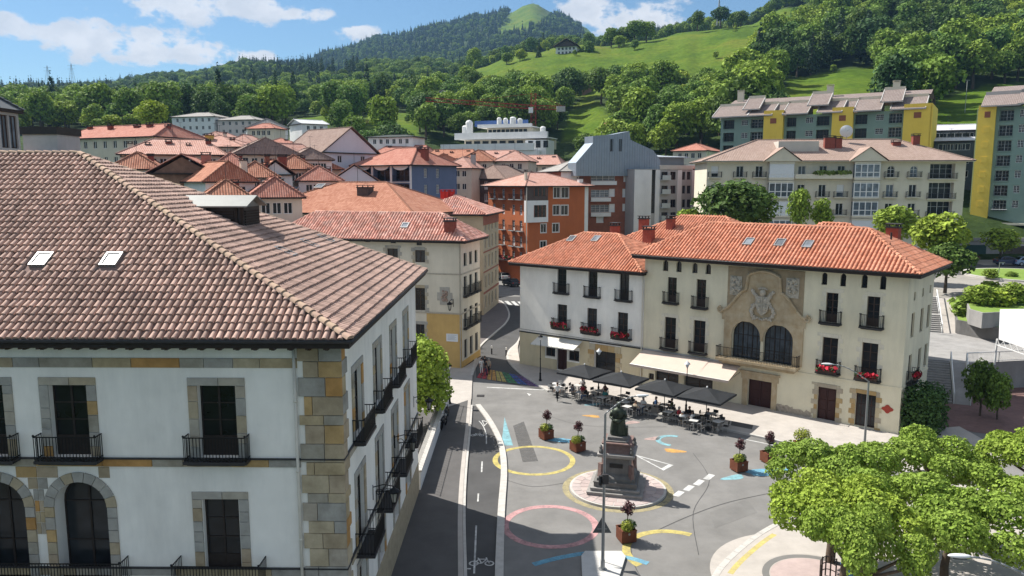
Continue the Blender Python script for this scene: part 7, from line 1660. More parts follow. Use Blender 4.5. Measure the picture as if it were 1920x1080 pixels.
    mb = MB(); mb.cyl((0, .3, 0), (0.05, .3, A.z - 2.9), .09, None, 8); mb.build('post', M_WRAIL, root); mb = MB(); e = (B_ - A)
    for k in range(10): p = A.lerp(B_, k / 9) - O; q = A.lerp(B_, min(1, (k + .5) / 9)) - O; mb.cyl(p + Vector((0, .2, -.2)), q + Vector((0, .2, -.75)), .03, None, 4); mb.cyl(q + Vector((0, .2, -.75)), A.lerp(B_, min(1, (k + 1) / 9)) - O + Vector((0, .2, -.2)), .03, None, 4)
    mb.cyl(A - O + Vector((0, .2, -.75)), B_ - O + Vector((0, .2, -.75)), .04, None, 5); mb.build('truss', M_WRAIL, root)
    # street level of the tower: garage wall, parapets
    wl = thing('garage_wall', 'concrete retaining wall with a dark green garage door under the yellow tower', 'wall', (at_y(1800, 470, 142.5).x, 142.5, 5.7)); W2 = 34; mb = MB(); mb.box(-2, W2, 0, 1.2, 0, 3.3); mb.build('wall', M_TCONC, wl); mb = MB(); mb.box(.4, 4.8, -.08, 0, 0, 2.6); mb.build('garage_door', mat('dark_green_door', (.015, .05, .045), .6, .1, 3), wl)
    mb = MB(); mb.box(-2, W2, -.15, .4, 3.3, 3.9); mb.build('parapet', M_TCONC, wl); mb = MB(); mb.box(8, 16, -.06, 0, 0, 2.4); mb.build('shopfront', M_GLASS, wl)
right_side()
# ------------------------------------------------------------------ figures
SKIN_M = [mat('skin', (.42, .25, .18), .6, .06, 8), mat('skin_tan', (.34, .19, .125), .6, .06, 8)]
HAIR_M = [mat('dark_hair', (.018, .012, .01), .6, .2, 20), mat('brown_hair', (.07, .04, .025), .6, .2, 20), mat('grey_hair', (.3, .29, .28), .6, .1, 20)]
def cloth(n, c): return mat('cloth_' + n, c, .9, .12, 6)
CL = {k: cloth(k, c) for k, c in dict(white=(.68, .67, .65), black=(.018, .018, .02), navy=(.025, .03, .07), red=(.42, .04, .05), denim=(.07, .11, .2), beige=(.45, .37, .27), grey=(.22, .22, .23), pink=(.5, .2, .24), teal=(.05, .2, .2), olive=(.12, .13, .06), blue=(.1, .2, .42)).items()}
BODY = {}
def figure_mesh(pose, skirt=False):
    """one continuous skinned body; returns mesh with 3 slots: skin, top, legs (+ shoes)"""
    key = (pose, skirt)
    if key in BODY: return BODY[key]
    if pose == 'sit':
        J = {'pel': (0, 0, .50, .15), 'sp': (0, .02, .68, .135), 'ch': (0, .03, .88, .15), 'nk': (0, .01, 1.06, .055), 'hd': (0, -.02, 1.20, .095), 'ht': (0, -.01, 1.29, .07),
             'hl': (-.10, -.02, .49, .095), 'kl': (-.12, -.42, .50, .065), 'al': (-.12, -.44, .08, .042), 'fl': (-.13, -.58, .04, .04), 'hr': (.10, -.02, .49, .095), 'kr': (.13, -.42, .50, .065), 'ar': (.14, -.38, .08, .042), 'fr': (.15, -.52, .04, .04),
             'sl': (-.18, .03, .97, .06), 'el': (-.25, -.06, .72, .045), 'wl': (-.16, -.30, .74, .03), 'pl': (-.14, -.38, .75, .035), 'sr': (.18, .03, .97, .06), 'er': (.26, -.04, .73, .045), 'wr': (.17, -.28, .76, .03), 'pr': (.13, -.36, .78, .035)}
    else:
        k = .16 if pose == 'walk' else .0
        J = {'pel': (0, 0, .92, .13), 'sp': (0, .01, 1.10, .12), 'ch': (0, .01, 1.32, .145), 'nk': (0, 0, 1.49, .055), 'hd': (0, -.02, 1.62, .095), 'ht': (0, -.01, 1.70, .07),
             'hl': (-.09, 0, .86, .095), 'kl': (-.10, -k * .9, .48, .062), 'al': (-.10, -k * 1.2, .08, .042), 'fl': (-.11, -k * 1.2 - .16, .035, .035), 'hr': (.09, 0, .86, .095), 'kr': (.10, k * .3, .48, .062), 'ar': (.10, k * 1.8, .10, .042), 'fr': (.11, k * 1.8 - .14, .035, .035),
             'sl': (-.19, .01, 1.41, .06), 'el': (-.25, k * .6 + .03, 1.14, .045), 'wl': (-.25, k * .5 - .06, .90, .03), 'pl': (-.25, k * .4 - .09, .81, .036), 'sr': (.19, .01, 1.41, .06), 'er': (.25, -k * .5 + .03, 1.14, .045), 'wr': (.24, -k * .9 - .07, .91, .03), 'pr': (.24, -k - .1, .82, .036)}
    E = [('pel', 'sp'), ('sp', 'ch'), ('ch', 'nk'), ('nk', 'hd'), ('hd', 'ht'), ('pel', 'hl'), ('hl', 'kl'), ('kl', 'al'), ('al', 'fl'), ('pel', 'hr'), ('hr', 'kr'), ('kr', 'ar'), ('ar', 'fr'), ('ch', 'sl'), ('sl', 'el'), ('el', 'wl'), ('wl', 'pl'), ('ch', 'sr'), ('sr', 'er'), ('er', 'wr'), ('wr', 'pr')]
    nm = list(J); me = bpy.data.meshes.new('body'); me.from_pydata([J[n][:3] for n in nm], [(nm.index(a), nm.index(b)) for a, b in E], []); o = bpy.data.objects.new('body', me); COL.objects.link(o)
    sk = o.modifiers.new('skin', 'SKIN'); sk.use_smooth_shade = True
    for i, n in enumerate(nm):
        sv = me.skin_vertices[0].data[i]; r = J[n][3]; sv.radius = (r * (1.25 if n in ('ch', 'sp', 'pel') else 1), r * (.8 if n in ('ch', 'sp') else 1)); sv.use_root = n == 'pel'
    o.modifiers.new('sub', 'SUBSURF').levels = 1
    dg = bpy.context.evaluated_depsgraph_get(); m2 = bpy.data.meshes.new_from_object(o.evaluated_get(dg)); bpy.data.objects.remove(o)
    bm = bmesh.new(); bm.from_mesh(m2)
    # fingers: four and a thumb on each hand, nose and ears on the head
    def tube(p, q, r0, r1):
        mb = MB(); mb.cyl(p, q, r0, r1, 5); vs = [bm.verts.new(v) for v in mb.v]
        for f in mb.f: bm.faces.new([vs[i] for i in f])
    for s, w, p in ((-1, 'wl', 'pl'), (1, 'wr', 'pr')):
        a, c = Vector(J[w][:3]), Vector(J[p][:3]); d = (c - a).normalized(); side = d.cross(Vector((s, 0, 0))).normalized() if abs(d.x) < .9 else Vector((0, 1, 0))
        for k in range(4): b0 = c + side * (.022 * (k - 1.5)); m = b0 + d * (.055 + .006 * (1.5 - abs(k - 1.5))); tube(b0, m, .011, .010); tube(m, m + (d + Vector((-s * .5, 0, 0))).normalized() * .04, .010, .007)
        tube(a + d * .03 + side * .03, c + side * .05, .012, .008)
    h = Vector(J['hd'][:3]); tube(h + Vector((0, -.085, .01)), h + Vector((0, -.115, -.02)), .01, .016)
    for s in (-1, 1): tube(h + Vector((s * .085, .0, .02)), h + Vector((s * .1, .01, -.03)), .02, .014)
    bm.to_mesh(m2); bm.free()
    segs = {'top': [('pel', 'sp'), ('sp', 'ch'), ('ch', 'sl'), ('ch', 'sr'), ('sl', 'el'), ('sr', 'er')], 'skin': [('nk', 'hd'), ('hd', 'ht'), ('el', 'wl'), ('wl', 'pl'), ('er', 'wr'), ('wr', 'pr')], 'leg': [('hl', 'kl'), ('kl', 'al'), ('hr', 'kr'), ('kr', 'ar'), ('pel', 'hl'), ('pel', 'hr')], 'shoe': [('al', 'fl'), ('ar', 'fr')]}
    def dist(p, a, b):
        a, b = Vector(J[a][:3]), Vector(J[b][:3]); t = max(0, min(1, (p - a).dot(b - a) / max(1e-6, (b - a).length_squared))); return (p - a.lerp(b, t)).length
    idx = {'skin': 0, 'top': 1, 'leg': 2, 'shoe': 3}
    for _ in range(4): m2.materials.append(None)
    for pl in m2.polygons:
        best = min(((dist(pl.center, a, b), k) for k, l in segs.items() for a, b in l)); pl.material_index = idx[best[1]]; pl.use_smooth = True
    BODY[key] = (m2, J); return BODY[key]
def person(label, pos, rz, pose='stand', top='white', legs='navy', hair=0, skin=0, scale=1.0, cat='person', group=None, long=False):
    m0, J = figure_mesh(pose); me = m0.copy()
    for i, q in enumerate((SKIN_M[skin], CL[top], CL[legs], CL['black'])): me.materials[i] = q
    root = thing('person', label, cat, pos, rz, group); root.scale = (scale,) * 3; inst('body', me, root)
    h = Vector(J['hd'][:3]); mb = MB(); mb.blob((h.x, h.y + .018, h.z + .045), .112, 10, 7, .03, (1, 1.05, .95))
    mb.f = [f for f in mb.f if not (all(mb.v[i][1] < h.y - .02 and mb.v[i][2] < h.z + .06 for i in f))]
    if long: mb.blob((h.x, h.y + .075, h.z - .08), .09, 8, 6, .05, (1.1, .6, 1.7))
    mb.build('hair', HAIR_M[hair], root, True); return root

# ------------------------------------------------------------------ planters
M_CORT = mat('corten_steel', (.115, .035, .018), .8, .25, 3, col2=(.17, .06, .03)); M_SHR_Y = mat('lime_shrub_leaf', (.24, .27, .035), .8, .2, 5, island=.35); M_SHR_G = mat('green_shrub_leaf', (.06, .12, .025), .8, .2, 5, island=.35); M_SHR_P = mat('purple_leaf', (.075, .022, .025), .7, .3, 5, island=.45)
def leaf_cloud(mb, rs, c, r, n, q, flat=.9):
    for _ in range(n):
        d = Vector((rs.gauss(0, 1), rs.gauss(0, 1), rs.gauss(0, 1))).normalized(); p = Vector(c) + Vector((d.x * r[0], d.y * r[1], d.z * r[2])) * (rs.random() ** .35)
        nrm = (d + Vector((rs.uniform(-1, 1), rs.uniform(-1, 1), rs.uniform(-.6, 1))) * flat).normalized(); a = nrm.orthogonal().normalized(); a.rotate(Matrix.Rotation(rs.uniform(0, 6.28), 3, nrm)); b = nrm.cross(a); s = q * rs.uniform(.6, 1.3)
        mb.face([p - a * s, p - b * s * .6, p + a * s, p + b * s * .6])
def planter(pos, rz, label, seed, ball=(-.25, -.15), tree=True, green=True, lush=False):
    rs = random.Random(seed); root = thing('street_planter', label, 'planter', pos, rz, 'rusty steel planters in the square'); w = .44; h = .76; t = .03
    mb = MB()
    for (x0, x1, y0, y1) in ((-w, w, -w, -w + t), (-w, w, w - t, w), (-w, -w + t, -w + t, w - t), (w - t, w, -w + t, w - t)): mb.box(x0, x1, y0, y1, .06, h)
    mb.box(-w + t, w - t, -w + t, w - t, .06, h - .12); mb.box(-w - .02, w + .02, -w - .02, -w, h - .06, h); mb.box(-w - .02, w + .02, w, w + .02, h - .06, h); mb.build('box', M_CORT, root)
    mb = MB(); mb.box(-w + .1, w - .1, -w + .1, w - .1, 0, .06); mb.build('foot', M_GUT, root); mb = MB(); mb.cyl((0, -w - .012, .55), (0, -w, .55), .07, None, 10); mb.build('badge', M_FRAME_G, root)
    if ball: mb = MB(); leaf_cloud(mb, rs, (ball[0], ball[1], h + .22), (.38, .38, .34), 420, .06); mb.build('lime_shrub', M_SHR_Y, root)
    if green: mb = MB(); leaf_cloud(mb, rs, (.22, .1, h + .12), (.45, .42, .26), 420, .06); mb.build('green_shrub', M_SHR_G, root)
    if lush: mb = MB(); leaf_cloud(mb, rs, (0, 0, h + .45), (.65, .65, .6), 900, .07); mb.build('lime_shrub', M_SHR_Y, root)
    if tree:
        mb = MB(); mb.cyl((.1, .15, h - .1), (.13, .12, h + .75), .035, .025, 6); mb.cyl((.13, .12, h + .6), (-.1, .05, h + 1.05), .02, .012, 5); mb.cyl((.13, .12, h + .6), (.35, .2, h + 1.1), .02, .012, 5); tr = mb.build('stem', M_WOOD_B, root)
        mb = MB()
        for c in ((-.12, .02, h + 1.1), (.36, .2, h + 1.12), (.12, .1, h + 1.32), (.1, -.12, h + .95), (.2, .3, h + .9)): leaf_cloud(mb, rs, c, (.24, .24, .22), 110, .06)
        mb.build('purple_foliage', M_SHR_P, root)
gp3 = lambda px, py, z=0: (lambda p: (p.x, p.y, z))(at_z(px, py, z))
planter(gp3(1024, 822), .5, 'rusty planter with lime ball shrub and tall purple plant, nearest the rainbow crossing', 1); planter(gp3(1083, 845), .55, 'rusty planter with sparse purple plant, between the yellow ring and the terrace', 2, (-.3, -.2))
planter(gp3(1385, 882), .35, 'rusty planter with dense green shrubs and dark purple crown, front one of the right pair', 3, (-.2, -.2)); planter(gp3(1441, 866), .35, 'rusty planter with low green shrub and thin purple top, rear one of the right pair', 4, None); planter(gp3(1174, 1013), .25, 'rusty planter standing alone below the monument on the yellow arc', 5, (-.1, -.3)); planter(gp3(1503, 846), .3, 'rusty planter with round lime shrub half hidden behind the leafy trees', 6, None, False, False, True)

# ------------------------------------------------------------------ monument
def monument():
    c = g2(1157, 917); root = thing('monument', 'dark stone monument with robed bronze figure on a round paved base', 'monument', (c[0], c[1], .145), R(-14)); M_MS = mat('grey_monument_stone', (.17, .163, .155), .85, .2, 2.5, bump=.2, stain=.25); M_MSL = mat('pale_monument_stone', (.30, .285, .27), .85, .15, 2.5, stain=.2)
    M_BRZ = mat('green_bronze', (.028, .036, .028), .45, .3, 5, metal=.6, col2=(.07, .085, .06)); M_PK = mat('rosy_granite', (.19, .125, .11), .7, .2, 5)
    for k, (w, z0, z1) in enumerate(((1.75, 0, .22), (1.55, .22, .44), (1.36, .44, .80))):
        mb = MB(); mb.box(-w, w, -w, w, z0, z1 - .02); mb.box(-w - .03, w + .03, -w - .03, w + .03, z1 - .07, z1); mb.build('step', M_MSL if k < 2 else M_MS, root)
    def frus(name, m, prof):
        mb = MB(); n = len(prof)
        V = []
        for w, z in prof: V += [(-w, -w, z), (w, -w, z), (w, w, z), (-w, w, z)]
        F = [(4 * j + k, 4 * j + (k + 1) % 4, 4 * j + 4 + (k + 1) % 4, 4 * j + 4 + k) for j in range(n - 1) for k in range(4)] + [tuple(4 * (n - 1) + k for k in range(4))]
        mb.add(V, F); return mb.build(name, m, root)
    die = frus('plinth', M_MS, [(1.2, .8), (1.18, .98), (1.02, 1.12), (.84, 1.2), (.82, 2.15), (.9, 2.25)])
    frus('cornice', M_MSL, [(.9, 2.25), (1.15, 2.36), (1.2, 2.48), (1.2, 2.56), (1.05, 2.6)]); frus('upper_block', M_PK, [(.98, 2.6), (.94, 2.72), (.86, 2.8), (.84, 3.1), (.95, 3.18), (.95, 3.26)]); frus('statue_base', M_MS, [(.72, 3.26), (.72, 3.34), (.62, 3.38), (.60, 3.56)])
    mb = MB(); mb.box(-.42, .42, -.88, -.82, 1.62, 1.88); mb.build('inscription_plate', mat('dark_plate', (.02, .02, .02), .4, .1, 4), die)
    for sx in (-1, 1):
        for sy in (-1, 1):
            mb = MB(); mb.extr([(-.16, .8), (.16, .8), (.14, 1.0), (.1, 1.3), (.09, 1.9), (-.09, 1.9), (-.1, 1.3), (-.14, 1.0)], -.16, .16); o = mb.build('corner_scroll', M_PK, root); o.location = (sx * .98, sy * .98, 0); o.rotation_euler = (0, 0, R(45))
            mb = MB(); mb.lathe([(.14, 2.6), (.16, 2.75), (.1, 2.9), (.12, 3.0), (.03, 3.15)], 8); o = mb.build('corner_urn', M_MS, root); o.location = (sx * .98, sy * .98, 0)
    # figure: a robed man standing with one hand on a staff-like support, folds cut into the robe
    mb = MB(); prof = [(.50, 3.56), (.52, 3.7), (.48, 4.0), (.44, 4.3), (.40, 4.6), (.38, 4.8), (.42, 5.0), (.40, 5.18), (.30, 5.32), (.12, 5.40), (.10, 5.46)]; n = 28; V = []
    for r, z in prof:
        for k in range(n):
            t = 2 * math.pi * k / n; f = 1 + (.09 * math.sin(7 * t + z * 1.5) + .05 * math.sin(13 * t - z)) * max(0, min(1, (5.2 - z))); V.append((r * f * math.cos(t) * 1.0, r * f * math.sin(t) * .8 + .06 * math.sin(z * 2), z))
    mb.add(V, [(j * n + k, j * n + (k + 1) % n, (j + 1) * n + (k + 1) % n, (j + 1) * n + k) for j in range(len(prof) - 1) for k in range(n)])
    mb.blob((0, -.04, 5.60), .165, 12, 9, .02, (.9, 1.0, 1.2)); mb.blob((0, -.13, 5.49), .09, 8, 6, .1, (1, .8, 1.3)); mb.cyl((0, -.19, 5.61), (0, -.23, 5.56), .02, .03, 6)
    for s in (-1, 1): mb.cyl((s * .36, 0, 5.18), (s * .50, -.14, 4.78), .13, .10, 10); mb.cyl((s * .50, -.14, 4.78), (s * .26, -.42, 4.62), .10, .06, 10); mb.blob((s * .24, -.45, 4.62), .07, 8, 6)
    for s in (-1, 1):
        for k in range(5): mb.cyl((s * .24, -.45, 4.58 + .025 * k), (s * .17, -.53, 4.585 + .022 * k), .014, .01, 5)
    mb.box(-.2, .2, -.62, -.54, 4.5, 4.74); o = mb.build('statue', M_BRZ, root, True)
    mb = MB(); mb.box(.3, .62, -.2, .25, 3.56, 4.15); mb.build('statue_support', M_BRZ, root)
monument()

# ------------------------------------------------------------------ lamps and signs
M_STEEL = mat('galvanised_steel', (.26, .27, .28), .4, .1, 3, metal=.5); M_LAMPH = mat('white_lamp_head', (.62, .63, .64), .4, .05, 3)
def road_lamp(pos, rz, label, h=8.3, reach=1.6, rise=.85):
    root = thing('street_lamp', label, 'street lamp', pos, rz, 'tall road lamps'); mb = MB(); mb.cyl((0, 0, 0), (0, 0, .5), .12, .11, 10); mb.cyl((0, 0, .5), (0, 0, h), .085, .06, 10); mb.cyl((0, 0, 0), (0, 0, .03), .22, None, 10); mb.build('pole', M_STEEL, root, False)
    mb = MB(); P = [Vector((reach * t, 0, h + rise * math.sin(t * math.pi / 2))) for t in [k / 8 for k in range(9)]]
    mb.tube(P, .032, 8); mb.build('arm', M_STEEL, root, True); mb = MB(); e = P[-1]
    mb.blob((e.x + .3, 0, e.z + .02), .36, 12, 6, 0, (1, .3, .18)); mb.build('lamp_head', M_LAMPH, root, True)
    mb = MB(); mb.box(e.x + .1, e.x + .5, -.07, .07, e.z - .06, e.z - .04); mb.build('lamp_glass', M_GLASS_B, root)
    return root
L1 = road_lamp(gp3(1130, 1067, .13), R(8), 'tall grey road lamp on the traffic island in front of the monument'); mb = MB(); mb.box(-.16, .16, -.28, -.08, 4.7, 5.2); mb.cyl((-.22, -.1, 4.6), (-.22, -.1, 5.1), .1, None, 8); mb.build('control_box', M_GUT, L1)
p = at_y(1612, 880, 46); road_lamp((p.x + .2, p.y, .11), R(172), 'tall road lamp rising out of the leafy trees before the cream mansion', 7.7, 2.2, 1.0); p = at_z(1800, 1057, 8.6); road_lamp((p.x + 2.8, p.y, .11), R(175), 'road lamp at the bottom right of which only the white head shows', 7.6, 2.4, 1.0)
sp = gp3(1128, 1052, .13); sg = thing('road_sign', 'triangular road sign seen from its grey back beside the island lamp', 'road sign', sp, 0); mb = MB(); mb.cyl((0, 0, 0), (0, 0, 2.5), .03, None, 8); mb.build('post', M_STEEL, sg); mb = MB(); P = [(-.5, 1.55), (.5, 1.55), (0, 2.45)]; mb.add([(x, .04, z) for x, z in P] + [(x, .06, z) for x, z in P], [(0, 1, 2), (5, 4, 3), (0, 3, 4, 1), (1, 4, 5, 2), (2, 5, 3, 0)]); mb.build('sign_plate', mat('sign_back', (.10, .105, .11), .5, .1, 3, metal=.4), sg); mb = MB(); mb.box(-.25, .25, .035, .045, 1.75, 1.8); mb.build('clamp', M_STEEL, sg)
def old_lamp(pos, label, h=4.3):
    root = thing('lantern_post', label, 'street lamp', pos, 0, 'black lantern posts'); mb = MB(); mb.lathe([(.16, 0), (.16, .12), (.11, .2), (.09, .7), (.11, .76), (.055, .9), (.045, 2.2), (.065, 2.26), (.04, 2.35), (.032, h - .5), (.06, h - .42)], 10); mb.build('post', M_IRON, root, True)
    mb = MB(); mb.lathe([(.07, h - .42), (.16, h - .2), (.18, h - .12)], 10); mb.build('lamp_glass', M_LAMPH, root); mb = MB(); mb.lathe([(.26, h - .12), (.22, h - .02), (.08, h + .08), (.03, h + .2), (.0, h + .22)], 12); mb.build('hood', M_IRON if pos[0] < 5 else M_LAMPH, root, True)
old_lamp(gp3(843, 757, .1), 'black lantern post on the pale paving beyond the palace', 3.6); old_lamp(gp3(1013, 714, .12), 'black lantern post at the white house corner shop', 4.6); old_lamp(gp3(1122, 741, .12), 'lantern post between the two left parasols', 4.3); old_lamp(gp3(1286, 776, .12), 'lantern post between the two right parasols', 4.5)
for k, (px, py) in enumerate(((896, 660), (922, 664), (949, 667))):
    b_ = thing('bollard', ('left', 'middle', 'right')[k] + ' white tipped bollard across the street beyond the rainbow crossing', 'bollard', gp3(px, py, 0), 0, 'white tipped bollards'); mb = MB(); mb.cyl((0, 0, 0), (0, 0, .7), .08, None, 8); mb.build('post', M_IRON, b_); mb = MB(); mb.lathe([(.085, .7), (.085, .95), (.05, 1.0), (0, 1.01)], 8); mb.build('tip', J_WHITE, b_)

# ------------------------------------------------------------------ terrace: parasols, tables, chairs, guests
M_PARA = mat('black_canvas', (.022, .024, .027), .85, .15, 2)
def parasol(pos, rz, label):
    root = thing('parasol', label, 'parasol', pos, rz, 'black square parasols'); s = 1.85; zb = 2.38; zt = 3.05; E = [(-s, -s), (s, -s), (s, s), (-s, s)]
    mb = MB()
    for k in range(4):
        a, b_ = Vector((*E[k], zb)), Vector((*E[(k + 1) % 4], zb)); m = (a + b_) / 2; m.z = zb + .06; t = Vector((0, 0, zt)); c1 = a.lerp(t, .5) - Vector((0, 0, .03)); c2 = b_.lerp(t, .5) - Vector((0, 0, .03)); cm_ = m.lerp(t, .5) - Vector((0, 0, .07))
        mb.add([a, m, b_, c1, cm_, c2, t], [(0, 1, 4, 3), (1, 2, 5, 4), (3, 4, 6), (4, 5, 6)]); mb.face([a - Vector((0, 0, .16)), b_ - Vector((0, 0, .16)), b_, m, a])
    mb.build('canopy', M_PARA, root); mb = MB(); mb.cyl((0, 0, .05), (0, 0, zt), .035, None, 8); mb.build('pole', M_IRON, root); mb = MB(); mb.box(-.4, .4, -.4, .4, 0, .07); mb.build('base', M_CONC, root); mb = MB(); mb.lathe([(.08, zt), (.06, zt + .1), (0, zt + .13)], 8); mb.build('finial', J_WHITE, root)
    for k in range(4): mb = MB(); mb.cyl((0, 0, zb - .1), (E[k][0] * .97, E[k][1] * .97, zb - .02), .015, None, 5); mb.build('rib', M_IRON, root)
PPOS = []
fa = CREAM.rz
for k, (px, py, lab) in enumerate(((1096, 684, 'leftmost black parasol, before the white house shop door'), (1165, 698, 'second black parasol from the left, before the stone portal'), (1247, 713, 'third black parasol from the left, under the long awning'), (1326, 727, 'rightmost black parasol, nearest the carriage door'))):
    p = at_z(px, py, 3.15); PPOS.append(p); parasol((p.x, p.y, .125), fa + R(4 * (k % 2)), lab)
M_CHAIR = mat('dark_rattan', (.035, .033, .032), .7, .2, 8); M_ALU = mat('brushed_aluminium', (.5, .5, .5), .35, .08, 5, metal=.6); M_TTOP = mat('pale_table_top', (.55, .54, .52), .5, .05, 3)
def chair_proto(m, tag_):
    root = empty('cafe_chair'); mb = MB(); mb.box(-.22, .22, -.22, .22, .43, .46); mb.build('seat', m, root); mb = MB(); mb.box(-.22, .22, .2, .23, .6, .86); mb.build('backrest', m, root)
    for sx in (-1, 1):
        for sy in (-1, 1): mb = MB(); mb.cyl((sx * .2, sy * .2, 0), (sx * .2, sy * .2, .86 if sy > 0 else .65), .014, None, 5); mb.build('leg', M_ALU, root)
        mb = MB(); mb.box(sx * .2 - .02, sx * .2 + .02, -.2, .2, .64, .67); mb.build('armrest', M_ALU, root)
    return root
def table_proto():
    root = empty('cafe_table'); mb = MB(); mb.box(-.35, .35, -.35, .35, .71, .74); mb.build('table_top', M_TTOP, root); mb = MB(); mb.cyl((0, 0, .03), (0, 0, .71), .03, None, 6); mb.build('column', M_ALU, root); mb = MB(); mb.box(-.22, .22, -.03, .03, 0, .03); mb.box(-.03, .03, -.22, .22, .0, .035); mb.build('foot', M_ALU, root); return root
CP = [chair_proto(M_CHAIR, 'dark'), chair_proto(M_ALU, 'steel')]; TP = table_proto()
rs = random.Random(21); u = Vector((math.cos(fa), math.sin(fa), 0)); v = Vector((math.sin(fa), -math.cos(fa), 0))
TABS = [(0, -2.4, .9), (0, -1.2, -.7), (0, .3, 1.2), (0, 1.4, -.4), (1, -1.3, 1.0), (1, -.2, -.6), (1, 1.1, .9), (2, -1.7, 1.2), (2, -.3, -.5), (2, 1.0, 1.1), (3, -1.2, 1.3), (3, .2, -.6), (3, 1.5, 1.0), (3, -.1, 2.0), (1, 1.9, 2.0), (0, -3.2, 0.2)]
names = ['first', 'second', 'third', 'fourth']; ci = 0
SEAT = [('white', 'navy'), ('black', 'denim'), ('red', 'navy'), ('grey', 'beige'), ('navy', 'grey'), ('pink', 'white'), ('teal', 'black'), ('beige', 'navy'), ('white', 'denim'), ('olive', 'black'), ('blue', 'grey'), ('white', 'beige')]
ORD = ['leftmost', 'second from left', 'third from left', 'fourth from left', 'fifth from left']; pn = {}
for ti, (pi, a, b_) in enumerate(TABS):
    c = PPOS[pi] + u * a + v * b_; c.z = .125; t = copy_tree(TP, None, c, fa + rs.uniform(-.3, .3)); tag(t, 'small square cafe table on the terrace near the ' + names[pi] + ' parasol from the left', 'table', 'cafe tables ' + names[pi])
    for k in range(rs.choice((3, 4, 4))):
        th = fa + k * math.pi / 2 + rs.uniform(-.25, .25); r = rs.uniform(.62, .82); q = c + Vector((math.sin(th) * r, -math.cos(th) * r, 0)); ch = copy_tree(CP[0 if pi > 0 else rs.choice((0, 1))], None, q, th + math.pi)
        tag(ch, 'dark cafe chair at a terrace table near the ' + names[pi] + ' parasol from the left', 'chair', 'cafe chairs ' + names[pi])
        if rs.random() < .36 and ci < 16:
            tp, lg = SEAT[ci % len(SEAT)]; pn[(pi, tp, lg)] = 1
            person('seated guest in %s and %s at a table near the %s parasol from left' % (tp, lg, names[pi]), (q.x, q.y, .125), th + math.pi, 'sit', tp, lg, ci % 3, ci % 2, 1.0, long=ci % 2 == 0); ci += 1
for o in CP + [TP]: drop_tree(o)
# ------------------------------------------------------------------ people on foot
person('man in pale shirt and dark trousers walking past the terrace end', gp3(1045, 752), R(200), 'walk', 'white', 'black', 1)
for k, (px, py, tp, lg, r, lab) in enumerate(((903, 701, 'white', 'white', 20, 'person in white at the left end of the group by the rainbow crossing'), (909, 697, 'black', 'black', 160, 'person in black standing in the group by the rainbow crossing'), (917, 702, 'beige', 'black', -40, 'person in beige top and black trousers by the rainbow crossing'), (912, 704, 'black', 'navy', 90, 'person in black top and navy trousers by the rainbow crossing'))): person(lab, gp3(px, py, .0), R(r), 'stand', tp, lg, k % 3, k % 2, .98, long=k % 2 == 0, group='people at the crossing')
person('person in dark clothes with raised bag walking beside the ochre house', gp3(885, 651, .1), R(150), 'walk', 'black', 'black', 0); person('person in beige and denim walking beside the ochre house', gp3(891, 650, .1), R(170), 'walk', 'beige', 'denim', 1); person('person in black on the upper steps behind the cream mansion', (lambda p: (p.x, p.y, 4.1))(at_z(1738, 602, 4.1)), R(10), 'walk', 'black', 'grey', 0)

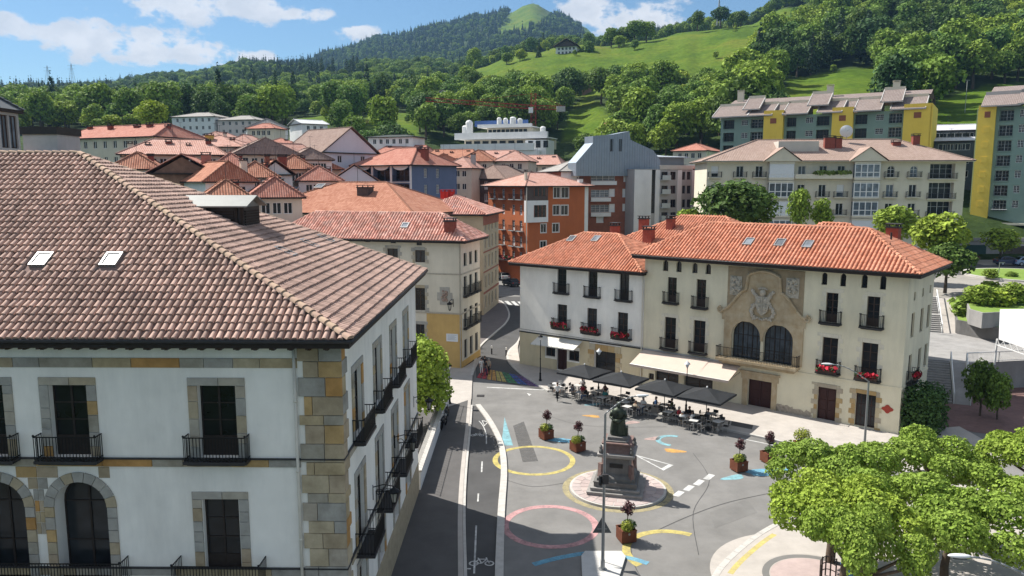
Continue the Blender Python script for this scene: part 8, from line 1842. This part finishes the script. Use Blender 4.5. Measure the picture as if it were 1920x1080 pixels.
# ------------------------------------------------------------------ vehicles
def car(pos, rz, label, paintc, name, kind='car'):
    pm = mat('car_paint_' + name, paintc, .3, .04, 2, spec=.6); root = thing('delivery_van' if kind == 'van' else 'parked_car', label, 'van' if kind == 'van' else 'car', pos, rz, 'parked cars')
    if kind == 'van': L_, w, prof = 5.2, .98, [(-2.55, .35), (-2.6, .9), (-2.55, 2.2), (-2.3, 2.4), (1.0, 2.4), (1.5, 2.1), (2.0, 1.35), (2.5, 1.15), (2.6, .8), (2.55, .35)]
    else: L_, w, prof = 4.2, .88, [(-2.1, .32), (-2.12, .7), (-2.05, .95), (-1.75, 1.05), (-1.35, 1.42), (-.9, 1.5), (.2, 1.47), (.55, 1.32), (1.05, .98), (1.8, .86), (2.08, .7), (2.1, .32)]
    mb = MB(); n = len(prof); V = []
    for y, q in ((-w, .93), (-w * 1.0, 1), (w * 1.0, 1), (w, .93)):
        pass
    def sec(y, inset): return [(x, (abs(y) - inset * max(0, (z - (1.2 if kind == 'van' else .95)) / .5)) * (1 if y > 0 else -1), z) for x, z in prof]
    A, B_ = sec(-w, .16), sec(w, .16); mb.add(A + B_, [(k, (k + 1) % n, n + (k + 1) % n, n + k) for k in range(n)] + [tuple(range(n - 1, -1, -1)), tuple(range(n, 2 * n))])
    mb.f = [tuple(reversed(f)) for f in mb.f]; mb.build('body', pm, root)
    g = MB()
    if kind == 'van':
        g.add([(1.06, -.8, 2.38), (1.06, .8, 2.38), (1.54, .82, 2.1), (1.54, -.82, 2.1), (2.02, .9, 1.38), (2.02, -.9, 1.38)], [(0, 1, 2, 3), (3, 2, 4, 5)]); g.v = [(x + .02, y, z + .012) for x, y, z in g.v]
        for s in (-1, 1): g.face([(.5, s * .985, 1.4), (1.6, s * .985, 1.4), (1.3, s * .86, 2.0), (.5, s * .86, 2.0)])
    else:
        g.face([(.24, -.7, 1.475), (.24, .7, 1.475), (1.07, .84, .995), (1.07, -.84, .995)]); g.face([(-.93, -.7, 1.51), (-1.37, -.72, 1.44), (-1.77, -.82, 1.065), (-1.77, .82, 1.065), (-1.37, .72, 1.44), (-.93, .7, 1.51)])
        for s in (-1, 1): g.face([(-1.5, s * .885, 1.0), (.85, s * .885, 1.0), (.3, s * .735, 1.40), (-1.1, s * .735, 1.42)])
    g.build('windows', M_GLASS, root)
    for x in (-L_ * .31, L_ * .31):
        for s in (-1, 1):
            mb = MB(); mb.cyl((x, s * (w - .1), .33), (x, s * (w + .03), .33), .33, None, 14); wh = mb.build('wheel', mat('tyre_rubber', (.012, .012, .012), .9, .1, 8), root); mb = MB(); mb.cyl((x, s * (w + .03), .33), (x, s * (w + .04), .33), .2, None, 10); mb.build('rim', M_ALU, wh)
    for s in (-1, 1):
        mb = MB(); mb.box(prof[-2][0] - .12, prof[-2][0] + .02, min(s * .45, s * .78), max(s * .45, s * .78), .62, .76); mb.build('headlight', M_LAMPH, root); mb = MB(); mb.box(prof[1][0] - .02, prof[1][0] + .1, min(s * .5, s * .8), max(s * .5, s * .8), .75, .92); mb.build('tail_light', mat('tail_red', (.35, .02, .02), .3, .1, 4), root)
    return root
car(gp3(929, 512), R(100), 'white van parked in the street beyond the zebra crossing', (.62, .62, .62), 'white', 'van'); car(gp3(958, 536), R(118), 'dark grey car parked by the corner of the white house street', (.03, .033, .036), 'dark'); car(gp3(944, 524), R(105), 'pale silver car between the white van and the dark car', (.4, .41, .42), 'silver')
car((lambda p: (p.x, p.y, 5.735))(at_z(1812, 489, 5.73)), R(12), 'dark red car parked before the green garage door', (.13, .015, .015), 'red'); car((lambda p: (p.x, p.y, 5.735))(at_z(1890, 497, 5.73)), R(-6), 'dark blue car on the upper street at the right', (.02, .03, .07), 'blue'); car((lambda p: (p.x, p.y, 5.735))(at_z(1925, 498, 5.73)), R(-6), 'light blue car cut by the right picture edge', (.25, .35, .5), 'lightblue')
def motorbike(pos, rz, label):
    root = thing('motorbike', label, 'motorbike', pos, rz, 'motorbikes on the pavement'); mp = mat('black_bike_paint', (.015, .015, .018), .3, .1, 4)
    for x in (-.62, .65):
        mb = MB()
        for k in range(16):
            t0, t1 = 2 * math.pi * k / 16, 2 * math.pi * (k + 1) / 16; mb.cyl((x + .27 * math.cos(t0), 0, .31 + .27 * math.sin(t0)), (x + .27 * math.cos(t1), 0, .31 + .27 * math.sin(t1)), .05, None, 6, False)
        for k in range(4): t = math.pi * k / 4; mb.cyl((x - .26 * math.cos(t), 0, .31 - .26 * math.sin(t)), (x + .26 * math.cos(t), 0, .31 + .26 * math.sin(t)), .012, None, 4)
        mb.build('wheel', MATS['tyre_rubber'], root)
    mb = MB(); mb.blob((.12, 0, .78), .3, 10, 6, 0, (1.1, .5, .6)); mb.blob((0, 0, .48), .28, 10, 6, 0, (1.1, .55, .7)); mb.build('body', mp, root, True); mb = MB(); mb.blob((-.42, 0, .80), .3, 10, 6, 0, (1.3, .45, .25)); mb.build('seat', M_GUT, root, True)
    mb = MB(); mb.cyl((.65, 0, .31), (.42, 0, .95), .035, None, 6); mb.cyl((.40, -.34, 1.02), (.40, .34, 1.02), .02, None, 6); mb.cyl((.42, 0, .9), (.40, 0, 1.02), .03, None, 6); mb.build('handlebar', M_STEEL, root); mb = MB(); mb.blob((.58, 0, .9), .11, 8, 6); mb.build('headlight', M_LAMPH, root)
motorbike(gp3(832, 801, .1), R(80), 'dark motorbike parked in the tree shade behind the palace, front one'); motorbike(gp3(838, 783, .1), R(85), 'dark motorbike parked in the tree shade behind the palace, rear one')

# ------------------------------------------------------------------ corner garden wall behind the palace, fence, bin, crane, pylons
pw = PALACE.M @ Vector((PALACE.W, 22.5, 0)); gw = thing('garden_wall', 'low white garden wall under the round tree behind the palace', 'wall', (pw.x, pw.y, 0), PALACE.rz + math.pi / 2); mb = MB(); mb.box(0, 20, -.1, .35, .0, 1.3); mb.build('wall', W_WHITE, gw); mb = MB(); mb.box(0, 20, -.18, .43, 1.3, 1.42); mb.build('coping', M_KERB, gw)
mb = MB()
for k in range(46): mb.cyl((.2 + k * .43, .12, 1.42), (.2 + k * .43, .12, 2.5), .015, None, 4)
mb.cyl((0, .12, 2.4), (20, .12, 2.4), .02, None, 5); mb.build('railing', M_IRON, gw)
fp = at_z(1556, 1092, .11); fn = thing('tree_bed_fence', 'curved dark metal fence round the tree bed at the bottom', 'fence', (fp.x, fp.y, .115), R(80)); mb = MB(); pts = [(1.3 * math.cos(R(a)) - .6, .55 * math.sin(R(a)), 0) for a in range(-40, 81, 12)]
for a, b_ in zip(pts[:-1], pts[1:]):
    for z in (.35, .7, 1.02): mb.cyl((a[0], a[1], z), (b_[0], b_[1], z), .025, None, 5)
mb.build('rail', M_WOOD_D, fn)
for a in pts[::2]: mb = MB(); mb.cyl(a, (a[0], a[1], 1.08), .04, None, 6); mb.build('post', M_WOOD_D, fn)
bp_ = at_z(1588, 1092, .11); bn = thing('litter_bin', 'bright blue litter bin under the trees at the bottom edge', 'bin', (bp_.x, bp_.y, .115)); mb = MB(); mb.lathe([(.24, 0), (.27, .1), (.32, .85), (.33, .9)], 14); mb.build('bin_body', mat('blue_plastic', (.02, .17, .45), .5, .1, 3), bn); mb = MB(); mb.lathe([(.35, .9), (.34, .98), (.2, 1.06), (.03, 1.08)], 14); mb.build('lid', mat('blue_plastic', (.02, .17, .45)), bn)
def crane():
    Y = 292; b0 = at_y(1000, 280, Y); t = at_y(1000, 172, Y); jl = at_y(800, 186, Y); jr = at_y(1060, 203, Y); root = thing('tower_crane', 'red tower crane standing behind the white terraced block', 'crane', (b0.x, b0.y, b0.z - 4)); m = mat('crane_red', (.32, .018, .02), .6, .1, 2); O = Vector((b0.x, b0.y, b0.z - 4))
    jz = at_y(1000, 201, Y).z - O.z
    def lattice(name, p, q, w, n, r=.075):
        p, q = Vector(p), Vector(q); d = (q - p).normalized(); a = Vector((0, 1, 0)) if abs(d.y) < .9 else Vector((1, 0, 0)); s = d.cross(a).normalized(); mb = MB(); C4 = [(a * i + s * j) * w / 2 for i, j in ((-1, -1), (1, -1), (1, 1), (-1, 1))]
        for c in C4: mb.cyl(p + c, q + c, r, None, 4)
        for k in range(n):
            u0, u1 = p.lerp(q, k / n), p.lerp(q, (k + 1) / n)
            for i in range(4): mb.cyl(u0 + C4[i], u1 + C4[(i + 1) % 4], r * .6, None, 4, False)
        return mb.build(name, m, root)
    lattice('mast', (0, 0, 0), (0, 0, jz + 5), 1.8, 14, .13); dl = jl.x - O.x; dr = jr.x - O.x; lattice('jib', (0, 0, jz), (dl, -4, jz + 2.4), 1.3, 24); lattice('counter_jib', (0, 0, jz), (dr, 1, jz - .2), 1.3, 8)
    mb = MB(); mb.cyl((0, 0, jz + 5), (dl * .6, -2.4, jz + 2), .06, None, 4); mb.cyl((0, 0, jz + 5), (dr * .9, 1, jz + .6), .06, None, 4); mb.build('tie_cable', m, root); mb = MB(); mb.box(dr - 3.2, dr, .0, 2, jz - 1.6, jz + .4); mb.build('counterweight', M_CONC, root); mb = MB(); mb.box(-1.8, -.2, -1.6, .2, jz - 2.2, jz - .2); mb.build('cab', J_WHITE, root)
crane()
def pylon(px, py0, py1, Y, label, w=6):
    a = at_y(px, py0, Y); b_ = at_y(px, py1, Y); root = thing('pylon', label, 'pylon', (a.x, a.y, a.z)); h = b_.z - a.z; mb = MB(); m = mat('far_steel', (.3, .32, .34), .6, .05, 1)
    for s in (-1, 1):
        for t in (-1, 1): mb.cyl((s * w / 2, t * w / 2, 0), (0, 0, h), .35, .2, 4)
    for k in range(1, 6): q = 1 - k / 6; mb.cyl((-w / 2 * q, 0, h * k / 6), (w / 2 * q, 0, h * k / 6), .2, None, 4)
    mb.build('tower', m, root)
    if w > 4:
        for z in (.72, .88): mb = MB(); mb.cyl((-w * .8, 0, h * z), (w * .8, 0, h * z), .25, None, 4); mb.build('crossarm', m, root)
pylon(91, 160, 122, 1480, 'thin electricity pylon on the left skyline, left one', 9); pylon(136, 158, 118, 1480, 'thin electricity pylon on the left skyline, right one', 9); pylon(1347, 48, -8, 610, 'slim mast among the trees on the meadow skyline', 2.5); pylon(998, 8, -12, 2600, 'small mast on the far mountain top', 5)
for k, (px, y0, y1, Y, z, lab) in enumerate(((1808, 225, 150, 240, None, 'wooden utility pole on the grassy slope above the slate house'), (1872, 520, 492, 118, 5.74, 'short lamp post on the upper terrace lawn'), (1869, 555, 527, 105, 5.74, 'pale lamp post standing among the shrubs of the upper terrace'))):
    a = at_y(px, y0, Y); b_ = at_y(px, y1, Y); root = thing('utility_pole' if z is None else 'lamp_post', lab, 'pole', (a.x, a.y, a.z - 1)); mb = MB(); mb.cyl((0, 0, 0), (0, 0, b_.z - a.z + 1), .1 if z is None else .06, None, 6); mb.build('post', M_STEEL if z else W_GREY, root); mb = MB(); mb.box(-.6 if z is None else 0, .8, -.08, .08, b_.z - a.z + .9, b_.z - a.z + 1.02); mb.build('crossbar', M_STEEL if z else W_GREY, root)
# ------------------------------------------------------------------ vegetation
def leaf_mat(name, c, c2, isl=.4, objv=.25):
    m = mat(name, c, .75, .1, .6, col2=c2, island=isl, spec=.2); nt = m.node_tree; b = nt.nodes['Principled BSDF']; N = nt.nodes.new; L = nt.links.new
    lk = b.inputs['Base Color'].links[0].from_socket; oi = N('ShaderNodeObjectInfo'); mr = N('ShaderNodeValToRGB'); e0, e1 = mr.color_ramp.elements; e0.color = (1 - objv * 1.6, 1 - objv * 1.15, 1 - objv * .3, 1); e1.color = (1 + objv * 1.5, 1 + objv * .9, 1 - objv * .4, 1); L(oi.outputs['Random'], mr.inputs[0])
    mx = N('ShaderNodeMix'); mx.data_type = 'RGBA'; mx.blend_type = 'MULTIPLY'; mx.inputs['Factor'].default_value = 1; L(lk, mx.inputs['A']); L(mr.outputs[0], mx.inputs['B']); L(mx.outputs['Result'], b.inputs['Base Color'])
    # some light passes through the leaves
    tr = N('ShaderNodeBsdfTranslucent'); L(mx.outputs['Result'], tr.inputs['Color']); ad = N('ShaderNodeMixShader'); ad.inputs[0].default_value = .22; out = nt.nodes['Material Output']; L(b.outputs[0], ad.inputs[1]); L(tr.outputs[0], ad.inputs[2]); L(ad.outputs[0], out.inputs['Surface'])
    return m
LF_MID = leaf_mat('leaf_mid', (.145, .24, .04), (.20, .30, .055)); LF_DARK = leaf_mat('leaf_dark', (.07, .13, .03), (.11, .18, .042)); LF_LIGHT = leaf_mat('leaf_light', (.19, .28, .04), (.25, .34, .055)); LF_CON = leaf_mat('leaf_conifer', (.028, .06, .03), (.048, .088, .04)); LF_PLANE = leaf_mat('leaf_plane', (.22, .32, .04), (.30, .40, .07), .35, .1)
BARK = mat('bark', (.10, .075, .055), .95, .25, 4, bump=.3)
def crown_mesh(lobes, n, q, m, seed, up=.35, name='crown'):
    """leaf-sized faces spread through lobes; most near each lobe's skin, thinner inside, ragged edge"""
    rs = random.Random(seed); V = []; F = []; tot = sum(r[0] * r[1] + r[1] * r[2] + r[0] * r[2] for c, r in lobes)
    for c, r in lobes:
        k = max(6, int(n * (r[0] * r[1] + r[1] * r[2] + r[0] * r[2]) / tot))
        for _ in range(k):
            d = Vector((rs.gauss(0, 1), rs.gauss(0, 1), rs.gauss(0, 1) + up)).normalized(); t = 1.06 - .42 * rs.random() ** 1.8
            t *= 1 + .16 * noise.noise(Vector((d.x * 2.3 + c[0] + seed, d.y * 2.3 + c[1], d.z * 2.3 + c[2])))
            p = Vector((c[0] + d.x * r[0] * t, c[1] + d.y * r[1] * t, c[2] + d.z * r[2] * t))
            nn = (d * .9 + Vector((rs.uniform(-1, 1), rs.uniform(-1, 1), rs.uniform(-.4, 1)))).normalized(); a = nn.orthogonal().normalized(); a.rotate(Matrix.Rotation(rs.uniform(0, 6.28), 3, nn)); b = nn.cross(a); s = q * rs.uniform(.55, 1.25); i = len(V)
            V += [p - a * s, p - b * s * .75 + nn * s * .12, p + a * s, p + b * s * .75 + nn * s * .12]; F.append((i, i + 1, i + 2, i + 3))
    me = bpy.data.meshes.new(name); me.from_pydata([tuple(v) for v in V], [], F); me.materials.append(m); return me
def trunk_mesh(h, r, limbs, seed, name='trunk'):
    rs = random.Random(seed); mb = MB(); pts = [Vector((rs.uniform(-.04, .04) * h * k / 4, rs.uniform(-.04, .04) * h * k / 4, h * k / 4)) for k in range(5)]
    for k in range(4): mb.cyl(pts[k], pts[k + 1], r * (1 - .14 * k), r * (1 - .14 * (k + 1)), 8, False)
    for e in limbs: mb.cyl(pts[3], Vector(e), r * .5, r * .15, 6, False)
    return mb.mesh(name, BARK, True)
def broad(seed, h, cr, n, q, m, lob=9, low=.28):
    rs = random.Random(seed); L_ = []; hc = h * (1 - low)
    for k in range(lob):
        a = k * 2.4 + rs.uniform(-.4, .4); t = (k + .5) / lob; rr = cr * .62 * math.sqrt(max(0.05, 1 - (2 * t - .9) ** 2 * .8)) * rs.uniform(.7, 1.1); z = h * low + hc * (.22 + .62 * t); r = cr * rs.uniform(.28, .55)
        L_.append(((rr * math.cos(a), rr * math.sin(a), z), (r, r, r * .85)))
    L_.append(((0, 0, h * low + hc * .55), (cr * .62, cr * .62, hc * .42)))
    return crown_mesh(L_, n, q, m, seed), trunk_mesh(h * .62, h * .028 + .06, [L_[k][0] for k in range(0, lob, 2)], seed)
def conifer(seed, h, cr, n, q, m):
    L_ = []; k = 9
    for j in range(k): t = j / (k - 1); r = cr * (1 - t * .9); L_.append(((0, 0, h * (.14 + .82 * t)), (r, r, h * .085)))
    return crown_mesh(L_, n, q, m, seed, .0), trunk_mesh(h * .9, h * .016 + .05, [], seed)
PROTO = [broad(1, 11, 4.6, 1700, .46, LF_MID, 14), broad(2, 13, 4.8, 1800, .47, LF_MID, 16), broad(3, 12, 5.4, 1900, .48, LF_DARK, 15), broad(4, 9.5, 4.2, 1700, .4, LF_LIGHT, 12), broad(5, 14, 4.4, 1800, .46, LF_DARK, 17, .2), conifer(6, 16, 2.9, 700, .5, LF_CON), conifer(7, 19, 3.0, 750, .5, LF_CON), broad(8, 8, 3.8, 700, .52, LF_LIGHT, 7, .1)]
PH = [11, 13, 12, 9.5, 14, 16, 19, 8]
def tree(label, pos, k, s=1.0, rz=0.0, group=None, name='tree', cat='tree', sz=None):
    root = thing(name, label, cat, pos, rz, group); root.scale = (s, s, sz or s); inst('crown', PROTO[k][0], root); inst('trunk', PROTO[k][1], root); return root
def px_tree(label, px, py_base, py_top, Y, k, wide=1.0, group=None, name='tree'):
    a = at_y(px, py_base, Y); b = at_y(px, py_top, Y); h = (b.z - a.z); return tree(label, (a.x, a.y, a.z - .3), k, h / PH[k] * wide, random.uniform(0, 6), group, name, sz=h / PH[k])
def woods():
    rs = random.Random(77); pts = []
    # horizon line of the ground per view column, to leave out trees the photo shows nothing of
    Y = 232.0
    best = {}
    while Y < 2750:
        s = (10.5 if Y < 480 else 11.5 if Y < 800 else 12.5 if Y < 1700 else 15); stp = s / Y * FPX; px = -140.0
        while px < 2070:
            q = px + rs.uniform(-.5, .5) * stp; y = Y + rs.uniform(-.5, .5) * s; px += stp
            p = tpos(q, y); pr = proj(p); top = proj((p.x, p.y, p.z + 11))[1]; bin_ = int(q // 12)
            if top > best.get(bin_, 999) + 1: continue
            if pr[1] < -140: continue
            best_now = pr[1]
            if Y > 500: best[bin_] = min(best.get(bin_, 999), pr[1])
            md_ = is_meadow(pr[0], pr[1], y)
            if md_ and rs.random() > .02: continue
            # a band of clear ground round the houses
            if y < 330 and any((Vector((p.x, p.y)) - Vector(b.M.translation.xy) - Vector((math.cos(b.rz), math.sin(b.rz))) * b.W / 2).length < b.W / 2 + 8 for b in TOWN if b.M.translation.y > 200): continue
            if y < 305 and q < 660: continue
            if y < 262 and q < 760: continue
            if y < (298 if q < 1080 else 246) and 760 <= q < 1300: continue
            if y < 240 and rs.random() < .4: continue
            n1 = noise.noise(Vector((p.x * .006, p.y * .006, 3))); n2 = noise.noise(Vector((p.x * .02, p.y * .02, 9)))
            if Y > 1700: k = rs.choice((5, 6, 5, 0, 2)) if n1 > -.15 else rs.choice((0, 1, 2, 4, 5))
            elif Y > 900: k = rs.choice((5, 6, 6, 4)) if n1 > .2 else rs.choice((0, 1, 2, 4, 3))
            else: k = (rs.choice((5, 6)) if rs.random() < .2 else rs.choice((2, 4, 4))) if n2 > .22 else rs.choice((0, 1, 0, 1, 2, 3)) if n2 > -.2 else rs.choice((3, 3, 0, 1, 7))
            sc = rs.uniform(.75, 1.45) * (1.3 if q > 1380 and y < 520 else 1.1 if y < 600 else 1.0) * (1.0 if y < 900 else 1.12)
            if md_: k, sc = 7, rs.uniform(.3, .6)
            pts.append((p, k, sc, rs.uniform(0, 6.28), y, proj((p.x, p.y, p.z + PH[k] * sc))))
        Y += s * (.92 if Y < 700 else 1.1)
    return pts
WP = woods(); WP.sort(key=lambda t: t[4])
inview = [i for i, t in enumerate(WP) if -20 < t[5][0] < 1940 and 0 < t[5][1] < 300][:300]; pick = set(inview)
REG = [(180, 'above the far left roofs'), (420, 'behind the white apartment house'), (560, 'behind the broad white house'), (700, 'above the pale metal roof'), (830, 'behind the long low pavilion'), (1030, 'behind the white terraced block'), (1160, 'below the farmhouse meadow'), (1330, 'above the zinc gable'), (1450, 'left of the green and yellow row'), (1560, 'above the left half of the green row'), (1680, 'above the right half of the green row'), (1800, 'between the yellow blocks'), (9999, 'above the yellow tower')]
KIND = ['round leafy tree', 'tall leafy tree', 'broad dark tree', 'light green tree', 'tall dark tree', 'dark conifer', 'tall dark conifer', 'low bright green tree']
for i in inview:
    p, k, sc, rz, y, _ = WP[i]; reg = next(n for m, n in REG if WP[i][5][0] < m)
    tree('%s in the wood %s' % (KIND[k], reg), (p.x, p.y, p.z - .3), k, sc, rz, '%ss %s' % (KIND[k], reg))
def forest_stuff(name, label, pts):
    me = bpy.data.meshes.new(name); me.from_pydata([tuple(t[0] - Vector((0, 0, .3))) for t in pts], [], [])
    for nm, ty, vals in (('idx', 'INT', [t[1] for t in pts]), ('sc', 'FLOAT', [t[2] for t in pts]), ('rot', 'FLOAT', [t[3] for t in pts])): me.attributes.new(nm, ty, 'POINT').data.foreach_set('value', vals)
    o = bpy.data.objects.new(name, me); link(o); tag(o, label, 'forest', kind='stuff')
    ng = bpy.data.node_groups.get('forest_nodes')
    if ng is None:
        ng = bpy.data.node_groups.new('forest_nodes', 'GeometryNodeTree'); ng.interface.new_socket('Geometry', in_out='INPUT', socket_type='NodeSocketGeometry'); ng.interface.new_socket('Geometry', in_out='OUTPUT', socket_type='NodeSocketGeometry')
        N = ng.nodes.new; L = ng.links.new; gi = N('NodeGroupInput'); go = N('NodeGroupOutput'); ci_ = N('GeometryNodeCollectionInfo'); col = bpy.data.collections.new('tree_kinds')
        for k, (c, t) in enumerate(PROTO): q = bpy.data.objects.new('kind_%02d' % k, c); col.objects.link(q)
        ci_.inputs['Collection'].default_value = col; ci_.inputs['Separate Children'].default_value = True; ci_.inputs['Reset Children'].default_value = True
        ip = N('GeometryNodeInstanceOnPoints'); ip.inputs['Pick Instance'].default_value = True
        def attr(nm, ty): a = N('GeometryNodeInputNamedAttribute'); a.data_type = ty; a.inputs['Name'].default_value = nm; return a.outputs['Attribute']
        L(gi.outputs[0], ip.inputs['Points']); L(ci_.outputs[0], ip.inputs['Instance']); L(attr('idx', 'INT'), ip.inputs['Instance Index']); L(attr('sc', 'FLOAT'), ip.inputs['Scale'])
        cx = N('ShaderNodeCombineXYZ'); L(attr('rot', 'FLOAT'), cx.inputs['Z']); L(cx.outputs[0], ip.inputs['Rotation']); L(ip.outputs[0], go.inputs[0])
    md = o.modifiers.new('trees', 'NODES'); md.node_group = ng
rest = [t for i, t in enumerate(WP) if i not in pick]
forest_stuff('near_wood', 'dense mixed wood covering the slopes behind the town', [t for t in rest if t[4] < 900]); forest_stuff('far_wood', 'distant dark wood on the far mountain and ridges', [t for t in rest if t[4] >= 900])
print('TREES', len(WP))

# ---- single trees one can point at
px_tree('large round bright green tree at the foot of the left hill', 292, 252, 188, 232, 3, 1.15)
for k, (px, t) in enumerate(((186, 220), (208, 214), (228, 217), (248, 212), (262, 216))): px_tree('bright yellow green tree, %s in the row left of the large round tree' % ('first second third fourth fifth'.split()[k]), px, 250, t, 236 + k * 3, 3 if k % 2 else 7, 1.3, 'row of bright trees')
for k, (px, b, t, Y) in enumerate(((1308, 58, 18, 592), (1351, 52, 12, 590), (1389, 50, 20, 592), (1375, 50, 24, 600))): px_tree('dark tree on the meadow skyline, %s from the left' % ('first second fourth third'.split()[k]), px, b, t, Y, (4, 2, 2, 0)[k], 1.1, 'skyline trees')
for k, (px, b, t, Y) in enumerate(((1146, 88, 52, 585), (1170, 86, 52, 588), (1190, 84, 38, 582), (1212, 82, 40, 584), (1160, 92, 66, 570))): px_tree('tree in the clump right of the farmhouse, %s' % ('leftmost|second from left, low|tall middle one|rightmost|small front one'.split('|')[k]), px, b, t, Y, (0, 2, 1, 1, 3)[k], 1.2, 'farmhouse clump')
for k, (px, b, t, Y, kk) in enumerate(((1010, 112, 80, 560, 5), (1105, 108, 78, 552, 0), (1094, 104, 84, 556, 0), (975, 118, 92, 560, 3), (950, 124, 98, 565, 3), (1190, 96, 74, 545, 0), (1377, 72, 56, 560, 0))): px_tree(('lone dark conifer left of the farmhouse', 'round tree just right of the farmhouse', 'small tree touching the farmhouse', 'light bush on the meadow edge below the conifer', 'light bush at the left tip of the meadow', 'small tree in the middle of the meadow', 'tiny bush high on the right part of the meadow')[k], px, b, t, Y, kk, 1.15)
px_tree('big dark round tree behind the cream mansion roof', 1368, 452, 336, 103, 2, 1.28); px_tree('dark tree merging with the big one on its right', 1412, 452, 340, 106, 4, 1.25); px_tree('small bright shrub left of the big dark tree', 1292, 440, 388, 104, 7, 1.3)
px_tree('slender weeping birch before the apartment block, left', 1497, 450, 352, 112, 1, .62); px_tree('slender weeping birch before the apartment block, right', 1538, 450, 372, 112, 0, .7)
px_tree('spreading green tree before the right end of the apartments', 1672, 470, 384, 110, 3, 1.25); px_tree('bright green tree beside the brick chimney of the cream mansion', 1752, 500, 398, 100, 3, 1.2); px_tree('dark green tree below the bright one at the cream mansion end', 1772, 545, 452, 97, 2, 1.15)
for k, (px, t, kk) in enumerate(((1858, 500, 7), (1898, 506, 3), (1790, 516, 7))): px_tree('low shrub on the %s of the upper street' % ('lawn island|lawn island edge|left kerb'.split('|')[k]), px, 524, t, 112 + k, kk, 1.5, None, 'garden_shrub')
px_tree('small bushy tree before the green garage wall', 1876, 486, 426, 136, 3, 1.35); px_tree('young dark tree on the red paving, left one', 1836, 792, 672, 64, 2, .58); px_tree('young dark tree on the red paving, right one', 1868, 800, 694, 63, 1, .58)
for k, (px, b, t, Y, kk) in enumerate(((1808, 600, 548, 90, 7), (1836, 582, 530, 88, 3), (1868, 586, 540, 87, 7), (1905, 580, 528, 88, 3), (1855, 560, 522, 95, 7))): px_tree('garden shrub on the upper terrace bed, %s' % ('leftmost|second from left|third from left|at the picture edge|behind the others'.split('|')[k]), px, b, t, Y, kk, 1.6, 'garden shrubs', 'garden_shrub')
# finer foliage for the near trees
def near_tree(name, label, pos, lobes, n, q, m, trunk_h, r, seed, group=None):
    root = thing(name, label, 'tree', pos, 0, group); inst('crown', crown_mesh(lobes, n, q, m, seed), root); inst('trunk', trunk_mesh(trunk_h, r, [l[0] for l in lobes[:6]], seed), root); return root
rt = at_y(800, 690, 60.5)
near_tree('tree', 'round clipped bright green tree between the palace and the ochre house', (rt.x - .9, rt.y, -.7), [((0, 0, 5.2), (2.7, 2.8, 2.4)), ((.8, -.8, 6.6), (1.8, 1.8, 1.5)), ((-.5, .6, 7.0), (1.9, 1.9, 1.4)), ((.6, .8, 3.6), (2.2, 2.2, 1.4)), ((.9, -.9, 3.9), (1.7, 1.8, 1.5))], 6500, .17, LF_PLANE, 4.2, .2, 31)
hp = at_z(1719, 818, 0); hd = thing('hedge', 'tall dark clipped hedge at the right corner of the cream mansion', 'hedge', (hp.x, hp.y, 0), CREAM.rz)
inst('foliage', crown_mesh([((x, y, z), (1.0, 1.0, 1.0)) for x in (-.5, .6) for y in (0, 1.3, 2.6) for z in (.8, 2.0, 2.9)], 6500, .13, LF_DARK, 5, .2, 'foliage'), hd)
mb = MB(); mb.cyl((0, 1, 0), (0, 1, 2.5), .12, .06, 6); mb.build('stem', BARK, hd)
# pollarded plane trees at the bottom right
def plane_lobes(seed, H_=6.4, R_=3.4):
    rs = random.Random(seed); L_ = []
    for k in range(13):
        a = k * 2.4 + rs.uniform(-.35, .35); rr = R_ * (.22 + .72 * (k / 12)) * rs.uniform(.85, 1.12); r = rs.uniform(.72, 1.25); L_.append(((rr * math.cos(a), rr * math.sin(a), H_ - .3 - .34 * rr + rs.uniform(-.6, .6)), (r, r, r * .72)))
    return L_
PL = []
for s in (41, 42, 43): l = plane_lobes(s); PL.append((crown_mesh(l, 19000, .092, LF_PLANE, s, .4), trunk_mesh(5.0, .26, [c for c, r in l], s)))
SP = [(15.2, 33.0, 'leftmost plane tree, reaching over the kerb at the bottom right'), (16.8, 38.2, 'plane tree nearest the cream mansion doors'), (22.6, 39.4, 'plane tree in the back row before the dark hedge'), (28.8, 39.0, 'plane tree in the back row at the right picture edge'), (19.8, 33.0, 'plane tree in the middle of the leafy group'), (26.0, 33.2, 'plane tree right of the middle of the group'), (14.3, 29.6, 'plane tree in the front row above the tree bed fence'), (22.8, 27.2, 'plane tree in the front row beside the white lamp head'), (20.4, 22.4, 'plane tree cut by the bottom picture edge')]
for k, (x, y, lab) in enumerate(SP):
    c, t = PL[k % 3]; root = thing('plane_tree', lab, 'tree', (x, y, .11), k * 1.9, 'pollarded plane trees'); root.scale = (.98, .98, .98) if k != 6 else (.74, .74, .98); inst('crown', c, root); inst('trunk', t, root)
# ------------------------------------------------------------------ air
def haze():
    mb = MB(); mb.box(-5200, 5200, -1600, 3400, -3.0, 950); m = bpy.data.materials.new('valley_haze'); m.use_nodes = True; nt = m.node_tree; nt.nodes.clear(); out = nt.nodes.new('ShaderNodeOutputMaterial'); pv = nt.nodes.new('ShaderNodeVolumePrincipled')
    pv.inputs['Color'].default_value = (.34, .60, 1.0, 1); pv.inputs['Density'].default_value = .00008; pv.inputs['Anisotropy'].default_value = .1; nt.links.new(pv.outputs[0], out.inputs['Volume']); o = mb.build('haze', m); o['kind'] = 'stuff'
haze()
